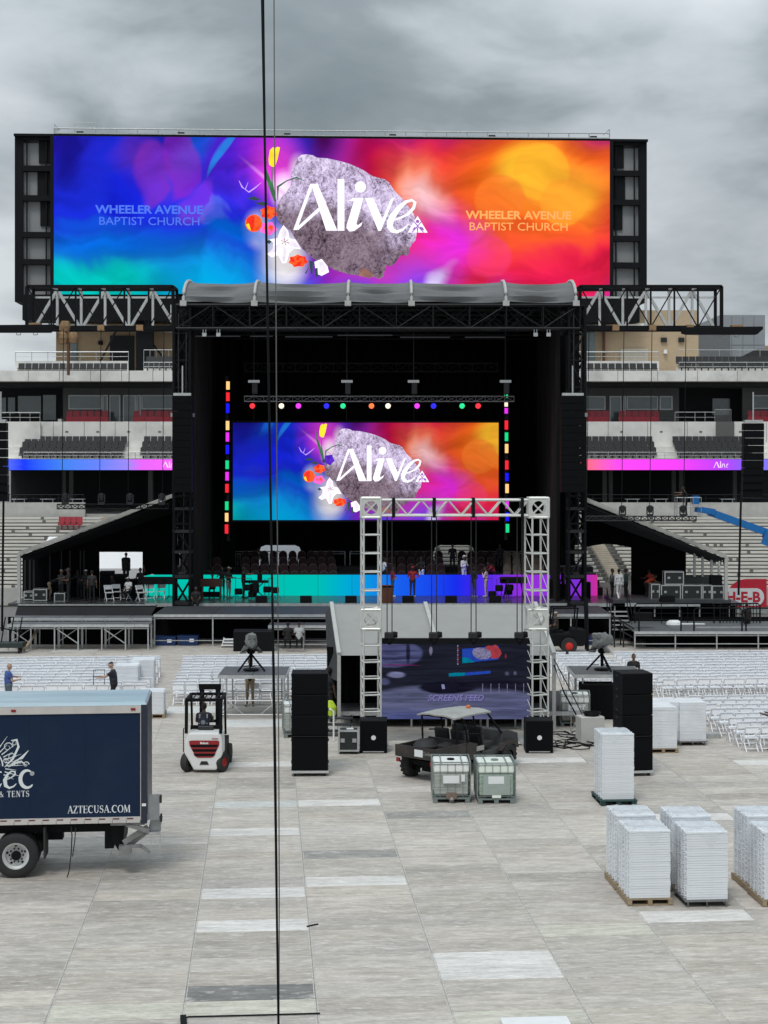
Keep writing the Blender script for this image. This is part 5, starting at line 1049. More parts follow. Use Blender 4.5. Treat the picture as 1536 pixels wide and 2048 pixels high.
# steps up from the ground and up to the stage on the right
t = thing('access_stairs','dark steel stairs with pale treads beside right deck','stairs',(X(1240,81.5),81.5,0))
for k in range(5): MB().box((0,-0.3+0.28*k,0.95+0.2*k-0.35),(0.95,0.26,0.05)).build('tread', ALU, t)
b = MB(); [b.beam((s_*0.5,-0.5,0.3),(s_*0.5,1.0,1.5),0.08,0.2) for s_ in (-1,1)]; [b.pipe([(s_*0.52,-0.5,0.3),(s_*0.52,-0.5,1.4),(s_*0.52,1.0,2.6),(s_*0.52,1.0,1.5)],0.025) for s_ in (-1,1)]; [b.tube((s_*0.5,-0.4,0),(s_*0.5,-0.4,0.6),0.04) for s_ in (-1,1)]; b.build('stringer', BLK, t)
t = thing('access_ramp','sloping steel ramp frame descending left of right riser','ramp',(X(1243,78.6),78.6,0)); b = MB(); x1_ = X(1268,78.6)-t.location.x; x0_ = X(1222,78.6)-t.location.x
for y in (0,1.0): b.beam((x0_,y,1.6),(x1_,y,0.9),0.07); b.beam((x0_,y,1.1),(x1_,y,0.45),0.06); b.tube((0.1,y,0),(0.1,y,1.3),0.035); b.tube((-0.35,y,0),(-0.35,y,1.5),0.035)
b.beam((x1_,0,0.9),(x1_,1.0,0.9),0.05); b.build('frame', DRK, t); MB().add([(x0_,0,1.5),(x1_,0,0.8),(x1_,1,0.8),(x0_,1,1.5)],[(0,1,2,3)]).build('deck', TAR, t)

# hanging line arrays
def line_array(px, py0, py1, Z, w, n, lab, rail=True, curve=0.0, side=1, name='line_array'):
    zt_, zb2 = ZZ(py0,Z), ZZ(py1,Z); t = thing(name, lab, 'loudspeaker', (X(px,Z),Z,zt_)); h_ = (zt_-zb2)/n
    me = MB(); me.box((0,0.25,0),(w,0.5,h_*0.95),taper=1.0); ca = me.mesh('cabinet', BLK); gr = MB(); gr.box((0,-0.015,0),(w*0.94,0.02,h_*0.82)); gm_ = gr.mesh('grille', GRILLE)
    for k in range(n):
        a = curve*(k/n)**2; c = inst(ca,'cabinet',t,(0,a*0.8,-h_*(k+0.5)),(R(-a*20),0,0)); inst(gm_,'grille',c)
    b = MB(); b.box((0,0.2,0.09),(w*0.9,0.4,0.14)); b.tube((0,0.2,0.1),(0,0.2,1.6),0.04); b.build('fly_bar', GALV, t); return t
line_array(364,792,985,84.2,1.02,13,'tall black line array hanging before left roof tower'); line_array(1146,792,985,84.2,1.25,13,'tall black line array hanging before right roof tower')
line_array(0,845,1002,82.5,0.62,9,'line array cut off by the left edge of the photo',curve=0.4); line_array(1508,846,995,82.5,1.05,10,'ragged edged line array hanging at the far right',curve=0.4)
b = MB(); 
for px in (1380,): pass
def drop(px, py0, py1, Z, lab, r=0.03):
    b = MB(); b.tube(P(px+1,py0,Z),P(px-2 if px < 700 else px-4,py1,Z),r,5); tag(b.build('hanging_cable', BLK), lab, 'cable')
drop(6,1000,1262,82.5,'black cable hanging below the line array at left edge',0.06); drop(1481,995,1190,82.5,'black cable hanging below the far right line array',0.06)
for i, px in enumerate((126,201,258,327)): drop(px,658,1012,84.6,f'thin black cable holding left lamp truss, {nth(i+1)} from left',0.02)
for i, px in enumerate((1177,1247,1303,1371)): drop(px,658,1034,84.6,f'thin black cable holding right lamp truss, {nth(i+1)} from left',0.02)
def lamp_truss(px0, px1, py, Z, heads, lab, side):
    t = thing('lamp_truss', lab, 'truss', P((px0+px1)/2,py,Z)); w = (X(px1,Z)-X(px0,Z))/2; b = MB(); truss(b,(-w,0,0),(w,0,0),0.24,0.24,16,0.028,0.02); b.build('lattice', BLK if side == 'left' else DRK, t)
    for i, px in enumerate(heads):
        m = thing('moving_light', f'moving head light on the {side} lamp truss, {nth(i+1)} from left', 'stage light', P(px,py-4,Z), 0, f'moving lights {side} of the stage'); MB().box((0,0,0.06),(0.3,0.3,0.14)).build('base', DRK, m); b = MB(); b.box((-0.16,0,0.32),(0.05,0.12,0.42)); b.box((0.16,0,0.32),(0.05,0.12,0.42)); b.build('yoke', DRK, m)
        MB().lathe((0,0,0.42),[(0.10,-0.22),(0.13,-0.05),(0.12,0.16),(0.0,0.18)],axis='Z',n=10).build('head', DRK, m)
lamp_truss(115,337,1013,84.6,(131,203,260,324),'slim black lamp truss hanging left of the stage','left'); lamp_truss(1172,1392,1037,84.6,(1245,1300,1366),'slim dark lamp truss hanging right of the stage','right')

# blue boom lift at the right
LB = mat('lift_blue',(0.006,0.17,0.50),0.42,0,0.1,3); t = thing('boom_lift','blue boom lift raising its basket in front of the bleachers','boom lift',(X(1700,97),97,0)); o = t.location
def rel(px, py, Z): return P(px,py,Z)-Vector(o)
b = MB(); b.beam(rel(1548,1070,97),rel(1418,1024,96.5),0.42,0.42); b.build('boom', LB, t); b = MB(); b.beam(rel(1700,1185,97),rel(1530,1066,97),0.5,0.6); b.build('lower_boom', LB, t); MB().beam(rel(1428,1024,96.4),rel(1392,1018,95.9),0.3,0.35).build('jib', LB, t); MB().box(rel(1540,1078,96.7),(0.8,0.3,0.9),ry=R(20)).build('knuckle', LB, t)
MB().box((0,0,0.75),(2.4,2.2,0.9)).build('chassis', LB, t); [MB().lathe((sx*0.9,sy*1.0,0.5),[(0.5,-0.18),(0.5,0.18)],axis='Y',n=16).build('wheel', RUB, t) for sx in (-1,1) for sy in (-1,1)]; MB().box((0,0,1.9),(0.9,0.9,1.6)).build('turret', LB, t)
b = MB(); bx = rel(1376,1032,95.6)
for dx in (-0.72,-0.24,0.24,0.72):
    for dy in (-0.35,0.35): b.tube(bx+Vector((dx,dy,0)),bx+Vector((dx,dy,1.1)),0.022,5)
for dz in (0.02,0.55,1.1):
    for dy in (-0.35,0.35): b.tube(bx+Vector((-0.72,dy,dz)),bx+Vector((0.72,dy,dz)),0.022,5)
    for dx in (-0.72,0.72): b.tube(bx+Vector((dx,-0.35,dz)),bx+Vector((dx,0.35,dz)),0.022,5)
b.build('basket', GALV, t); MB().box(bx+Vector((0,0,0)),(1.44,0.7,0.05)).build('basket_floor', DRK, t); MB().box(bx+Vector((0.5,0.2,0.95)),(0.4,0.3,0.5)).build('control_box', LB, t); BASKET = Vector(o)+bx

# ------------------------------------------------------------------ white goalpost truss with its LED screen
GW = mat('white_truss', (0.66,0.66,0.63), 0.42, 0.35, 0.06, 4, dirt=(0.45,0.45,0.42), damt=0.3)
ZG = 52.0; gp = thing('goalpost_truss', 'white aluminium goalpost truss framing the field screen', 'truss', (X(910,ZG),ZG,0))
gx = lambda px: X(px,ZG)-gp.location.x
ztop_g = ZZ(1015,ZG); tw = 0.56
def rt(x, dx, dy, z): a = R(9 if x < 0 else 20); return (x+dx*math.cos(a)-dy*math.sin(a), dx*math.sin(a)+dy*math.cos(a), z)
for px, zmid in ((742,1237),(1073,1237)):
    b = MB(); x = gx(px); xb = [(ZZ(zmid,ZG)-0.32,0.0),(ztop_g-0.28,ZZ(zmid,ZG)+0.32)]
    for z1_, z0_ in xb:
        tw_ = MB()
        for sx in (-1,1):
            for sy in (-1,1): tw_.tube(rt(x,sx*tw/2,sy*tw/2,z0_),rt(x,sx*tw/2,sy*tw/2,z1_),0.032,8)
        tw_.build('chord', GW, gp, smooth=True); n = max(3,round((z1_-z0_)/0.56)); lc = MB()
        for k in range(n+1):
            zz = z0_+(z1_-z0_)*k/n; zz = min(max(zz,z0_+0.03),z1_-0.03)
            for s_ in (-1,1): lc.tube(rt(x,-tw/2,s_*tw/2,zz),rt(x,tw/2,s_*tw/2,zz),0.026,6); lc.tube(rt(x,s_*tw/2,-tw/2,zz),rt(x,s_*tw/2,tw/2,zz),0.026,6)
            if k < n:
                z2_ = z0_+(z1_-z0_)*(k+1)/n
                for s_ in (-1,1): lc.tube(rt(x,s_*tw/2,-tw/2,zz),rt(x,s_*tw/2,tw/2,z2_),0.012,6)
        lc.build('rung', GW, gp)
def corner(px, py):
    x, z = gx(px), ZZ(py,ZG); b = MB(); s_ = tw/2+0.03; r_ = 0.045
    for a in (-s_,s_):
        for c in (-s_,s_): b.tube((x+a,c,z-s_),(x+a,c,z+s_),r_,6); b.tube((x-s_,a,z+c),(x+s_,a,z+c),r_,6); b.tube((x+a,-s_,z+c),(x+a,s_,z+c),r_,6)
    # gusset plates with a round hole and cross bars
    for y in (-s_-0.02,s_+0.02):
        n = 24; pts = []; ri = s_*0.72
        for k in range(n): 
            a = 2*math.pi*k/n; sq = s_/max(abs(math.cos(a)),abs(math.sin(a))); pts.append(((x+sq*math.cos(a),z+sq*math.sin(a)),(x+ri*math.cos(a),z+ri*math.sin(a))))
        for k in range(n):
            (o1,i1),(o2,i2) = pts[k],pts[(k+1)%n]; b.add([(o1[0],y,o1[1]),(o2[0],y,o2[1]),(i2[0],y,i2[1]),(i1[0],y,i1[1])],[(0,1,2,3)])
    b.beam((x-s_,-s_,z-s_),(x+s_,-s_,z+s_),0.05); b.beam((x+s_,s_,z-s_),(x-s_,s_,z+s_),0.05); b.build('corner_block', GW, gp)
for px, py in ((742,1015),(1076,1015),(742,1237),(1074,1237)): corner(px, py)
tb = MB(); xa_, xb_ = gx(762), gx(1056); hz = 0.50
for sy in (-1,1):
    for sz in (-1,1): tb.tube((xa_,sy*tw/2,ztop_g+sz*hz/2),(xb_,sy*tw/2,ztop_g+sz*hz/2),0.04,8)
tb.build('beam_chord', GW, gp, smooth=True); lc = MB(); n = 11
for k in range(n):
    x0_ = xa_+(xb_-xa_)*k/n; x1_ = xa_+(xb_-xa_)*(k+1)/n
    for sy in (-1,1): lc.tube((x0_,sy*tw/2,ztop_g+(hz/2 if k%2 else -hz/2)),(x1_,sy*tw/2,ztop_g+(-hz/2 if k%2 else hz/2)),0.028,6)
    for sz in (-1,1): lc.tube((x0_,-tw/2,ztop_g+sz*hz/2),(x0_,tw/2,ztop_g+sz*hz/2),0.024,6)
lc.build('beam_lacing', GW, gp)
for px in (787,868,946,1043): MB().box((gx(px),0,ztop_g),(0.10,tw+0.12,hz+0.14)).build('sling', BLK, gp)
for px, s_ in ((742,-1),(1074,1)): MB().box((gx(px),0,0.03),(1.1,1.1,0.05)).build('base_plate', GALV, gp)
# hoists and LED screen
def feed(blob):
    blob(0,0,1,1,(0.010,0.011,0.020))
    blob(0.45,-0.12,0.95,0.60,(0.078,0.084,0.155),1.0,hard=0.90); blob(0.95,0.05,0.45,0.36,(0.065,0.072,0.15),0.8,hard=0.2); blob(0.15,0.0,0.40,0.20,(0.05,0.065,0.19),0.9)
    blob(0.45,0.42,0.22,0.10,(0.006,0.006,0.014),1.0,hard=0.75); blob(0.72,0.46,0.36,0.10,(0.008,0.008,0.018),0.9,hard=0.4)
    blob(0.07,0.87,0.22,0.20,(0.055,0.06,0.14),1.0,hard=0.85); blob(0.10,0.90,0.25,0.022,(0.02,0.025,0.07),0.8,hard=0.3); blob(0.10,0.80,0.25,0.022,(0.02,0.025,0.07),0.8,hard=0.3); blob(0.18,0.88,0.02,0.2,(0.006,0.006,0.015),0.9,hard=0.4); blob(0.12,0.715,0.18,0.012,(0.16,0.02,0.14),0.9,hard=0.3)
    blob(0.10,0.59,0.075,0.05,(0.14,0.15,0.26),1.0,hard=0.5); blob(0.02,0.50,0.05,0.06,(0.06,0.065,0.14),0.9,hard=0.4); blob(0.333,0.90,0.014,0.07,(0.12,0.11,0.18),1.0,hard=0.6)
    blob(0.85,0.60,0.02,0.04,(0.08,0.075,0.14),0.8); blob(0.90,0.61,0.015,0.04,(0.10,0.09,0.15),0.8); blob(0.843,0.83,0.010,0.05,(0.20,0.02,0.03),0.9)
ls = thing('field_screen', 'dim LED screen showing stage feed with words SCREENS FEED', 'led screen', (X(911,ZG),ZG,0)); a, b_, z0, z1 = X(762,ZG)-X(911,ZG), X(1060,ZG)-X(911,ZG), ZZ(1438,ZG), ZZ(1287,ZG)
MB().bb((a,0.02,z0),(b_,0.22,z1)).build('cabinet_frame', BLK, ls); MB().bb((a,-0.05,z1-0.01),(b_,0.2,z1+0.16)).build('fly_bar', BLK, ls)
MB().bb((a,-0.02,z0),(b_,0.018,z1)).build('led_face', art_bg('feed_picture', s=1.0, painter=feed, warp=(0.03,0,0.05), streak=(4,(0.7,1,5),0.62,1.18)), ls)
fc = lambda u, v: (a+(b_-a)*u, z1-(z1-z0)*v)      # picture coordinates, v downwards
fq = lambda pts: [fc(*p) for p in pts]
E_F = lambda n, c, gr=0.2, s=8: emit('feed_'+n, c, 1.0, gr, s); pc = MB(); y = -0.026
mats_f = [E_F('field',(0.10,0.10,0.24),0.35,2.5), E_F('stand',(0.055,0.065,0.17),0.3), E_F('black',(0.006,0.006,0.014)), E_F('blue',(0.012,0.04,0.27)), E_F('red',(0.25,0.03,0.04)), E_F('teal',(0.0,0.13,0.20)), E_F('grey',(0.14,0.13,0.22),0.5,20), E_F('pink',(0.13,0.02,0.13)), E_F('line',(0.035,0.035,0.12)), E_F('pale',(0.15,0.16,0.28)), E_F('caption',(0.135,0.125,0.27)), E_F('capshade',(0.04,0.035,0.12)), E_F('deep',(0.06,0.075,0.26),0.4,3)]
pc.flat(fq([(0.545,0.07),(0.79,0.03),(0.785,0.21),(0.545,0.26)]),y-0.002,3); pc.flat(fq([(0.545,0.18),(0.58,0.19),(0.63,0.245),(0.545,0.26)]),y-0.003,5); pc.flat(fq([(0.70,0.045),(0.72,0.025),(0.745,0.03),(0.77,0.012),(0.80,0.08),(0.81,0.13),(0.79,0.19),(0.74,0.20)]),y-0.003,4); pc.flat(fq([(0.62,0.07),(0.655,0.05),(0.70,0.06),(0.735,0.10),(0.74,0.16),(0.715,0.205),(0.66,0.21),(0.625,0.17),(0.61,0.12)]),y-0.004,6); pc.flat(fq([(0.455,0.395),(0.50,0.385),(0.565,0.385),(0.56,0.425),(0.455,0.435)]),y-0.002,5); pc.flat(fq([(0.565,0.382),(0.735,0.36),(0.735,0.395),(0.565,0.425)]),y-0.002,3)
for k in range(9): pc.flat(fq([(0.511,0.02+0.03*k),(0.519,0.02+0.03*k),(0.519,0.04+0.03*k),(0.511,0.04+0.03*k)]),y-0.002,4 if k%2 else 9)
pc.flat(fq([(0.40,0.53),(0.46,0.5),(0.52,0.53),(0.51,0.64),(0.41,0.64)]),y-0.004,2); pc.flat(fq([(0.405,0.54),(0.425,0.54),(0.43,0.6),(0.41,0.6)]),y-0.005,9)
for k in range(6): xx = 0.68+0.055*k; pc.flat(fq([(xx,0.53),(xx+0.004,0.53),(xx+0.004,0.65),(xx,0.65)]),y-0.003,6)
pc.build('feed_picture', mats_f, ls)['kind'] = 'stuff'
cp = MB(); cx_, cz_ = fc(0.50,0.755); cp.text('SCREENS FEED',0.28,(cx_+0.02,cz_-0.02),y-0.008,1,bold=0.012,shear=0.25); cp.text('SCREENS FEED',0.28,(cx_,cz_),y-0.012,0,bold=0.008,shear=0.25); cp.build('lettering', [mats_f[10],mats_f[11]], ls)
for i, px in enumerate((778,867,946,1038)):
    t = thing('chain_hoist', f'black chain hoist on top of field screen, {nth(i+1)} of four from left', 'hoist', P(px,1278,ZG), 0, 'hoists holding the field screen')
    MB().box((0,0,0.12),(0.30,0.22,0.2)).build('body', DRK, t, bevel=0.03); MB().lathe((0.16,0,0.14),[(0.09,-0.06),(0.11,0),(0.09,0.12)],axis='X',n=10).build('motor', BLK, t); MB().lathe((0.02,0,-0.06),[(0.06,-0.12),(0.1,0.0),(0.08,0.1)],n=9).build('chain_bag', BLK, t)
    c = MB(); [c.tube((d,0,0.2),(d,0,ztop_g-hz/2-t.location.z),0.018,5) for d in (-0.06,0.10)]; c.build('chain', DRK, t)
# front of house tent
FT = thing('control_tent', 'grey roofed control tent behind the field screen', 'tent', (X(880,56),56,0)); fo_ = FT.location
TG = mat('grey_tent_fabric',(0.30,0.298,0.288),0.75,0,0.06,1.5,stretch=(1,1,2),bump=0.3,bscale=5,dirt=(0.3,0.3,0.29),damt=0.3); Q = lambda px, py, Z: P(px,py,Z)-Vector(fo_)
A0, A1, B0, B1 = Q(663,1209,58.5), Q(1070,1209,58.5), Q(678,1311,54.6), Q(1108,1311,54.6); M0, M1 = A0.lerp(A1,0.46), B0.lerp(B1,0.47)
for nm, (p, q, r_, s_) in (('a',(A0,M0,M1,B0)),('b',(M0,A1,B1,M1))):
    n = 8; vs = []; fs = []
    for i in range(n+1):
        for j in range(n+1):
            u, v = i/n, j/n; c = p.lerp(q,u).lerp(s_.lerp(r_,u),v); c.z -= 0.14*math.sin(math.pi*u)*math.sin(math.pi*v); vs.append(c)
    for i in range(n):
        for j in range(n): k = i*(n+1)+j; fs.append((k,k+1,k+n+2,k+n+1))
    MB().add(vs,fs).build('roof_panel', TG, FT, smooth=True)
up = Vector((0,-0.03,0.05)); [MB().beam(p+up,q+up,0.13).build('roof_rib', FABT, FT) for p, q in ((A0,B0),(M0,M1),(A1,B1))]
bk = Q(655,1330,61); lw = MB(); lw.add([A0,B0,Vector((B0.x,B0.y,B0.z-0.9)),Vector((A0.x-0.3,A0.y+2,A0.z-0.5)),Vector((B0.x-0.45,B0.y+2.0,B0.z-1.0))],[(0,1,2,4,3)]); lw.build('side_wall', mat('dark_tent_side',(0.035,0.036,0.04),0.9,0,0.2), FT)
b = MB(); [b.beam((p.x,p.y,0),(p.x,p.y,p.z),0.12) for p in (B0,B1)]; [b.beam((p.x,p.y+0.3,0),(p.x,p.y+0.3,p.z),0.10) for p in (A0,A1)]; b.build('pole', FABT, FT)
for x0_, x1_, yy in ((B0.x-0.5,B0.x+2.2,1.0),(B1.x-2.0,B1.x+0.1,1.0),(B0.x+2,B1.x-2,2.2)):
    n = 14; vs = []; fs = []
    for i in range(n+1):
        for zz in (0,1.2,2.55): vs.append((x0_+(x1_-x0_)*i/n, yy+0.09*math.sin(i*2.4+zz), zz))
    for i in range(n):
        for j in range(2): k = i*3+j; fs.append((k,k+3,k+4,k+1))
    MB().add(vs,fs).build('curtain', DRAPE, FT, normals=False)
MB().bb((B0.x,-1.0,0.45),(B1.x+1.2,4.0,0.55)).build('platform', TAR, FT); b = MB(); [b.beam((B0.x+0.1+k*(B1.x-B0.x+1)/7,-0.9,0),(B0.x+0.1+k*(B1.x-B0.x+1)/7,-0.9,0.45),0.06) for k in range(8)]; b.bb((B0.x,-1.04,0.42),(B1.x+1.2,-1.005,0.56)); b.build('platform_leg', GALV, FT)
t = thing('platform_steps','dark steps up to the control tent beside left tower','steps',(X(672,53.4),53.4,0))
for k in range(3): MB().box((0,0.28*k,0.16+0.17*k),(1.1,0.28,0.05)).build('tread', TAR, t)
b = MB(); b.beam((-0.5,-0.1,0.05),(-0.5,0.7,0.55),0.06); b.beam((0.5,-0.1,0.05),(0.5,0.7,0.55),0.06); b.build('stringer', BLK, t)
hv = MB(); hv.lathe((0,0,0),[(0.0,0.0),(0.2,0.03),(0.22,0.3),(0.1,0.5),(0.0,0.52)],n=9); tag(hv.build('safety_vest', mat('hi_vis_yellow',(0.45,0.60,0.03),0.7), None, P(660,1432,52.9)), 'yellow green safety vest hanging beside left speaker stack', 'vest')
hr = thing('hand_rail','white pipe hand rail right of left speaker stack','railing',(X(660,52.3),52.3,0)); MB().pipe([(-0.1,0,1.05),(0.05,0,1.05),(0.12,0,0.98),(0.12,0,0.02)],0.03).build('pipe', WHT, hr)
# control tent table and boxes under the screen
t = thing('work_table','pale topped work table under the field screen','table',(X(975,54.5),54.5,0)); MB().box((0,0,0.78),(2.6,0.7,0.06)).build('top', mat('pale_ply',(0.42,0.38,0.30),0.7), t); b = MB(); [b.beam((s_*1.2,0,0),(s_*1.2,0,0.76),0.07) for s_ in (-1,0,1)]; b.build('leg', GALV, t)
# subwoofers at the foot of the truss towers
def sub(px, lab):
    t = thing('subwoofer', lab, 'loudspeaker', (X(px,50.2),50.2,0)); w, h_ = 0.86, 1.02
    MB().box((0,0.4,h_/2),(w,0.8,h_)).build('cabinet', BLK, t, bevel=0.015); MB().box((0,-0.012,h_/2),(w-0.06,0.02,h_-0.08)).build('grille', GRILLE, t)
    b = MB(); b.lathe((0.0,-0.03,h_*0.48),[(0.045,-0.004),(0.075,-0.004),(0.075,0.0)],axis='Y',n=18); b.flat([(-0.02,h_*0.48-0.05),(0.02,h_*0.48-0.03),(0.01,h_*0.48+0.05),(-0.02,h_*0.48+0.02)],-0.036); b.build('badge', WHT, t); MB().box((0,-0.02,0.05),(w-0.2,0.03,0.03)).build('foot_rail', GALV, t)
    return t
sub(747,'black subwoofer with round badge under left truss tower'); sub(1079,'black subwoofer with round badge under right truss tower')
sfc = flight_case(676,718,1466,1509,50.0,'small silver edged flight case on castors beside left subwoofer',0.62); b = MB(); [b.lathe((sx*0.24,sy*0.2,-0.035),[(0.05,-0.03),(0.05,0.03)],axis='X',n=10) for sx in (-1,1) for sy in (-1,1)]; b.build('castor', RUB, sfc); sfc.location.z = 0.085
ad = MB(); ad.box((X(700,50.2),50.3,ZZ(1462,50.0)),(0.22,0.16,0.06)); ad.tube((X(700,50.2)+0.06,50.3,ZZ(1462,50.0)),(X(700,50.2)+0.06,50.3,ZZ(1456,50.0)),0.015); tag(ad.build('cable_adapter', WHT), 'small white gadget lying on the little flight case', 'adapter')

# ------------------------------------------------------------------ ground stacked loudspeakers on dollies
def speaker_stack(px0, px1, Z, side, rz):
    w = (px1-px0)*Z/F; cx_ = X((px0+px1)/2,Z); base = Vector((cx_,Z,0))
    d = thing('speaker_dolly', f'wheeled grey dolly under the {side} speaker stack', 'dolly', base, rz); MB().box((0,0.45,0.135),(w+0.04,0.94,0.07)).build('plate', ALU, d); b = MB()
    for sx in (-1,1):
        for sy in (0.1,0.8): b.lathe((sx*(w/2-0.1),sy,0.055),[(0.055,-0.03),(0.055,0.03)],axis='X',n=12)
    b.build('castor', RUB, d)
    z = 0.172
    for k, (h_, nm) in enumerate(((1.0,'big bottom subwoofer'),(0.60,'second cabinet up'),(0.60,'third cabinet up'),(0.62,'top cabinet'))):
        t = thing('speaker_cabinet', f'black {nm} of the {side} speaker stack', 'loudspeaker', base+Vector((0,0,z)), rz, f'cabinets of the {side} speaker stack')
        MB().box((0,0.45,h_/2),(w,0.9,h_-0.012)).build('cabinet', BLK, t, bevel=0.015); MB().box((0,-0.012,h_/2),(w-0.08,0.022,h_-0.10)).build('grille', GRILLE, t)
        b = MB()
        for sz in (0.18,0.82): b.box((-w/2-0.012,0.45,h_*sz),(0.02,0.22,0.05)); b.box((w/2+0.012,0.45,h_*sz),(0.02,0.22,0.05))
        b.build('rigging_plate', DRK, t)
        if k == 0: MB().box((0,0.2,h_-0.0),(w+0.01,0.5,0.010)).build('strap', DRK, t)
        z += h_+0.004
speaker_stack(583,656,46.5,'left',0.03); speaker_stack(1243,1307,46.5,'right',0.16)

# ------------------------------------------------------------------ camera platforms
RAINC = mat('grey_rain_cover', (0.16,0.165,0.16), 0.55, 0, 0.3, 8, bump=0.9, bscale=14)
def platform(px0, px1, Z, h_, lab, rz=0.0):
    w = (px1-px0)*Z/F; t = thing('camera_platform', lab, 'platform', (X((px0+px1)/2,Z),Z,0), rz); d = 2.4
    for k in range(2): MB().bb((-w/2+k*w/2+0.01,0,h_-0.07),(-w/2+(k+1)*w/2-0.01,d,h_)).build('deck_board', GDK, t)
    b = MB(); b.bb((-w/2,-0.03,h_-0.12),(w/2,-0.002,h_+0.004)); b.bb((-w/2-0.03,-0.03,h_-0.12),(-w/2-0.002,d,h_+0.004)); b.bb((w/2+0.002,-0.03,h_-0.12),(w/2+0.03,d,h_+0.004)); b.build('edge_frame', ALU, t)
    l = MB()
    for x in (-w/2+0.05,-w/2+0.28,w/2-0.28,w/2-0.05):
        for y in (0.05,d-0.05): l.tube((x,y,0),(x,y,h_-0.07),0.03)
    for z in (0.12,0.62):
        l.tube((-w/2,0.05,z),(w/2,0.05,z),0.022); l.tube((-w/2,d-0.05,z),(w/2,d-0.05,z),0.022); l.tube((-w/2+0.05,0,z),(-w/2+0.05,d,z),0.022); l.tube((w/2-0.05,0,z),(w/2-0.05,d,z),0.022)
    for s_ in (-1,1): l.tube((s_*(w/2-0.05),0.05,0.12),(s_*(w/2-0.05),d-0.05,0.62),0.018); l.tube((s_*(w/2-0.3),0.05,0.62),(s_*(w/2-0.9),0.05,0.12),0.018)
    l.build('leg_frame', GALV, t); return t
PLa = platform(437,571,57.0,1.53,'camera platform on pipe legs left of centre'); PLb = platform(1150,1288,57.0,1.55,'camera platform on pipe legs behind right speaker stack')
def broadcast_camera(px, Z, z, lab, rz):
    t = thing('broadcast_camera', lab, 'video camera', (X(px,Z),Z,z), rz); b = MB()
    for a in (90,210,330): b.tube((0,0,0.62),(0.56*math.cos(R(a)),0.56*math.sin(R(a)),0.02),0.035,6); b.tube((0.1*math.cos(R(a)),0.1*math.sin(R(a)),0.2),(0.38*math.cos(R(a)),0.38*math.sin(R(a)),0.2),0.015,5)
    b.tube((0,0,0.15),(0,0,0.7),0.06,8); b.lathe((0,0,0.04),[(0.0,0),(0.3,0),(0.3,0.03),(0,0.04)],n=10); b.build('tripod', BLK, t); MB().lathe((0,0,0.68),[(0.10,-0.06),(0.16,0),(0.14,0.14)],n=10).build('head', BLK, t)
    vs = MB(); prof = [(-0.62,0.10,0.16),(-0.45,0.19,0.24),(-0.15,0.22,0.27),(0.15,0.21,0.27),(0.45,0.17,0.22),(0.72,0.14,0.18),(0.80,0.05,0.06)]; n = 10; pts = []
    for y, rx, rz_ in prof:
        for k in range(n): a = 2*math.pi*k/n; j = 1+0.09*math.sin(k*3.1+y*9); pts.append((rx*j*math.cos(a),y,1.06+rz_*j*math.sin(a)+(0.05 if abs(y) < 0.3 else 0)))
    fs = [(i*n+k,i*n+(k+1)%n,(i+1)*n+(k+1)%n,(i+1)*n+k) for i in range(len(prof)-1) for k in range(n)]+[tuple(range(n)),tuple(range((len(prof)-1)*n,len(prof)*n))]
    vs.add(pts,fs).build('covered_body', RAINC, t, smooth=True); MB().box((0,-0.5,1.30),(0.30,0.22,0.20)).build('viewfinder', RAINC, t, bevel=0.04)
    b = MB(); [b.tube((s_*0.1,-0.1,0.8),(s_*0.34,-0.62,0.78),0.02) for s_ in (-1,1)]; b.build('pan_bar', BLK, t)
    f = MB(); f.prism([(-0.42,0.66),(-0.25,0.95),(-0.12,0.9),(-0.2,0.66)],-0.25,-0.1); f.prism([(0.42,0.68),(0.25,0.9),(0.12,0.86),(0.24,0.66)],-0.25,-0.1); f.build('cover_flap', RAINC, t)
broadcast_camera(502,58.2,1.53,'grey rain covered camera on tripod, left camera platform',0.15); broadcast_camera(1204,58.2,1.55,'grey rain covered camera on tripod, right camera platform',-0.55)
t = thing('equipment_box','big black wrapped crate under the right camera platform','crate',(X(1197,56.7),56.7,0)); MB().box((0,0.45,0.62),(1.2,0.9,1.24)).build('cover', DRAPE, t, bevel=0.03)

# ------------------------------------------------------------------ blue box truck
NAVY = mat('navy_panel', (0.006,0.018,0.050), 0.42, 0, 0.04, 1.0, spec=0.22, dirt=(0.03,0.045,0.08), dscale=0.8, damt=0.3); TROOF = mat('truck_roof', (0.36,0.47,0.53), 0.35, 0, 0.10, 1.0, stretch=(0.3,2,1), dirt=(0.6,0.64,0.66), damt=0.5); CREAM = mat('pale_rail', (0.60,0.56,0.53), 0.5, 0.2, 0.05, 2, dirt=(0.4,0.38,0.36))
TK = thing('box_truck', 'navy blue box truck parked with its rear to the centre', 'truck', (X(303,35.4)-0.10,35.4,0), R(5.2)); TL, TWD, TZ0, TZ1 = 6.8, 2.0, 1.30, 3.78
MB().bb((-TL,0,TZ0),(-0.13,TWD,TZ1)).build('cargo_box', NAVY, TK, bevel=0.01)
b = MB(); b.add([(-TL,-0.03,TZ1),(0.0,-0.03,TZ1),(0,TWD+0.03,TZ1),(-TL,TWD+0.03,TZ1),(-TL,0.06,TZ1+0.07),(-0.05,0.06,TZ1+0.07),(-0.05,TWD-0.06,TZ1+0.07),(-TL,TWD-0.06,TZ1+0.07)],[(0,1,5,4),(1,2,6,5),(2,3,7,6),(3,0,4,7),(4,5,6,7),(0,3,2,1)]); b.build('roof', TROOF, TK)
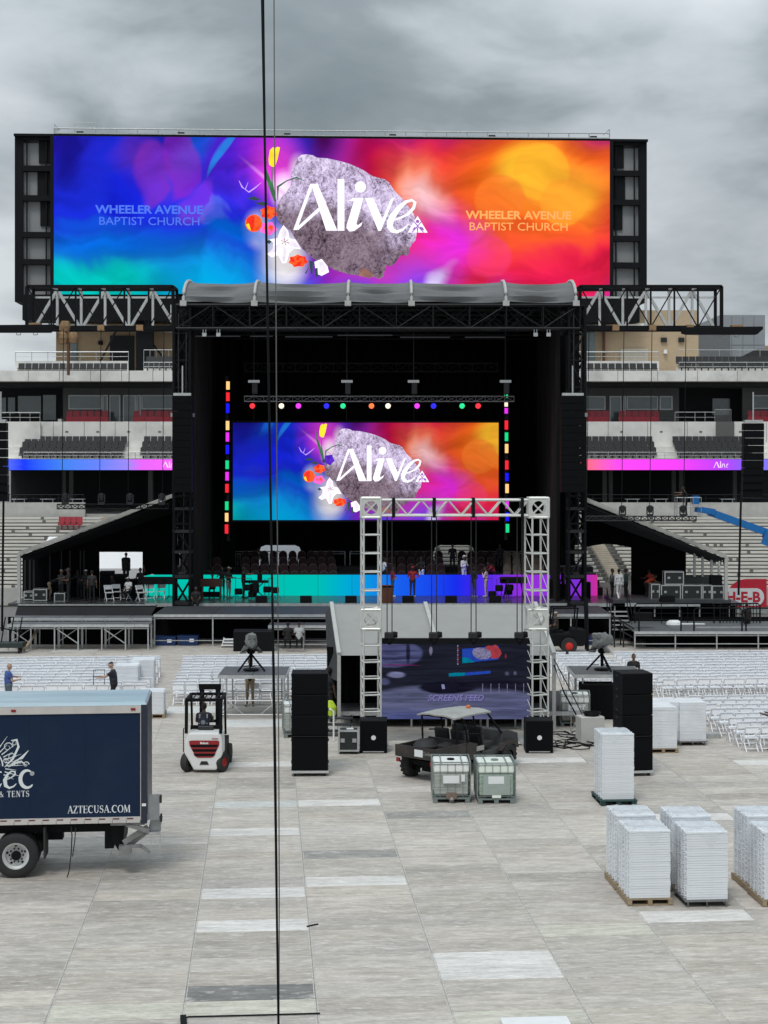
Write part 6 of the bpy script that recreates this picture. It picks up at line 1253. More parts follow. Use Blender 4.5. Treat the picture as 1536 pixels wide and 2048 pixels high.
MB().bb((-TL,-0.028,TZ1-0.17),(-0.13,-0.002,TZ1-0.004)).build('top_rail', CREAM, TK); b = MB(); b.bb((-0.13,-0.03,TZ0-0.14),(0.0,TWD+0.03,TZ1+0.01)); b.build('rear_frame', mat('navy_frame',(0.016,0.022,0.04),0.4), TK)
MB().bb((-0.145,-0.022,TZ0),(-0.13,-0.002,TZ1-0.18)).build('corner_trim', CREAM, TK); MB().bb((0.001,0.06,TZ0+0.05),(0.008,TWD-0.06,TZ1-0.1)).build('roller_door', mat('navy_frame',(0,0,0)), TK)
MB().bb((-TL,-0.035,TZ0-0.11),(-0.14,0.02,TZ0+0.02)).build('lower_rail', CREAM, TK)
for k in range(12): MB().bb((-0.30-0.305*k-0.14,-0.040,TZ0-0.03),(-0.30-0.305*k,-0.0355,TZ0-0.005)).build('reflective_tape', mat('tape_red',(0.10,0.008,0.01),0.4), TK)
b = MB(); [b.bb((-0.15-0.305*k,-0.038,TZ0-0.11),(-0.143-0.305*k,-0.0352,TZ0-0.04)) for k in range(20)]; b.build('rail_seam', DRK, TK)
MB().bb((-0.11,-0.04,TZ0+0.25),(-0.02,-0.031,TZ0+0.31)).build('side_lamp', WHT, TK)
b = MB(); b.bb((-TL-0.4,0.35,0.92),(-0.75,0.5,TZ0-0.12)); b.bb((-TL-0.4,TWD-0.5,0.92),(-0.75,TWD-0.35,TZ0-0.12)); b.bb((-0.95,0.3,0.55),(-0.75,TWD-0.3,TZ0-0.12)); b.bb((-TL,0.1,TZ0-0.16),(-0.2,TWD-0.1,TZ0-0.11)); b.bb((-2.5,0.6,0.7),(-1.9,0.9,1.0)); b.build('chassis', BLK, TK)
b = MB(); b.bb((-2.26,0.02,0.42),(-2.22,0.62,1.12)); b.build('mud_flap', RUB, TK)
RIM = mat('wheel_rim',(0.62,0.63,0.62),0.45,0.3,0.08,6,dirt=(0.3,0.29,0.27))
def truck_wheel(x, y, r_=0.49, dual=True):
    w = thing_part('wheel', TK, (x,y,r_)); MB().lathe((0,0,0),[(0.29,0.0),(0.40,-0.005),(0.46,0.02),(r_,0.05),(r_,0.24),(0.46,0.27),(0.29,0.28)],axis='Y',n=32,cap=False).build('tyre', RUB, w, smooth=True)
    MB().lathe((0,0,0),[(0.275,0.0),(0.29,-0.004),(0.30,0.02),(0.27,0.03),(0.235,0.05),(0.225,0.13),(0.13,0.14),(0.10,0.10),(0.0,0.10)],axis='Y',n=32,cap=False).build('rim', RIM, w, smooth=True)
    b = MB(); b.lathe((0,0.02,0),[(0.0,-0.005),(0.085,0.0),(0.105,0.03),(0.105,0.12)],axis='Y',n=16)
    for k in range(10): a = 2*math.pi*k/10; b.lathe((0.15*math.cos(a),0.115,0.15*math.sin(a)),[(0.0,-0.02),(0.018,-0.02),(0.018,0.03)],axis='Y',n=6)
    for k in range(5): a = 2*math.pi*(k+0.3)/5; b.lathe((0.205*math.cos(a),0.1,0.205*math.sin(a)),[(0.0,0.028),(0.03,0.028),(0.03,0.04)],axis='Y',n=8)
    b.build('hub', BLK, w)
    return w
def thing_part(name, parent, loc): 
    o = bpy.data.objects.new(name, None); C.objects.link(o); o.parent = parent; o.location = loc; o.empty_display_size = 0.1; return o
truck_wheel(-2.86,0.02); truck_wheel(-2.86,0.36); truck_wheel(-2.86,TWD-0.3); truck_wheel(-8.6,0.1); truck_wheel(-8.6,TWD-0.35)
b = MB(); b.prismx([(0.12,0.7),(TWD-0.12,0.7),(TWD-0.12,2.7),(TWD-0.3,2.9),(0.3,2.9),(0.12,2.7)],-TL-1.8,-TL-0.1); b.prismx([(0.25,0.6),(TWD-0.25,0.6),(TWD-0.3,1.7),(0.3,1.7)],-TL-3.0,-TL-1.82); b.build('cab', WHT, TK, bevel=0.05)
# lift gate
for k in range(5): MB().bb((-0.13-1.22*(k+1)-0.012,-0.004,TZ0+0.022),(-0.13-1.22*(k+1)+0.012,-0.0008,TZ1-0.175)).build('panel_seam', mat('navy_panel',(0,0,0)), TK)
for k in range(3): MB().bb((-0.35-2.6*k,-0.045,TZ1-0.11),(-0.25-2.6*k,-0.0285,TZ1-0.06)).build('marker_lamp', mat('lamp_red_glass',(0.25,0.012,0.012),0.3), TK)
LG = thing_part('lift_gate', TK, (0,0,0)); b = MB(); b.bb((0.02,0.05,1.22),(0.27,0.12,1.78)); b.bb((0.08,0.14,0.95),(0.30,0.20,1.28)); b.bb((0.0,0.2,0.86),(0.26,TWD-0.2,0.92)); b.build('gate_plate', mat('gate_steel',(0.30,0.31,0.32),0.45,0.5,0.12,6,dirt=(0.16,0.16,0.155),damt=0.5), LG)
b = MB()
for p, q in (((0.10,0.04,0.95),(0.10,0.04,0.60)),((0.10,0.04,0.60),(0.28,0.04,0.60)),((0.28,0.04,0.60),(0.29,0.04,0.95))): b.beam(p,q,0.025)
b.beam((0.03,0.05,0.93),(0.30,0.05,0.93),0.05); b.build('gate_loop', GALV, LG)
b = MB(); b.beam((-0.45,0.05,1.14),(0.05,0.05,0.98),0.06,0.10); b.beam((-0.52,0.1,0.72),(0.02,0.1,1.06),0.05,0.12); b.beam((-0.42,0.16,0.63),(0.0,0.16,0.95),0.05,0.10); b.bb((-0.62,0.02,0.47),(-0.35,0.3,0.66)); b.beam((-0.5,0.05,0.64),(-0.12,0.05,0.66),0.05,0.08); b.beam((-0.14,0.05,0.66),(0.06,0.05,0.50),0.05,0.07); b.bb((-0.8,0.02,1.12),(-0.05,0.2,1.19)); b.build('lift_arm', mat('gate_arm',(0.24,0.245,0.24),0.5,0.4,0.2,6,dirt=(0.10,0.10,0.095),damt=0.6), LG)
MB().bb((0.275,0.02,1.60),(0.32,0.16,1.76)).build('bumper_pad', RUB, LG); MB().bb((0.285,0.02,1.18),(0.33,0.16,1.34)).build('bumper_pad', RUB, LG); b = MB(); b.prism([(-0.80,1.16),(-0.5,1.16),(-0.55,0.52),(-0.64,0.52),(-0.80,0.78)],0.22,1.9); b.build('gate_box', BLK, LG)
b = MB(); b.pipe([(-1.66,0.04,1.12),(-1.64,0.02,0.9),(-1.66,0.02,0.5),(-1.70,-0.02,0.15),(-1.74,-0.05,0.02)],0.014,5); b.pipe([(-1.56,0.04,1.1),(-1.58,0.03,0.8),(-1.63,0.03,0.45)],0.012,5); b.build('hanging_strap', RUB, TK)
# lettering on the side of the truck: a thick and thin serif hand
SIGNW = mat('sign_white', (0.72,0.75,0.76), 0.5, 0, 0.03)
def arcp(cx, cz, rx, rz, a0, a1, n=14): return [(cx+rx*math.cos(R(a0+(a1-a0)*k/n)), cz+rz*math.sin(R(a0+(a1-a0)*k/n))) for k in range(n+1)]
T_, t_ = 0.15, 0.055
def cw(n, lo, hi, ph=0.5): return [lo+(hi-lo)*abs(math.sin(math.pi*(k/n*1.0))) for k in range(n+1)]
GLY = {'A':(0.74,[([(0.02,0),(0.36,1)],t_),([(0.34,1),(0.66,0)],T_),([(0.15,0.34),(0.55,0.34)],t_),([(-0.04,0.025),(0.16,0.025)],0.05),([(0.5,0.025),(0.8,0.025)],0.05)]),
 'Z':(0.66,[([(0.05,0.97),(0.6,0.97)],t_),([(0.54,0.98),(0.06,0.02)],T_),([(0.02,0.03),(0.6,0.03)],t_),([(0.05,0.97),(0.05,0.8)],t_),([(0.6,0.03),(0.6,0.22)],t_)]),
 'T':(0.68,[([(0.32,0),(0.32,1)],T_),([(0.0,0.97),(0.64,0.97)],t_),([(0.02,0.99),(0.02,0.78)],t_),([(0.62,0.99),(0.62,0.78)],t_),([(0.18,0.025),(0.46,0.025)],0.05)]),
 'E':(0.64,[([(0.13,0),(0.13,1)],T_),([(0.0,0.97),(0.55,0.97)],t_),([(0.13,0.52),(0.42,0.52)],t_),([(0.0,0.03),(0.56,0.03)],t_),([(0.54,0.99),(0.54,0.8)],t_),([(0.57,0.01),(0.57,0.22)],t_),([(0.42,0.62),(0.42,0.42)],t_)]),
 'C':(0.78,[(arcp(0.42,0.5,0.36,0.47,50,310,16),cw(16,0.05,0.17)),([(0.66,0.98),(0.66,0.72)],t_)]),
 'U':(0.80,[([(0.14,1),(0.14,0.34)],T_),(arcp(0.38,0.34,0.24,0.31,180,360,12),cw(12,0.14,0.07)[::1]),([(0.62,1),(0.62,0.34)],t_),([(0.0,0.975),(0.28,0.975)],0.05),([(0.5,0.975),(0.75,0.975)],0.05)]),
 'S':(0.60,[(arcp(0.27,0.74,0.19,0.23,40,230,9)+arcp(0.28,0.27,0.21,0.24,60,-150,11),[0.05+0.11*math.exp(-((k-10)/4.5)**2) for k in range(22)]),([(0.45,0.98),(0.45,0.74)],t_),([(0.06,0.26),(0.06,0.02)],t_)]),
 '.':(0.28,[([(0.06,0.07),(0.2,0.07)],0.14)]), 'O':(0.86,[(arcp(0.42,0.5,0.35,0.47,90,450,24),[0.05+0.11*abs(math.sin(2*math.pi*k/24)) for k in range(25)])]),
 'M':(0.96,[([(0.1,0),(0.14,1)],t_),([(0.14,1),(0.44,0.06)],T_),([(0.44,0.06),(0.76,1)],t_),([(0.78,1),(0.80,0)],T_),([(-0.02,0.025),(0.22,0.025)],0.05),([(0.66,0.025),(0.94,0.025)],0.05)]),
 'N':(0.80,[([(0.12,0),(0.12,1)],t_),([(0.12,1),(0.62,0.02)],T_),([(0.62,0),(0.62,1)],t_),([(0.0,0.025),(0.24,0.025)],0.05),([(0.5,0.975),(0.74,0.975)],0.05)]),
 'V':(0.74,[([(0.06,1),(0.36,0)],T_),([(0.36,0.0),(0.66,1)],t_),([(-0.06,0.975),(0.2,0.975)],0.05),([(0.54,0.975),(0.78,0.975)],0.05)]),
 '&':(0.80,[([(0.70,0.52),(0.55,0.2),(0.33,0.02),(0.12,0.12),(0.12,0.34),(0.40,0.62),(0.44,0.82),(0.33,0.95),(0.2,0.82),(0.28,0.6),(0.72,0.03)],[0.05,0.06,0.07,0.10,0.11,0.08,0.06,0.06,0.08,0.11,0.12])]), ' ':(0.36,[])}
def serif(mb, txt, x, z, h_, y, gap=0.06, sx=1.0, m=0):
    k = 0
    for ch in txt:
        w, strokes = GLY[ch]
        for pts, wd in strokes:
            mb.ribbon([(x+p[0]*h_*sx, z+p[1]*h_) for p in pts], [v*h_ for v in wd] if isinstance(wd,(list,tuple)) else wd*h_, y-0.0004*(k%4), m); k += 1
        x += (w+gap)*h_*sx
    return x
pxm = lambda px: (px-294)/90.4
b = MB(); serif(b,'AZTECUSA.COM',pxm(138),TZ0+0.115,0.165,-0.004,sx=0.90); serif(b,'EVENTS & TENTS',pxm(67)-1.36,TZ0+0.50,0.135,-0.004,gap=0.11,sx=0.93)
x = pxm(72); zb = TZ0+0.70
def rib2(pts, ws): b.ribbon([(x+p[0]*0.88, zb+p[1]*0.86) for p in pts], [w*0.80 for w in ws], -0.006)
rib2(arcp(-0.17,0.22,0.17,0.22,55,320,16), [0.03+0.075*math.sin(math.pi*k/16)**0.8 for k in range(17)]); b.lathe((x-0.045,-0.006,zb+0.31),[(0.0,-0.001),(0.05,-0.001)],axis='Y',n=14)
rib2([(-0.70,0.20),(-0.56,0.27),(-0.47,0.34),(-0.47,0.41),(-0.56,0.43),(-0.66,0.34),(-0.72,0.20),(-0.70,0.06),(-0.61,0.0),(-0.50,0.04),(-0.44,0.11)],[0.02,0.03,0.05,0.05,0.035,0.07,0.11,0.10,0.06,0.04,0.02])
rib2([(-0.86,0.62),(-0.92,0.40),(-0.99,0.12),(-0.95,0.02),(-0.86,0.03),(-0.80,0.12)],[0.05,0.10,0.10,0.09,0.05,0.02]); rib2([(-1.08,0.41),(-0.80,0.41)],[0.03,0.04]); rib2([(-1.48,0.40),(-1.16,0.40),(-1.48,0.03),(-1.14,0.03)],[0.05,0.06,0.06,0.05]); rib2([(-2.2,0),(-1.85,0.9)],[0.04,0.05]); rib2([(-1.88,0.9),(-1.55,0.0)],[0.14,0.14]); rib2([(-2.06,0.3),(-1.66,0.3)],[0.04,0.04])
b.build('lettering', SIGNW, TK, normals=False)
e = MB(); ex, ez = pxm(-22), TZ0+1.18
for k in range(15):
    a = 100-k*9; e.ribbon([(ex+0.42*math.cos(R(a)),ez+0.42*math.sin(R(a))),(ex+(0.80 if k%2 else 0.66)*math.cos(R(a)),ez+(0.80 if k%2 else 0.66)*math.sin(R(a)))],[0.026,0.005],-0.004)
for r_ in (0.28,0.36): e.ribbon(arcp(ex,ez,r_,r_,0,180,20),0.030,-0.005)
for cx_, cz_, s_ in ((0.47,0.42,0.11),(0.55,0.20,0.09),(0.66,0.05,0.08),(0.86,0.03,0.07),(0.62,0.50,0.07),(0.42,0.12,0.06)):
    e.ribbon([(ex+cx_+s_*(1-k/16)*math.cos(k*0.62),ez+cz_+s_*(1-k/16)*math.sin(k*0.62)) for k in range(13)],[0.021*(1-k/18) for k in range(13)],-0.006)
e.ribbon([(ex+0.40,ez-0.02),(ex+0.58,ez+0.16),(ex+0.70,ez+0.42),(ex+0.66,ez+0.58),(ex+0.54,ez+0.56)],[0.015,0.045,0.05,0.045,0.02],-0.0065); e.ribbon([(ex+0.5,ez+0.02),(ex+0.72,ez+0.16),(ex+0.92,ez+0.34)],[0.01,0.03,0.008],-0.007); e.ribbon([(ex+0.62,ez+0.12),(ex+0.78,ez+0.17),(ex+0.92,ez+0.34)],[0.01,0.04,0.008],-0.0075); e.ribbon([(ex+0.48,ez-0.02),(ex+0.62,ez+0.06),(ex+0.76,ez+0.10),(ex+0.86,ez+0.02)],[0.015,0.045,0.04,0.02],-0.008)
e.build('emblem', SIGNW, TK, normals=False)

# ------------------------------------------------------------------ white forklift seen from behind
FK = thing('forklift', 'white and red forklift seen from behind with a driver', 'forklift', (X(408,47.0),47.0,0)); kf = 47/F*0.2344
fz = lambda zx, zy: ((zx-293)*kf, (1322-zy)*kf)
FW = mat('forklift_white',(0.74,0.74,0.73),0.35,0,0.04,3,dirt=(0.45,0.44,0.42),damt=0.3); FR = mat('forklift_red',(0.30,0.014,0.018),0.4,0,0.1,5)
cwp = [fz(*p) for p in ((150,990),(170,978),(420,978),(442,990),(450,1060),(450,1160),(400,1298),(205,1298),(128,1160),(128,1060))]
MB().prism(cwp,0.0,0.75).build('counterweight', FW, FK, bevel=0.05); MB().prism([fz(*p) for p in ((165,1050),(185,1043),(410,1043),(425,1052),(422,1085),(375,1180),(355,1190),(240,1190),(222,1180),(170,1085))],-0.012,0.01).build('grille', FR, FK)
b = MB(); [b.prism([fz(*p) for p in ((175+14*k,1078+38*k),(418-13*k,1078+38*k),(404-13*k,1100+38*k),(188+14*k,1100+38*k))],-0.018,-0.0125) for k in range(3)]; b.build('grille_slot', BLK, FK); b = MB(); b.text('Bobcat',0.085,(fz(295,0)[0],fz(0,1072)[1]),-0.02,bold=0.004); b.build('lettering', WHT, FK)
b = MB(); b.prism([fz(*p) for p in ((270,1220),(320,1220),(335,1250),(255,1250))],-0.012,-0.002); b.build('tow_pin', DRK, FK); MB().prism([fz(*p) for p in ((360,1025),(415,1025),(415,1031),(360,1031))],-0.012,-0.002).build('stripe', FR, FK)
for x, y in ((-0.50,0.25),(0.50,0.25),(-0.55,1.75),(0.55,1.75)):
    w = thing_part('wheel', FK, (x,y,0.29)); w.rotation_euler = (0,0,-0.45 if y < 1 else 0); s_ = 1 if x > 0 else -1; MB().lathe((0,0,0),[(0.14,-0.10),(0.27,-0.10),(0.29,-0.06),(0.29,0.06),(0.27,0.10),(0.14,0.10)],axis='X',n=20,cap=False).build('tyre', RUB, w, smooth=True); MB().lathe((0,0,0),[(0.14,-0.085),(0.12,-0.05),(0.0,-0.04)] if s_ < 0 else [(0.0,0.04),(0.12,0.05),(0.14,0.085)],axis='X',n=16,cap=False).build('rim', mat('rim_red',(0.45,0.02,0.02),0.5), w)
b = MB(); xa, _ = fz(140,0); xb2, _ = fz(434,0); zt1 = fz(0,702)[1]; zc = fz(0,985)[1]
for x in (xa,xb2): b.beam((x,0.05,zc),(x,0.12,zt1),0.09,0.10); b.beam((x,1.5,0.9),(x,1.3,zt1),0.06,0.09); b.beam((x,0.12,zt1),(x,1.35,zt1),0.08)
b.beam((xa,0.12,zt1),(xb2,0.12,zt1),0.07,0.09); b.beam((xa,1.35,zt1),(xb2,1.35,zt1),0.08)
for k in range(1,6): b.beam((xa+(xb2-xa)*k/6,0.12,zt1+0.01),(xa+(xb2-xa)*k/6,1.35,zt1+0.01),0.03,0.02)
b.build('overhead_guard', BLK, FK); b = MB(); 
for x in (fz(208,0)[0],fz(350,0)[0]): b.beam((x,2.05,0.1),(x,2.05,2.2),0.14,0.10)
b.beam((fz(180,0)[0],2.05,fz(0,668)[1]),(fz(378,0)[0],2.05,fz(0,668)[1]),0.12,0.16); b.beam((fz(208,0)[0],2.05,1.2),(fz(350,0)[0],2.05,1.2),0.08); b.build('mast', BLK, FK); b = MB(); [b.beam((s_*0.28,2.15,0.1),(s_*0.28,3.15,0.07),0.11,0.04) for s_ in (-1,1)]; b.bb((-0.5,2.12,0.15),(0.5,2.18,0.55)); b.build('fork', BLK, FK)
MB().bb((-0.55,0.76,0.35),(0.55,1.9,0.8)).build('chassis', BLK, FK); b = MB(); b.box((0,0.75,1.05),(0.5,0.5,0.14)); b.box((0,0.50,1.18),(0.46,0.08,0.26),rx=R(-6)); b.build('seat', mat('seat_vinyl',(0.02,0.02,0.022),0.5), FK, bevel=0.03); MB().bb((-0.48,0.66,1.0),(0.48,0.72,1.30)).build('hood', BLK, FK, bevel=0.02); b = MB(); b.tube((0,1.35,0.85),(0,1.2,1.32),0.03); b.lathe((0,1.18,1.34),[(0.15,0.0),(0.17,0.012),(0.15,0.024)],n=16); b.build('steering_wheel', BLK, FK)  # black hood panel added only to darken the cab between the posts
b = MB(); b.lathe((fz(285,0)[0],0.2,zt1+0.02),[(0.035,-0.1),(0.04,0.0),(0.0,0.02)],n=8); b.build('beacon', mat('beacon_orange',(0.6,0.16,0.03),0.4), FK); b = MB(); b.pipe([(xa-0.09,0.1,0.6),(xa-0.09,0.1,1.3),(xa,0.1,1.3)],0.015); b.build('hose', BLK, FK)
# second, darker forklift beyond the tent
F2 = thing('forklift', 'dark forklift with red wheel hub right of the tent', 'forklift', (X(1120,76.0),76.0,0)); MB().prism([(-0.9,0.35),(1.1,0.35),(1.25,0.5),(1.25,1.1),(0.6,1.2),(0.5,0.95),(-0.3,0.95),(-0.9,0.8)],0,1.1).build('body', BLK, F2, bevel=0.04)
for x, y in ((0.42,-0.08),(0.42,1.1),(-0.75,-0.05),(-0.75,1.1)):
    w = thing_part('wheel', F2, (x,y,0.38 if x > 0 else 0.32)); r_ = 0.38 if x > 0 else 0.32; MB().lathe((0,0,0),[(0.2,-0.12),(r_-0.02,-0.12),(r_,-0.08),(r_,0.08),(r_-0.02,0.12),(0.2,0.12)],axis='Y',n=18,cap=False).build('tyre', RUB, w); MB().lathe((0,0,0),[(0.0,-0.13),(0.10,-0.12),(0.2,-0.09),(0.2,0.1)],axis='Y',n=14).build('rim', mat('hub_red',(0.55,0.02,0.012),0.45), w)
b = MB(); [b.beam((x,y,1.0),(x+0.1,y,2.15),0.07) for x in (-0.4,0.75) for y in (0.05,1.05)]; b.beam((-0.35,0.05,2.15),(0.9,0.05,2.15),0.07); b.beam((-0.35,1.05,2.15),(0.9,1.05,2.15),0.07); [b.beam((-0.3+0.2*k,0.05,2.15),(-0.3+0.2*k,1.05,2.15),0.03) for k in range(6)]; b.build('overhead_guard', BLK, F2)
b = MB(); [b.beam((1.35,y,0.1),(1.3,y,2.6),0.12) for y in (0.25,0.85)]; b.build('mast', BLK, F2); MB().box((-0.05,0.55,1.0),(0.5,0.5,0.14)).build('seat', BLK, F2)

# ------------------------------------------------------------------ utility vehicle
UV = thing('utility_vehicle', 'dark four seat utility vehicle with grey roof and cargo bed', 'utility vehicle', (1.30,46.2,0), R(50)); CAMO = mat('utv_body',(0.030,0.024,0.022),0.5,0,0.5,2.5,dirt=(0.075,0.055,0.045),damt=0.5); UGR = mat('utv_grey',(0.032,0.035,0.037),0.5,0,0.2,3,dirt=(0.14,0.14,0.13)); URF = mat('utv_roof',(0.36,0.36,0.345),0.55,0,0.1,3,dirt=(0.16,0.155,0.15))
for x in (0,2.9):
    for s_ in (-1,1):
        w = thing_part('wheel', UV, (x,s_*0.66,0.36)); b = MB(); b.lathe((0,0,0),[(0.17,-0.14),(0.31,-0.15),(0.35,-0.10),(0.35,0.10),(0.31,0.15),(0.17,0.14)],axis='Y',n=22,cap=False)
        for k in range(16):
            a = 2*math.pi*k/16
            for q in (-0.08,0.08): b.box((0.352*math.cos(a+(0.1 if q > 0 else 0)),q,0.352*math.sin(a+(0.1 if q > 0 else 0))),(0.03,0.11,0.06),ry=-a)
        b.build('tyre', RUB, w); MB().lathe((0,s_*0.05,0),[(0.0,-0.06),(0.13,-0.06),(0.16,0.0),(0.13,0.06),(0.0,0.06)],axis='Y',n=14).build('rim', DRK, w)
b = MB(); b.beam((0,-0.55,0.33),(0,0.55,0.33),0.09); b.box((0,0,0.36),(0.3,0.3,0.26)); b.bb((-0.3,-0.35,0.42),(3.2,0.35,0.55)); b.beam((2.9,-0.55,0.33),(2.9,0.55,0.33),0.09); [b.beam((0,s_*0.45,0.35),(0.25,s_*0.3,0.62),0.06) for s_ in (-1,1)]; b.build('chassis', BLK, UV)
bd_ = MB(); bd_.bb((-0.62,-0.72,0.66),(0.85,0.72,0.72)); bd_.bb((-0.62,-0.72,0.72),(0.85,-0.67,1.0)); bd_.bb((-0.62,0.67,0.72),(0.85,0.72,1.0)); bd_.bb((0.80,-0.67,0.72),(0.85,0.67,1.05)); bd_.build('cargo_bed', CAMO, UV, bevel=0.015)
tg_ = thing_part('tailgate', UV, (-0.645,0,0.68)); MB().bb((-0.02,-0.72,0),(0.02,0.72,0.33)).build('panel', CAMO, tg_); MB().bb((-0.03,-0.30,0.06),(-0.022,0.0,0.26)).build('number_plate', WHT, tg_); MB().text('CubCadet',0.14,(-0.34,0.13),-0.026,axis='X',sx=-1.0).build('lettering', mat('pale_decal',(0.35,0.34,0.32),0.6), tg_, normals=False)
for s_ in (-1,1): MB().bb((-0.67,s_*0.62-0.06,0.52),(-0.62,s_*0.62+0.06,0.63)).build('tail_lamp', mat('lamp_red_glass',(0.25,0.012,0.012),0.3), UV)
b = MB(); b.prism([(0.88,0.45),(3.4,0.45),(3.55,0.6),(3.5,0.95),(3.0,1.10),(2.72,1.12),(2.6,0.62),(0.88,0.62)],-0.66,0.66); b.build('body_shell', UGR, UV, bevel=0.03); b = MB(); [b.prism([(2.45,0.55),(2.55,0.75),(2.9,0.82),(3.25,0.75),(3.4,0.55),(3.3,0.55),(3.1,0.68),(2.7,0.68),(2.52,0.55)],s_*0.72-0.07,s_*0.72+0.07) for s_ in (-1,1)]; b.build('fender', CAMO, UV); MB().prism([(0.9,0.5),(1.3,0.5),(1.4,0.9),(1.0,1.0),(0.88,0.9)],-0.70,-0.665).build('side_panel', CAMO, UV); MB().bb((1.36,-0.705,0.68),(1.72,-0.69,0.82)).build('white_decal', mat('pale_decal',(0,0,0)), UV)
for x in (1.15,2.0):
    s_ = thing_part('seat', UV, (x,0,0.62)); MB().box((0.1,0,0.16),(0.5,1.15,0.16)).build('cushion', mat('seat_vinyl',(0,0,0)), s_, bevel=0.04); MB().box((-0.14,-0.3,0.45),(0.12,0.52,0.52),ry=R(-10)).build('backrest', mat('seat_vinyl',(0,0,0)), s_, bevel=0.05); MB().box((-0.14,0.3,0.45),(0.12,0.52,0.52),ry=R(-10)).build('backrest', mat('seat_vinyl',(0,0,0)), s_, bevel=0.05)
b = MB(); b.tube((2.55,0.3,0.9),(2.42,0.3,1.15),0.025); b.lathe((2.40,0.3,1.15),[(0.15,-0.012),(0.17,0),(0.15,0.012)],axis='X',n=14); b.build('steering_wheel', BLK, UV)
b = MB(); 
for s_ in (-1,1):
    b.tube((0.55,s_*0.66,0.72),(0.42,s_*0.60,1.74),0.03); b.tube((1.62,s_*0.68,0.6),(1.3,s_*0.60,1.75),0.028); b.tube((2.75,s_*0.62,1.0),(1.98,s_*0.60,1.75),0.03); b.tube((0.42,s_*0.60,1.74),(1.98,s_*0.60,1.75),0.03); b.tube((0.85,s_*0.66,1.25),(1.72,s_*0.66,1.15),0.022)
b.tube((0.42,-0.60,1.74),(0.42,0.60,1.74),0.03); b.tube((1.98,-0.6,1.75),(1.98,0.6,1.75),0.03); b.build('roll_cage', BLK, UV)
b = MB(); nx = 9
vs = []; fs = []
for i in range(nx+1):
    for j in range(7):
        u, v = i/nx, j/6; vs.append((0.30+1.78*u, -0.69+1.38*v, 1.765+0.025*math.sin(math.pi*u)+(0.045 if 0 < j < 6 else 0)+(0.016 if j in (2,4) else 0)))
for i in range(nx):
    for j in range(6): k = i*7+j; fs.append((k,k+7,k+8,k+1))
n0 = len(vs); vs += [(p[0],p[1],p[2]-0.045) for p in vs]; fs += [tuple(q+n0 for q in f)[::-1] for f in fs]
for i in range(nx): fs.append((i*7,(i+1)*7,(i+1)*7+n0,i*7+n0)); fs.append((i*7+6,i*7+6+n0,(i+1)*7+6+n0,(i+1)*7+6))
for j in range(6): fs.append((j,j+n0,j+1+n0,j+1)); fs.append((nx*7+j,nx*7+j+1,nx*7+j+1+n0,nx*7+j+n0))
b.add(vs,fs).build('roof', URF, UV, smooth=True); MB().lathe((1.75,-0.1,1.83),[(0.07,0),(0.07,0.07),(0.04,0.10),(0,0.10)],n=10).build('beacon', mat('beacon_orange',(0,0,0)), UV)
t = thing('cargo_bag','black bags lying in the bed of utility vehicle','bag',UV.matrix_basis @ Vector((0.25,0.1,0.72)), R(50)); MB().lathe((0,0.2,0),[(0.0,0.0),(0.34,0.0),(0.40,0.18),(0.25,0.34),(0,0.38)],n=9).build('bag', mat('bag_nylon',(0.02,0.02,0.022),0.7,0,0.3,6,bump=0.7,bscale=8), t, smooth=True); MB().lathe((0.3,-0.3,0),[(0.0,0.0),(0.28,0.0),(0.30,0.2),(0,0.3)],n=9).build('bag', mat('bag_nylon',(0,0,0)), t, smooth=True)

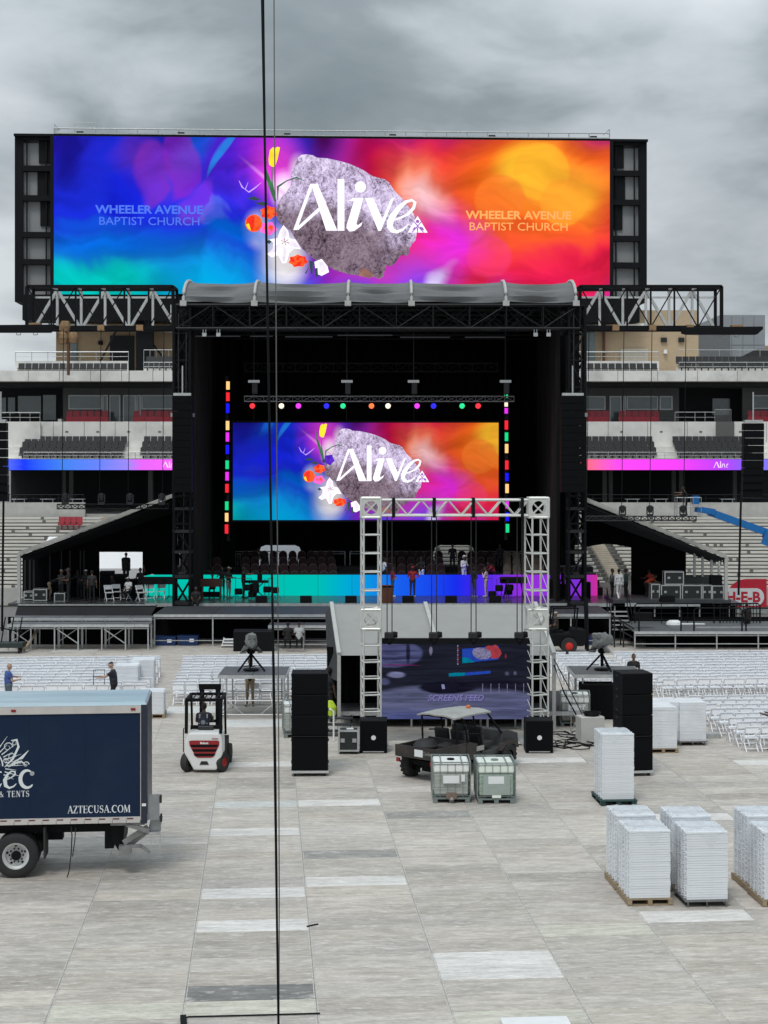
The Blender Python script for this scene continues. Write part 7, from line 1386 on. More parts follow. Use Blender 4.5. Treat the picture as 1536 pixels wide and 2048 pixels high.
# ------------------------------------------------------------------ caged water tanks
def ibc(loc, rz, lab, kind):
    t = thing('water_tank', lab, 'tank', loc, rz); w, d, h_ = 1.02, 1.15, 1.12
    TANK = mat('tank_plastic_'+kind, (0.86,0.87,0.84) if kind == 'clear' else (0.80,0.86,0.78), 0.35, 0, 0.05, 2); WATER = mat('tank_filled_'+kind, (0.46,0.49,0.45) if kind == 'clear' else (0.42,0.53,0.44), 0.35, 0, 0.06, 2); CAGE = mat('cage_tube',(0.23,0.26,0.25),0.5,0.3,0.1)
    MB().bb((-w/2+0.05,0.05,0.20),(w/2-0.05,d-0.05,0.80)).build('filled_body', WATER, t, bevel=0.05); MB().bb((-w/2+0.03,0.02,0.802),(w/2-0.03,d-0.03,1.06)).build('upper_body', TANK, t, bevel=0.05); MB().lathe((0,d*0.5,1.06),[(0.1,0),(0.1,0.035),(0,0.035)],n=14).build('cap', BLK if kind == 'clear' else CAGE, t)
    b = MB(); zs = (0.20,0.42,0.62,0.80,1.05)
    for z in zs:
        for p, q in (((-w/2,0),(w/2,0)),((w/2,0),(w/2,d)),((w/2,d),(-w/2,d)),((-w/2,d),(-w/2,0))): b.beam((p[0],p[1],z),(q[0],q[1],z),0.014)
    for k in range(6):
        x = -w/2+w*k/5
        for y in (0,d): b.beam((x,y,0.15),(x,y,1.09 if k in (0,5) else 1.05),0.014 if k not in (0,5) else 0.026)
    for k in range(1,7):
        for x in (-w/2,w/2): b.beam((x,d*k/7,0.15),(x,d*k/7,1.05),0.018)
    for y in (0,d): b.beam((-w/2,y,1.09),(w/2,y,1.09),0.028)
    for x in (-w/2,w/2): b.beam((x,0,1.09),(x,d,1.09),0.028)
    b.beam((-0.28,0,1.08),(-0.28,d,1.08),0.028); b.beam((0.28,0,1.08),(0.28,d,1.08),0.028); b.build('cage', CAGE, t)
    b = MB()
    for x in (-w/2+0.08,0,w/2-0.08): b.bb((x-0.06,0.0,0),(x+0.06,d,0.10))
    b.bb((-w/2,0.01,0.101),(w/2,d-0.01,0.145)); b.build('pallet_base', mat('grey_green_steel',(0.20,0.235,0.225),0.5,0.2,0.1), t)
    PAN = mat('cage_plate_'+kind,(0.42,0.43,0.41) if kind == 'clear' else (0.33,0.38,0.35),0.5); pn = MB(); pn.bb((-0.24 if kind == 'clear' else -0.36,-0.022,0.52 if kind == 'clear' else 0.24),(0.24 if kind == 'clear' else 0.36,-0.012,0.77)); pn.build('plate', PAN, t)
    MB().bb((-0.22,-0.028,0.54),(0.20,-0.0225,0.74)).build('paper_label', WHT, t); 
    if kind == 'clear': MB().bb((0.26,-0.02,0.58),(0.36,-0.014,0.77)).build('small_label', WHT, t); b = MB(); b.prism([(-0.13,0.28),(0.13,0.28),(0.15,0.18),(0.05,0.08),(-0.05,0.08),(-0.15,0.18)],-0.06,0.04); b.build('valve_housing', mat('rusty_valve',(0.20,0.14,0.11),0.7), t); MB().lathe((0,-0.06,0.14),[(0.0,-0.06),(0.04,-0.06),(0.04,0.02)],axis='Y',n=10).build('valve', GALV, t)
    else: MB().bb((-0.12,-0.02,0.16),(0.12,0.0,0.30)).build('valve_plate', TANK, t)
    return t
ibc(Vector((X(903,42.9),42.9,0)),0.0,'caged water tank with rusty valve, left of the front pair','clear'); ibc(Vector((X(993,42.8),42.8,0)),0.02,'greenish caged water tank, right of the front pair','green')
ibc(Vector((X(598,53.0),53.0,0)),0.1,'caged water tank half hidden behind left speaker stack','clear'); ibc(Vector((X(1150,55.2),55.2,0)),-0.1,'caged water tank beside cables right of the tent','clear')
t = thing('concrete_block','pale grey concrete ballast block beside black crate','ballast block',(X(1186,52),52,0),0.2); MB().box((0,0.3,0.42),(0.8,0.6,0.84)).build('block', CONC, t, bevel=0.02)
b = MB(); 
for k in range(4): b.pipe([(0.22*math.cos(R(30*i))*(1+0.1*k),0.22*math.sin(R(30*i)),0.02+0.03*k) for i in range(13)],0.02,5)
tag(b.build('cable_coil', BLK, None, (X(1186,52),52.3,0.84)),'coil of black cable on the concrete ballast block','cable')
rc = random.Random(21); 
for j, (px, Z, lab) in enumerate(((1110,51.4,'tangle of black cables on decking right of right subwoofer'),(1150,53.0,'second black cable tangle below the caged tank'),(1000,51.5,'black cable run along the front of control tent'))):
    b = MB()
    for k in range(9 if j < 2 else 4):
        pts = []; x0_, y0_ = rc.uniform(-0.9,0.5)*(1 if j < 2 else 1.8), rc.uniform(-0.8,0.8)
        for i in range(12): pts.append((x0_+0.13*i+0.1*math.sin(i*1.3+k), y0_+0.35*math.sin(i*0.7+k*2)+rc.uniform(-0.06,0.06), 0.025+0.015*(k%4)))
        b.pipe(pts,0.018,5)
    tag(b.build('cable_tangle', BLK, None, (X(px,Z),Z,0)), lab, 'cables')
b = MB(); b.pipe([P(1108,1330,54.4),P(1128,1385,54.2),P(1158,1440,53.2),P(1172,1462,52.4)],0.03,5); b.pipe([P(1108,1318,54.4),P(1135,1370,54.2),P(1165,1430,53.0)],0.02,5); tag(b.build('guy_strap', BLK), 'black guy straps slanting down from right tent pole', 'strap')
b = MB(); b.prism([(-0.5,0),(0.5,0),(0.35,0.6),(0.1,0.9),(-0.2,0.7)],-0.3,0.3); tag(b.build('covered_gear', WHT, None, (X(1116,56.5),56.0,1.0)), 'white sheet draped beside the right end of tent', 'sheet') if False else None
# low barrier and small frame by the tank
t = thing('wire_stand','folded metal wire stand before the caged tank','stand',(X(1156,53.5),53.5,0),0.3); b = MB(); b.pipe([(-0.25,0,0),(-0.25,0,0.95),(0.25,0,0.95),(0.25,0,0)],0.02); b.beam((-0.25,0,0.2),(0.25,0,0.8),0.02); b.beam((0.25,0,0.2),(-0.25,0,0.8),0.02); [b.tube((x,0,0),(x,-0.3,0.02),0.02) for x in (-0.25,0.25)]; b.build('frame', GALV, t)

# ------------------------------------------------------------------ white folding chairs set out in blocks, facing the stage
def chair_mb():
    b = MB()
    b.box((0,0.02,0.445),(0.42,0.40,0.035)); b.box((0,-0.215,0.70),(0.40,0.028,0.20),rx=R(-8)); 
    for s_ in (-1,1): b.beam((s_*0.215,-0.24,0.82),(s_*0.205,0.22,0.0),0.030,0.038); b.beam((s_*0.19,0.16,0.44),(s_*0.19,-0.24,0.0),0.028,0.035)
    b.box((0,-0.235,0.815),(0.43,0.03,0.035),rx=R(-8)); b.box((0,0.15,0.12),(0.40,0.02,0.03)); b.box((0,-0.16,0.10),(0.37,0.02,0.03))
    return b
CH = chair_mb(); CME = CH.mesh('folding_chair', RESIN)
blocks = {'left block': (-4.65, -0.47, 18, 69.2, 11), 'centre block': (-3.25, 0.47, 15, 69.2, 11), 'block right of the tent': (14.35, -0.47, 5, 69.2, 9), 'right block': (15.4, 0.47, 18, 69.2, 11), 'near right block': (15.3, 0.47, 8, 56.2, 8)}
ch = []; rc = random.Random(12)
for nm, (u0, du, nc, v0, nr) in blocks.items():
    for r_ in range(nr):
        for c in range(nc):
            u = u0+du*c+rc.gauss(0,0.025); v = v0+0.05*math.sin(c*0.7+r_)-(0.86 if nm != 'near right block' else 0.95)*r_+rc.gauss(0,0.04)
            if nm == 'near right block' and r_ > 8: u += 0.0
            p = grid(u, v); px = CX+p.x/p.y*F
            if not (-120 < px < 1680): continue
            ch.append((p, GA+rc.gauss(0,0.09), nm, r_, c, px))
def hid(t): 
    p, _, nm, r_, c, px = t; py = HY+H/p.y*F
    return px < -10 or px > 1546 or (583 < px < 656 and py > 1370) or (px < 300 and py > 1402) or (1232 < px < 1306 and py > 1365)
ch.sort(key=lambda t: (hid(t), t[0].y)); rest = MB(); per = {}
for k, (p, rz, nm, r_, c, px) in enumerate(ch):
    if k < 285:
        o = inst(CME, 'folding_chair', None, p, (0,0,rz))
        cc = f'{nth(c+1)} from its aisle'
        tag(o, f'white folding chair, {nth(r_+1)} row from stage, {cc}, {nm}', 'chair', f'white folding chairs, {nm}')
    else:
        Mx = Matrix.Rotation(rz,3,'Z'); rest.add([Mx @ Vector(q)+p for q in CH.v], CH.f)
tag(rest.build('folding_chairs', RESIN), 'hundreds more white folding chairs in rows towards the stage', 'chairs', kind='stuff')
for i, (px, Z, rz, w) in enumerate(((218,87.0,0.5,'nearest the standing crew'),(233,87.6,0.3,'behind the first'),(252,87.2,-0.6,'under the man in white'),(282,87.0,0.7,'right of the man in white'),(300,87.5,0.2,'before the first music stand'),(322,87.8,0.0,'before the second music stand'))):
    tag(inst(CME,'folding_chair',None,Vector((X(px,Z),Z,DZ)),(0,0,math.pi+rz)), f'white folding chair on stage left, {w}', 'chair', 'white chairs on the stage')

# ------------------------------------------------------------------ pallets of folded chairs
def pallet_parts(t, w, d, m, kind):
    if kind == 'wood':
        for k in range(6): MB().box((0,-d/2+d*(k+0.5)/6,0.125),(w,d/6-0.03,0.022)).build('plank', m, t)
        for x in (-w/2+0.05,0,w/2-0.05): MB().box((x,0,0.066),(0.09,d,0.09)).build('stringer', m, t)
        for y in (-d/2+0.06,0,d/2-0.06): MB().box((0,y,0.010),(w,0.10,0.02)).build('plank', m, t)
    else:
        MB().box((0,0,0.125),(w,d,0.03)).build('deck', m, t); b = MB()
        for x in (-w/2+0.08,0,w/2-0.08):
            for y in (-d/2+0.08,0,d/2-0.08): b.box((x,y,0.06),(0.13 if kind == 'plastic' else 0.03,0.13 if kind == 'plastic' else 0.03,0.10))
        for x in (-w/2+0.08,0,w/2-0.08): b.box((x,0,0.008),(0.12 if kind == 'plastic' else 0.03,d,0.016))
        b.build('foot', m, t)
FM = MB(); W2, DD, TT = 0.43, 0.235, 0.0235
FM.add([(-W2,-DD,-TT*0.86),(W2,-DD,-TT*0.86),(W2,-DD,TT*0.86),(-W2,-DD,TT*0.86),(-W2+0.012,-DD+0.007,TT),(W2-0.012,-DD+0.007,TT),(W2-0.012,DD-0.007,TT),(-W2+0.012,DD-0.007,TT),(-W2,DD,TT*0.86),(W2,DD,TT*0.86),(W2,DD,-TT*0.86),(-W2,DD,-TT*0.86),(-W2+0.012,DD-0.007,-TT),(W2-0.012,DD-0.007,-TT),(W2-0.012,-DD+0.007,-TT),(-W2+0.012,-DD+0.007,-TT)],
       [(0,1,2,3),(3,2,5,4),(4,5,6,7),(7,6,9,8),(8,9,10,11),(11,10,13,12),(12,13,14,15),(15,14,1,0),(0,3,4,7,8,11,12,15),(1,14,13,10,9,6,5,2)])
for q in (-0.12,0.12): FM.box((W2+0.012,q,0),(0.03,0.03,TT*1.4)); FM.box((-W2-0.012,q,0),(0.03,0.03,TT*1.4))
FRES = mat('folded_resin', (0.77,0.79,0.82), 0.42, 0, 0.06, 2, dirt=(0.5,0.52,0.54), damt=0.35)
FME = FM.mesh('folded_chair', FRES); fold_rest = MB()
GRNP = mat('green_plastic', (0.012,0.045,0.045), 0.55, 0, 0.15, 4); STL = mat('steel_pallet',(0.22,0.22,0.22),0.5,0.5,0.15)
WRAP = mat('stretch_film', (0.80,0.83,0.86), 0.18, 0, 0.10, 5, bump=0.6, bscale=18, alpha=0.45, spec=0.7, dirt=(0.30,0.33,0.36), dscale=6.0, damt=0.85)
rs = random.Random(30)
FLAP = mat('film_flap', (0.85,0.87,0.89), 0.12, 0, 0.05, 5, alpha=0.22, spec=0.9)
def chair_stack(c, layers, place, kind, ncol, wrap=True, rz=GA, pm=WOODP, pw=0.95, pd=1.08, first_single=True):
    t = thing('pallet', f'{ {"wood":"wooden","plastic":"dark green plastic","steel":"thin steel"}[kind] } pallet under the {place}', 'pallet', c, rz); pallet_parts(t, pw, pd, pm, kind)
    Mx = Matrix.Rotation(rz,3,'Z')
    for col in range(2):
        for k in range(layers):
            loc = Vector((rs.gauss(0,0.004), -0.26+0.52*col+rs.gauss(0,0.0022), 0.142+0.05*(k+0.5))); a = rs.gauss(0,0.003)
            if col < ncol:
                o = inst(FME, 'folded_chair', None, Mx @ loc+c, (0,0,rz+a+(math.pi if k%2 else 0)))
                tag(o, f'folded white chair, {nth(layers-k)} from top, {"front" if col == 0 else "rear"} column of {place}', 'chair', f'folded chairs in the {place}')
            else:
                fold_rest.add([Mx @ (Matrix.Rotation(a,3,'Z') @ Vector(q)+loc)+c for q in FM.v], FM.f)
    if wrap:
        h_ = 0.142+0.05*layers; vs = []; fs = []; n = 12
        for i in range(n+1):
            for j in range(n+1):
                x, y = -0.45+0.90*i/n, -0.51+1.03*j/n; e = 0.0 if 0 < i < n and 0 < j < n else -0.05; vs.append((x,y,h_+0.02+0.012*math.sin(x*23+y*11+c.x)*math.cos(y*17-x*7)+e))
        for i in range(n):
            for j in range(n): k = i*(n+1)+j; fs.append((k,k+n+1,k+n+2,k+1))
        b = MB(); b.add(vs,fs); f0 = -0.25+0.12*math.sin(c.x*5); fl_ = MB(); fl_.add([(f0,-0.512,h_-0.01),(f0+0.42,-0.515,h_-0.01),(f0+0.20,-0.53,h_-0.26-0.05*math.sin(c.y)),(f0+0.06,-0.525,h_-0.1)],[(0,3,2,1)])
        fl_.add([(-0.468,-0.45,h_),(-0.47,0.5,h_),(-0.478,0.3,h_-0.5),(-0.475,-0.1,h_-0.25)],[(0,1,2,3)])
        w = b.build('plastic_wrap', WRAP, None, c, rz, smooth=True); fl_.build('loose_flap', FLAP, w); tag(w, f'clear stretch film lying over the {place}', 'plastic film')
def corner_pt(px, py, w=0.93, d=1.05): return G(px, py)+GU*w/2+GV*d/2
S1 = corner_pt(1256,1812); S3 = corner_pt(1371,1815); S5 = corner_pt(1529,1817)
chair_stack(S1, 28, 'near left stack of the wrapped four', 'wood', 2); chair_stack(S1+GV*1.22, 29, 'far left stack of the wrapped four', 'wood', 2)
chair_stack(S3, 28, 'near right stack of the wrapped four', 'steel', 1, pm=STL); chair_stack(S3+GV*1.22, 29, 'far right stack of the wrapped four', 'wood', 0)
chair_stack(S5+GV*0.1, 28, 'near stack cut by the right edge', 'wood', 1); chair_stack(S5+GV*1.34+GU*0.02, 29, 'far stack cut by the right edge', 'wood', 1)
chair_stack(G(1202,1611)+GU*0.47+GV*0.55, 35, 'lone stack before right speakers', 'plastic', 1, wrap=True, pm=GRNP, pw=1.0, pd=1.25)
chair_stack(G(1298,1507)+GU*0.47+GV*0.55, 26, 'stack half behind right speakers', 'wood', 0, False); chair_stack(G(1318,1501)+GU*0.47+GV*0.9+GV*0.5, 25, 'stack behind the half hidden one', 'wood', 0, False)
chair_stack(G(1358,1492)+GU*0.47+GV*0.55, 25, 'stack nearest the right chair rows', 'steel', 0, False, pm=STL)
chair_stack(Vector((X(255,61.6),61.6,0)), 24, 'left stack beyond the truck roof', 'wood', 0, False); chair_stack(Vector((X(287,62.6),62.6,0)), 26, 'right stack beyond the truck roof', 'wood', 0, False); chair_stack(Vector((X(305,57.5),57.5,0)), 16, 'low stack just behind the truck corner', 'wood', 0, False)
tag(fold_rest.build('folded_chairs', FRES), 'remaining folded white chairs stacked on the pallets', 'chairs', kind='stuff')
b = MB(); b.bb((-1.1,-0.25,0),(1.1,0.25,0.14)); tag(b.build('timber_beam', GALV, None, G(1393,1478)+Vector((-0.3,0.3,0)), GA), 'long grey beam lying before the right chair rows', 'beam')

# ------------------------------------------------------------------ people
SKINS = {'dark':(0.075,0.040,0.026),'brown':(0.16,0.085,0.055),'light':(0.42,0.26,0.19)}
def pmat(kind, col): 
    nm = f'{kind}_{int(col[0]*999)}_{int(col[1]*999)}_{int(col[2]*999)}'
    return mat(nm, col, 0.55 if kind == 'skin' else 0.85, 0, 0.06 if kind == 'skin' else 0.14, 9)
_sph = None
def capsule(p, q, r1, r2):
    """tapered rounded limb"""
    p, q = Vector(p), Vector(q); d = q-p; L_ = d.length; d = d.normalized() if L_ > 1e-6 else Vector((0,0,1)); u = Vector((0,0,1)) if abs(d.z) < 0.9 else Vector((0,1,0)); a = d.cross(u).normalized(); b = a.cross(d); n = 10; vs = []; fs = []
    rings = [(-r1*0.98,r1*0.2),(-r1*0.7,r1*0.71),(0,r1),(L_,r2),(L_+r2*0.7,r2*0.71),(L_+r2*0.98,r2*0.2)]
    for h_, r_ in rings: vs += [p+d*h_+(a*math.cos(2*math.pi*k/n)+b*math.sin(2*math.pi*k/n))*r_ for k in range(n)]
    for i in range(5): fs += [(i*n+k,i*n+(k+1)%n,(i+1)*n+(k+1)%n,(i+1)*n+k) for k in range(n)]
    fs += [tuple(range(n))[::-1],tuple(range(5*n,6*n))]; return vs, fs
def ellipsoid(c, r_, rx=0.0):
    vs = []; fs = []; n, m_ = 12, 8; Mx = Matrix.Rotation(rx,3,'X')
    for j in range(m_+1):
        t = math.pi*j/m_; t = min(max(t,0.06),math.pi-0.06)
        for k in range(n): a = 2*math.pi*k/n; vs.append(Mx @ Vector((r_[0]*math.sin(t)*math.cos(a),r_[1]*math.sin(t)*math.sin(a),r_[2]*math.cos(t)))+Vector(c))
    for j in range(m_): fs += [(j*n+k,j*n+(k+1)%n,(j+1)*n+(k+1)%n,(j+1)*n+k) for k in range(n)]
    fs += [tuple(range(n)),tuple(range(m_*n,(m_+1)*n))[::-1]]; return vs, fs
ARMS = {'down':((0.16,0.0,-1),(0.05,0.22,-1)),'hold':((0.2,0.25,-1),(-0.25,1,0.1)),'fold':((0.25,0.2,-1),(-0.9,0.55,0.15)),'fwd':((0.15,0.8,-0.6),(0.0,1,-0.1)),'mic':((0.3,0.35,-1),(-0.35,0.4,1)),'up':((0.5,0.4,0.7),(-0.2,0.3,1)),'reach':((0.25,1,-0.15),(0.05,1,0.05)),'lap':((0.15,0.3,-1),(-0.35,1,-0.3)),'hip':((0.7,-0.1,-0.8),(-0.75,0.35,-0.35)),'hang':((0.08,0.1,-1),(0.0,0.1,-1)),'wheel':((0.2,0.6,-0.8),(-0.1,1,0.2))}
PEOPLE = []
def person(label, loc, rz=0.0, h=1.72, pose='stand', arms=('down','down'), skin='dark', top=(0.02,0.02,0.02), legs=(0.02,0.022,0.03), shoes=(0.03,0.03,0.03), hair='short', haircol=(0.008,0.007,0.006), sleeve='short', lean=0.0, cap=None, bag=False, group=None, build=1.0, turn=0.0):
    caps = []      # (verts, faces, segment, radius, material)
    def cap_(p, q, r1, r2, m): 
        v, f = capsule(p,q,r1*build if m in (1,2) else r1,r2*build if m in (1,2) else r2); caps.append((v,f,Vector(p),Vector(q),(r1+r2)/2,m))
    hipz = {'stand':0.93,'walk':0.92,'sit':0.52,'bend':0.90}[pose]; ln = R(lean)
    Tm = Matrix.Rotation(-ln,3,'X'); piv = Vector((0,0,hipz)); T = lambda p: Tm @ Vector(p)+piv
    nk = 0.58
    # torso in coordinates above the hips
    cap_(T((-0.075,0,0.02)),T((0.075,0,0.02)),0.115,0.115,2); cap_(T((0,0.0,0.05)),T((0,0.0,0.30)),0.125,0.135,1); cap_(T((-0.06,0.0,0.18)),T((0.06,0.0,0.18)),0.11,0.11,1); cap_(T((-0.085,0.0,0.38)),T((0.085,0.0,0.38)),0.115,0.115,1); cap_(T((-0.135,-0.01,0.475)),T((0.135,-0.01,0.475)),0.066,0.066,1)
    cap_(T((0,0.0,0.50)),T((0,0.02,0.60)),0.055,0.050,0)
    hc = T((0,0.03,0.70)); hr = Tm if lean < 35 else Matrix.Rotation(-ln*0.6,3,'X'); 
    if lean >= 35: hc = T((0,0.0,0.60))+hr @ Vector((0,0.03,0.10))
    hm = hr @ Matrix.Rotation(turn,3,'Z')
    def head_part(c, r_, m): 
        v, f = ellipsoid((0,0,0), r_); v = [hm @ (p+Vector(c))+hc for p in v]; cc = hm @ Vector(c)+hc; caps.append((v,f,cc,cc,min(r_),m))
    head_part((0,0,0.01),(0.076,0.096,0.108),0); head_part((0,0.025,-0.055),(0.056,0.068,0.062),0); head_part((0,0.105,-0.01),(0.014,0.022,0.026),0); head_part((-0.078,-0.005,-0.005),(0.012,0.022,0.03),0); head_part((0.078,-0.005,-0.005),(0.012,0.022,0.03),0)
    eyes = [hm @ Vector((s_*0.032,0.09,0.018))+hc for s_ in (-1,1)]; mouth = hm @ Vector((0,0.093,-0.062))+hc
    ends = []
    for s_, an in ((-1,arms[0]),(1,arms[1])):
        sh = T((s_*0.185,-0.01,0.465)); u, l = ARMS[an]; u = Vector((u[0]*s_,u[1],u[2])).normalized(); l = Vector((l[0]*s_,l[1],l[2])).normalized()
        el = sh+u*0.285; wr = el+l*0.245; mu = sh+u*0.15
        cap_(sh,mu,0.057,0.052,1); cap_(mu,el,0.050,0.042,1 if sleeve == 'long' else 0); cap_(el,wr,0.042,0.030,1 if sleeve == 'long' else 0)
        pl = wr+l*0.07; side = l.cross(Vector((0,0,1)) if abs(l.z) < 0.9 else Vector((0,1,0))).normalized(); nrm = side.cross(l); caps_m = 0
        cap_(wr+l*0.01,pl,0.026,0.030,0)
        for k, fl in enumerate((0.062,0.075,0.080,0.066)):
            b0 = pl+side*(0.027-0.018*k); md = b0+(l*0.8+nrm*0.25).normalized()*fl*0.55; cap_(b0,md,0.0095,0.0088,0); cap_(md,md+(l*0.6+nrm*0.6).normalized()*fl*0.5,0.0088,0.0078,0)
        cap_(wr+l*0.03+side*0.024,wr+l*0.075+side*0.052+nrm*0.012,0.0115,0.010,0); ends.append(pl)
    for s_ in (-1,1):
        hp = Vector((s_*0.088,0,hipz-0.02))
        if pose == 'sit': kn = Vector((s_*0.13,0.42,hipz-0.02)); an_ = Vector((s_*0.12,0.40,hipz-0.44)); ft = an_+Vector((s_*0.02,0.15,-0.05))
        elif pose == 'walk': kn = Vector((s_*0.09,0.16 if s_ > 0 else 0.03,0.50)); an_ = Vector((s_*0.09,0.22 if s_ > 0 else -0.24,0.085 if s_ > 0 else 0.14)); ft = an_+Vector((0,0.15,-0.045 if s_ > 0 else -0.09))
        elif pose == 'bend': kn = Vector((s_*0.11,0.10,0.48)); an_ = Vector((s_*0.11,0.0,0.085)); ft = an_+Vector((s_*0.02,0.15,-0.045))
        else: kn = Vector((s_*0.10,0.02,0.49)); an_ = Vector((s_*0.11,-0.01,0.085)); ft = an_+Vector((s_*0.03,0.15,-0.045))
        cap_(hp,kn,0.088,0.058,2); cap_(kn,an_,0.057,0.043,2); cap_(an_-Vector((0,0.035,0.03)),ft,0.042,0.036,3)
    vs = []; fs = []
    for v, f, *_ in caps: n = len(vs); vs += [tuple(p) for p in v]; fs += [[i+n for i in g_] for g_ in f]
    me = bpy.data.meshes.new('body'); me.from_pydata(vs,[],fs); o = bpy.data.objects.new('tmp',me); C.objects.link(o)
    m = o.modifiers.new('r','REMESH'); m.mode = 'VOXEL'; m.voxel_size = 0.0135; m2 = o.modifiers.new('s','SMOOTH'); m2.iterations = 2; m2.factor = 0.4
    PEOPLE.append(dict(o=o,caps=[c[2:] for c in caps],label=label,loc=loc,rz=rz,s=h/1.74,mats=[pmat('skin',SKINS[skin]),pmat('shirt',top),pmat('trousers',legs),pmat('shoes',shoes),pmat('face',(0.01,0.008,0.008)),pmat('lips',(0.10,0.03,0.03))],eyes=eyes,mouth=mouth,hair=hair,haircol=haircol,hm=hm,hc=hc,cap=cap,bag=bag,T=T,Tm=Tm,group=group))
def finish_people():
    dg = bpy.context.evaluated_depsgraph_get(); dg.update()
    for d in PEOPLE: d['me'] = bpy.data.meshes.new_from_object(d['o'].evaluated_get(dg))
    for d in PEOPLE:
        bpy.data.objects.remove(d['o']); me = d['me']; me.name = 'person'; me.materials.clear()
        for q in d['mats']: me.materials.append(q)
        n = len(me.polygons); ce = np.empty(n*3,np.float32); me.polygons.foreach_get('center',ce); ce = ce.reshape(-1,3); best = np.full(n,9.0); idx = np.zeros(n,np.int32)
        for p, q, r_, m_ in d['caps']:
            p = np.array(p); q = np.array(q); ab = q-p; L2 = max(ab@ab,1e-9); t = np.clip((ce-p)@ab/L2,0,1); ds = np.linalg.norm(ce-p-t[:,None]*ab,axis=1)-r_; k = ds < best; best[k] = ds[k]; idx[k] = m_
        for e_ in d['eyes']: idx[np.linalg.norm(ce-np.array(e_),axis=1) < 0.017] = 4
        dm = ce-np.array(d['mouth']); idx[(np.abs(dm[:,0]) < 0.024) & (np.linalg.norm(dm,axis=1) < 0.026) & (np.abs(dm[:,2]) < 0.009)] = 5
        me.polygons.foreach_set('material_index',idx); me.polygons.foreach_set('use_smooth',[True]*n); me.update()
        o = bpy.data.objects.new('person',me); C.objects.link(o); o.location = d['loc']; o.rotation_euler = (0,0,d['rz']); o.scale = (d['s'],)*3; tag(o,d['label'],'person',d['group'])
        hm, hc = d['hm'], d['hc']
        def cover(nm, col, pts_r, z0, back, brim=False, rough=0.9):
            vs, fs = ellipsoid((0,0,0),pts_r); keep = []; vs2 = [hm @ (Vector(p)+Vector((0,-0.012,0.022)))+hc for p in vs]
            for f in fs:
                c = sum((vs[i] for i in f),Vector())/len(f)
                if c.z > z0 or (back and c.y < -0.015 and c.z > -0.10): keep.append(f)
            b = MB(); b.add(vs2,keep)
            if brim: b.add([hm @ Vector(p)+hc for p in ((-0.07,0.07,0.06),(0.07,0.07,0.06),(0.06,0.17,0.045),(-0.06,0.17,0.045),(-0.07,0.07,0.05),(0.07,0.07,0.05),(0.06,0.17,0.035),(-0.06,0.17,0.035))],[(0,1,2,3),(4,7,6,5),(0,4,5,1),(1,5,6,2),(2,6,7,3),(3,7,4,0)])
            b.build(nm, pmat(nm,col), o, smooth=True, normals=True)
        if d['cap']: cover('cap',d['cap'],(0.084,0.104,0.104),0.03,False,True); 
        elif d['hair'] == 'short': cover('hair',d['haircol'],(0.082,0.102,0.104),0.035,True)
        elif d['hair'] == 'big': cover('hair',d['haircol'],(0.105,0.12,0.125),0.02,True)
        elif d['hair'] == 'hood': cover('hood',d['haircol'],(0.092,0.112,0.120),0.03,True)
        if d['bag']:
            T = d['T']; b = MB(); b.prism([(-0.15,0.06),(0.15,0.06),(0.17,0.30),(0.12,0.40),(-0.12,0.40),(-0.17,0.30)],-0.24,-0.125); w = b.build('rucksack', pmat('bag',(0.02,0.025,0.05)), o, bevel=0.03); w.location = T((0,0,0)); w.rotation_euler = (-0.0,0,0)
            b = MB(); [b.beam((s_*0.11,-0.13,0.50),(s_*0.12,-0.245,0.22),0.04,0.015) for s_ in (-1,1)]; b.lathe((0,-0.245,0.27),[(0.0,-0.004),(0.07,-0.004),(0.07,0.0)],axis='Y',n=16); b.build('rucksack_strap', pmat('strap',(0.28,0.29,0.31)), w)
BK=(0.008,0.008,0.009); RD=(0.30,0.015,0.02); WT=(0.72,0.72,0.73); JN=(0.06,0.12,0.20); BG=(0.33,0.25,0.17); GY=(0.25,0.25,0.26); PI=math.pi
D = lambda px, Z, z=DZ: Vector((X(px,Z),Z,z))
# on the stage, from left to right
person('crew member bending over flight cases in tan trousers', D(98,87.2), -1.3, 1.72,'bend',('fwd','fwd'),'dark',BK,BG,lean=62)
person('tall crew member in black at left stage edge', D(137,85.9), 1.9, 1.85,'stand',('hold','fwd'),'dark',BK,BK,cap=(0.03,0.03,0.035))
person('crew member in dark tee with cap left of the other', D(122,86.8), -0.6,1.7,'stand',('fwd','hold'),'brown',(0.04,0.04,0.045),BK,cap=(0.4,0.4,0.4))
person('crew member in black tee seen from behind on stage', D(184,85.9), 0.15,1.72,'stand',('down','down'),'brown',(0.03,0.028,0.03),BK)
person('crew member in white cap under left canopy', D(172,87.0), 0.8,1.68,'stand',('hold','hold'),'dark',BK,BK,cap=(0.55,0.55,0.55))
person('man standing dark against the bright opening', Vector((X(252,88.9),88.9,2.3)), 0.0,1.75,'stand',('hang','hang'),'dark',BK,BK,build=1.15)
person('person in white shirt and cap on folding chair', D(257,86.9), 2.6,1.7,'sit',('lap','lap'),'dark',WT,BK,cap=(0.6,0.6,0.6))
person('person in black raising an arm beside white shirt', D(281,88.0), 2.8,1.72,'stand',('up','hold'),'dark',BK,BK)
person('person in black seated on the stage edge', Vector((X(392,85.1),85.1,DZ-0.42)), PI,1.75,'sit',('lap','lap'),'dark',BK,BK,build=1.2)
person('organist in tan top behind the brown console', D(425,89.4), PI,1.7,'sit',('fwd','fwd'),'brown',(0.18,0.14,0.10),BK)
person('guitarist in black shirt and grey trousers facing organ', D(457,88.3), -2.2,1.75,'stand',('hold','fold'),'dark',BK,(0.16,0.15,0.14),cap=(0.30,0.25,0.18))
person('musician in black sitting between organ and guitarist', D(444,89.3), PI,1.68,'stand',('fwd','fwd'),'dark',BK,BK)
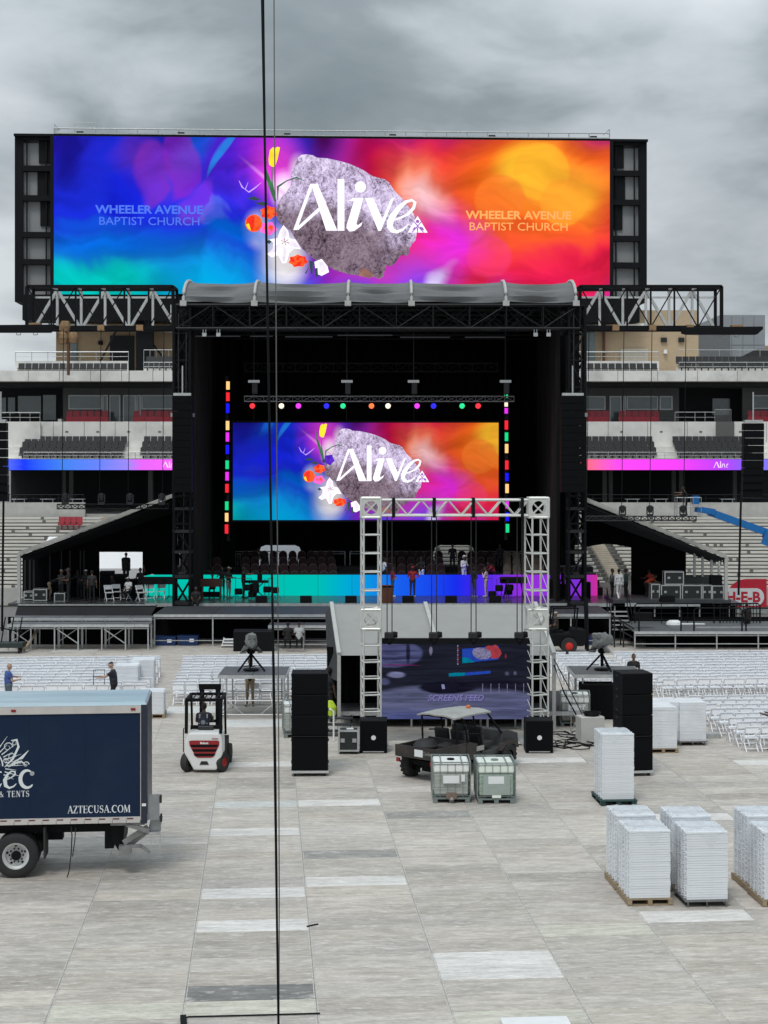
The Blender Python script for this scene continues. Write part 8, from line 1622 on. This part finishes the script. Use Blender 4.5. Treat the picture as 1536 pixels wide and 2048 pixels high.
person('pianist in black with big hair at the stage piano', D(487,88.4), -1.3,1.72,'stand',('reach','reach'),'dark',BK,BK,hair='big')
person('singer in white top on the riser, reaching right', Vector((X(769,91.3),91.3,1.95)), -1.2,1.68,'stand',('reach','down'),'dark',WT,BK)
person('singer in red top and jeans holding a tambourine', D(785,89.4), -1.4,1.70,'stand',('mic','fold'),'dark',RD,JN,shoes=WT,sleeve='long')
person('singer in red hat and red jacket, dark trousers', D(825,89.4), PI,1.72,'stand',('hip','mic'),'dark',RD,(0.02,0.02,0.04),cap=RD,sleeve='long',shoes=(0.4,0.4,0.4))
person('person in black tee and white trousers on riser', Vector((X(843,91.3),91.3,1.95)), 2.6,1.72,'stand',('hold','fwd'),'dark',BK,WT,hair='big')
person('person in white hooded robe on the choir riser', Vector((X(928,91.3),91.3,2.0)), -2.4,1.75,'stand',('fold','fold'),'dark',WT,WT,hair='hood',haircol=WT,sleeve='long')
person('person in black top against the blue violet wall', D(948,89.3), -1.0,1.66,'stand',('mic','fold'),'dark',BK,(0.05,0.05,0.07),hair='big',shoes=(0.4,0.4,0.4),sleeve='long')
person('person in pale pink outfit standing on the stage', D(972,89.4), 1.3,1.68,'stand',('mic','down'),'brown',(0.60,0.45,0.52),(0.58,0.43,0.50),sleeve='long',shoes=(0.5,0.4,0.45))
person('person in red bending on the riser right of pink', Vector((X(989,91.4),91.4,1.95)), 2.0,1.6,'bend',('fwd','fwd'),'dark',RD,BK,lean=40)
for i, (px, lab) in enumerate(((905,'dark clad person on upper riser left of white robe'),(1000,'dark clad person on upper riser behind red shirt'),(532,'dark clad person bending on riser behind tall cable'))): person(lab, Vector((X(px,94.3),94.3,2.55)), PI if i < 2 else 1.2,1.7,'stand' if i < 2 else 'bend',('down','hold'),'dark',BK,BK,lean=0 if i < 2 else 45)
person('person in black standing left of right roof tower', D(1126,88.6), -1.5,1.7,'stand',('hold','down'),'dark',BK,BK)
person('person in grey blue shirt right of the stage', D(1224,87.0), -1.9,1.74,'stand',('hold','hold'),'dark',(0.13,0.16,0.19),BK)
person('person in white outfit seen from behind right of stage', D(1238,86.6), 0.2,1.76,'walk',('down','down'),'dark',WT,WT,sleeve='long')
person('person in dark green jacket behind white outfit', D(1252,87.3), 1.0,1.72,'stand',('down','hold'),'dark',(0.04,0.06,0.06),BK,sleeve='long')
OR=(0.42,0.055,0.02)
person('stagehand in orange shirt stooping left of the cases', D(1291,87.4), -1.4,1.7,'bend',('fwd','fwd'),'brown',OR,BK,lean=55)
person('stagehand in orange red shirt beside stacked cases', D(1306,88.3), 0.5,1.7,'bend',('fwd','fwd'),'brown',(0.40,0.05,0.025),BK,lean=30)
person('lift worker in dark clothes leaning in the basket', BASKET+Vector((-0.1,0,0.03)), 1.4,1.75,'stand',('reach','fwd'),'brown',BK,BK,lean=12)
# around the field
person('person in light grey tee seated with back turned', Vector((X(598,76.4),76.4,0.15)), 0.0,1.72,'sit',('lap','lap'),'dark',(0.42,0.43,0.44),BK,cap=BK)
person('person in black seated beside light grey tee', Vector((X(576,76.5),76.5,0.15)), 0.1,1.7,'sit',('lap','lap'),'dark',BK,BK)
person('bald man in blue black polo and jeans', G(17,1423), -1.0,1.76,'stand',('fwd','hold'),'light',(0.05,0.09,0.30),(0.09,0.12,0.15),hair='none',build=1.15)
person('man in black cap carrying a chair frame', G(228,1421), 1.5,1.80,'walk',('fwd','down'),'light',(0.016,0.018,0.03),BK,cap=(0.02,0.02,0.022),build=1.1,lean=6)
person('forklift driver in dark jacket with striped rucksack', Vector((X(408,47.82),47.82,0.62)), 0.0,1.72,'sit',('wheel','wheel'),'dark',(0.02,0.022,0.03),BK,bag=True)
person('camera operator in beige trousers behind left platform', Vector((X(500,59.85),59.85,0)), PI,1.78,'stand',('fold','fold'),'brown',BK,BG)
person('second forklift driver in dark clothes and pale cap', Vector((X(1112,76.6),76.55,0.62)), 1.5,1.72,'sit',('lap','lap'),'brown',(0.05,0.035,0.03),BK,cap=(0.45,0.44,0.4))
person('person in black tee whose head shows over right platform', Vector((X(1267,60.5),60.5,0.15)), PI,1.72,'stand',('down','down'),'brown',BK,BK)
person('person in blue cut off by the right photo edge', G(1548,1500), 0.9,1.72,'stand',('hold','hold'),'dark',(0.02,0.04,0.14),BK)
person('person in black at the control tent left curtain', Vector((X(657,56.2),56.2,0)), -0.6,1.9,'stand',('hold','down'),'dark',BK,BK,hair='big')
person('crew member in dark clothes behind the left case', D(160,88.2), 0.5,1.7,'bend',('fwd','fwd'),'dark',BK,BK,lean=35)
person('seated musician in black before the bright opening', D(225,88.4), 2.4,1.7,'sit',('hold','hold'),'dark',BK,BK)
person('person in dark clothes by barred rail and red sign', Vector((X(1494,81.2),81.2,0.2)), 0.4,1.75,'stand',('hold','down'),'dark',BK,BK)
finish_people()
b = MB(); b.pipe([(-0.2,0,0),(-0.2,0,0.55),(0.2,0,0.55),(0.2,0,0)],0.014,5); b.beam((-0.2,0,0.3),(0.2,0,0.3),0.02); tag(b.build('chair_frame', BLK, None, G(228,1421)+Vector((-0.55,0.0,0.95)), 0.3), 'dark chair frame carried by the man in black cap', 'frame')
b = MB(); b.tube((0,0,0),(0,0,0.06),0.12,12); tag(b.build('tambourine', mat('tan_drumskin',(0.30,0.18,0.10),0.6), None, D(791,89.15,DZ+1.02)), 'small tan tambourine held by singer in red', 'tambourine')

# ------------------------------------------------------------------ long cables hanging close to the camera
def hang(pts, r_, lab, m=BLK): 
    b = MB(); b.pipe(pts, r_, 6); tag(b.build('hanging_cable', m), lab, 'cable')
Zc = 20.0
def line(pp, Z, up=0): 
    q = [P(x,y,Z) for x, y in pp]; d = (q[0]-q[1]).normalized(); q.insert(0,q[0]+d*9); d2 = (q[-1]-q[-2]).normalized(); q.append(q[-1]+d2*(q[-1].z/abs(d2.z)-0.03)); return q
hang(line([(524,0),(529,260),(535,620),(541,980),(545,1220),(549,1500),(553,1780),(557,2048)],Zc),0.0145,'thick black cable hanging from above across the whole view')
hang(line([(527,0),(530,260),(536,620),(540,980),(546,1220),(551,1500),(554,1780),(556,2048)],Zc+0.05),0.010,'thin black cable twined beside the thick hanging cable')
hang(line([(548,0),(549,260),(552,620),(554,980),(556,1220),(557.5,1500),(558.5,1780),(558,2048)],Zc+0.2),0.0075,'thin pale steel wire hanging right of the black cables',mat('steel_wire',(0.16,0.15,0.14),0.5,0.4))
g0 = lambda x, y: G(x,y)+Vector((0,0,0.02))
b = MB(); b.pipe([g0(640,2029),g0(500,2033),g0(376,2036),g0(366,2040),g0(362,2060),g0(360,2090)],0.014,6); tag(b.build('floor_cable', BLK), 'black cable running across decking at bottom of view', 'cable')
b = MB(); b.box((0,0,0.03),(0.10,0.45,0.06)); tag(b.build('cable_cover', BLK, None, G(367,2046), 0.15), 'short black cable cover on decking at bottom left', 'cable cover')
b = MB(); b.bb((-0.55,-0.4,0),(0.55,0.4,0.06)); tag(b.build('white_board', WHT, None, G(1075,2058), GA), 'white board edge peeping in at bottom of view', 'board')
# items left of the frame by the crew: folding tripod base and case lid at the left edge
t = thing('equipment_cart','dark wheeled cart at the left edge before the risers','cart',(X(12,76.0),76.0,0)); MB().box((0,0.3,0.40),(1.6,0.8,0.24)).build('tray', mat('dark_green_lid',(0.02,0.03,0.028),0.5), t, bevel=0.02); b = MB(); [b.tube((x,0.3,0.5),(x+0.2,0.3,1.7),0.03) for x in (-0.3,0.1,0.5)]; b.beam((-0.4,0.3,1.2),(0.7,0.3,1.0),0.05); b.build('frame', BLK, t); [MB().lathe((x,y,0.14),[(0.14,-0.03),(0.14,0.03)],axis='X',n=10).build('wheel', RUB, t) for x in (-0.6,0.6) for y in (0.05,0.55)]
b = MB(); b.beam((X(48,76.6),76.6,0.08),(X(78,78.4),78.4,1.0),0.12,0.06); tag(b.build('ramp_board', WOODP), 'brown board leaning against the far left risers', 'board')
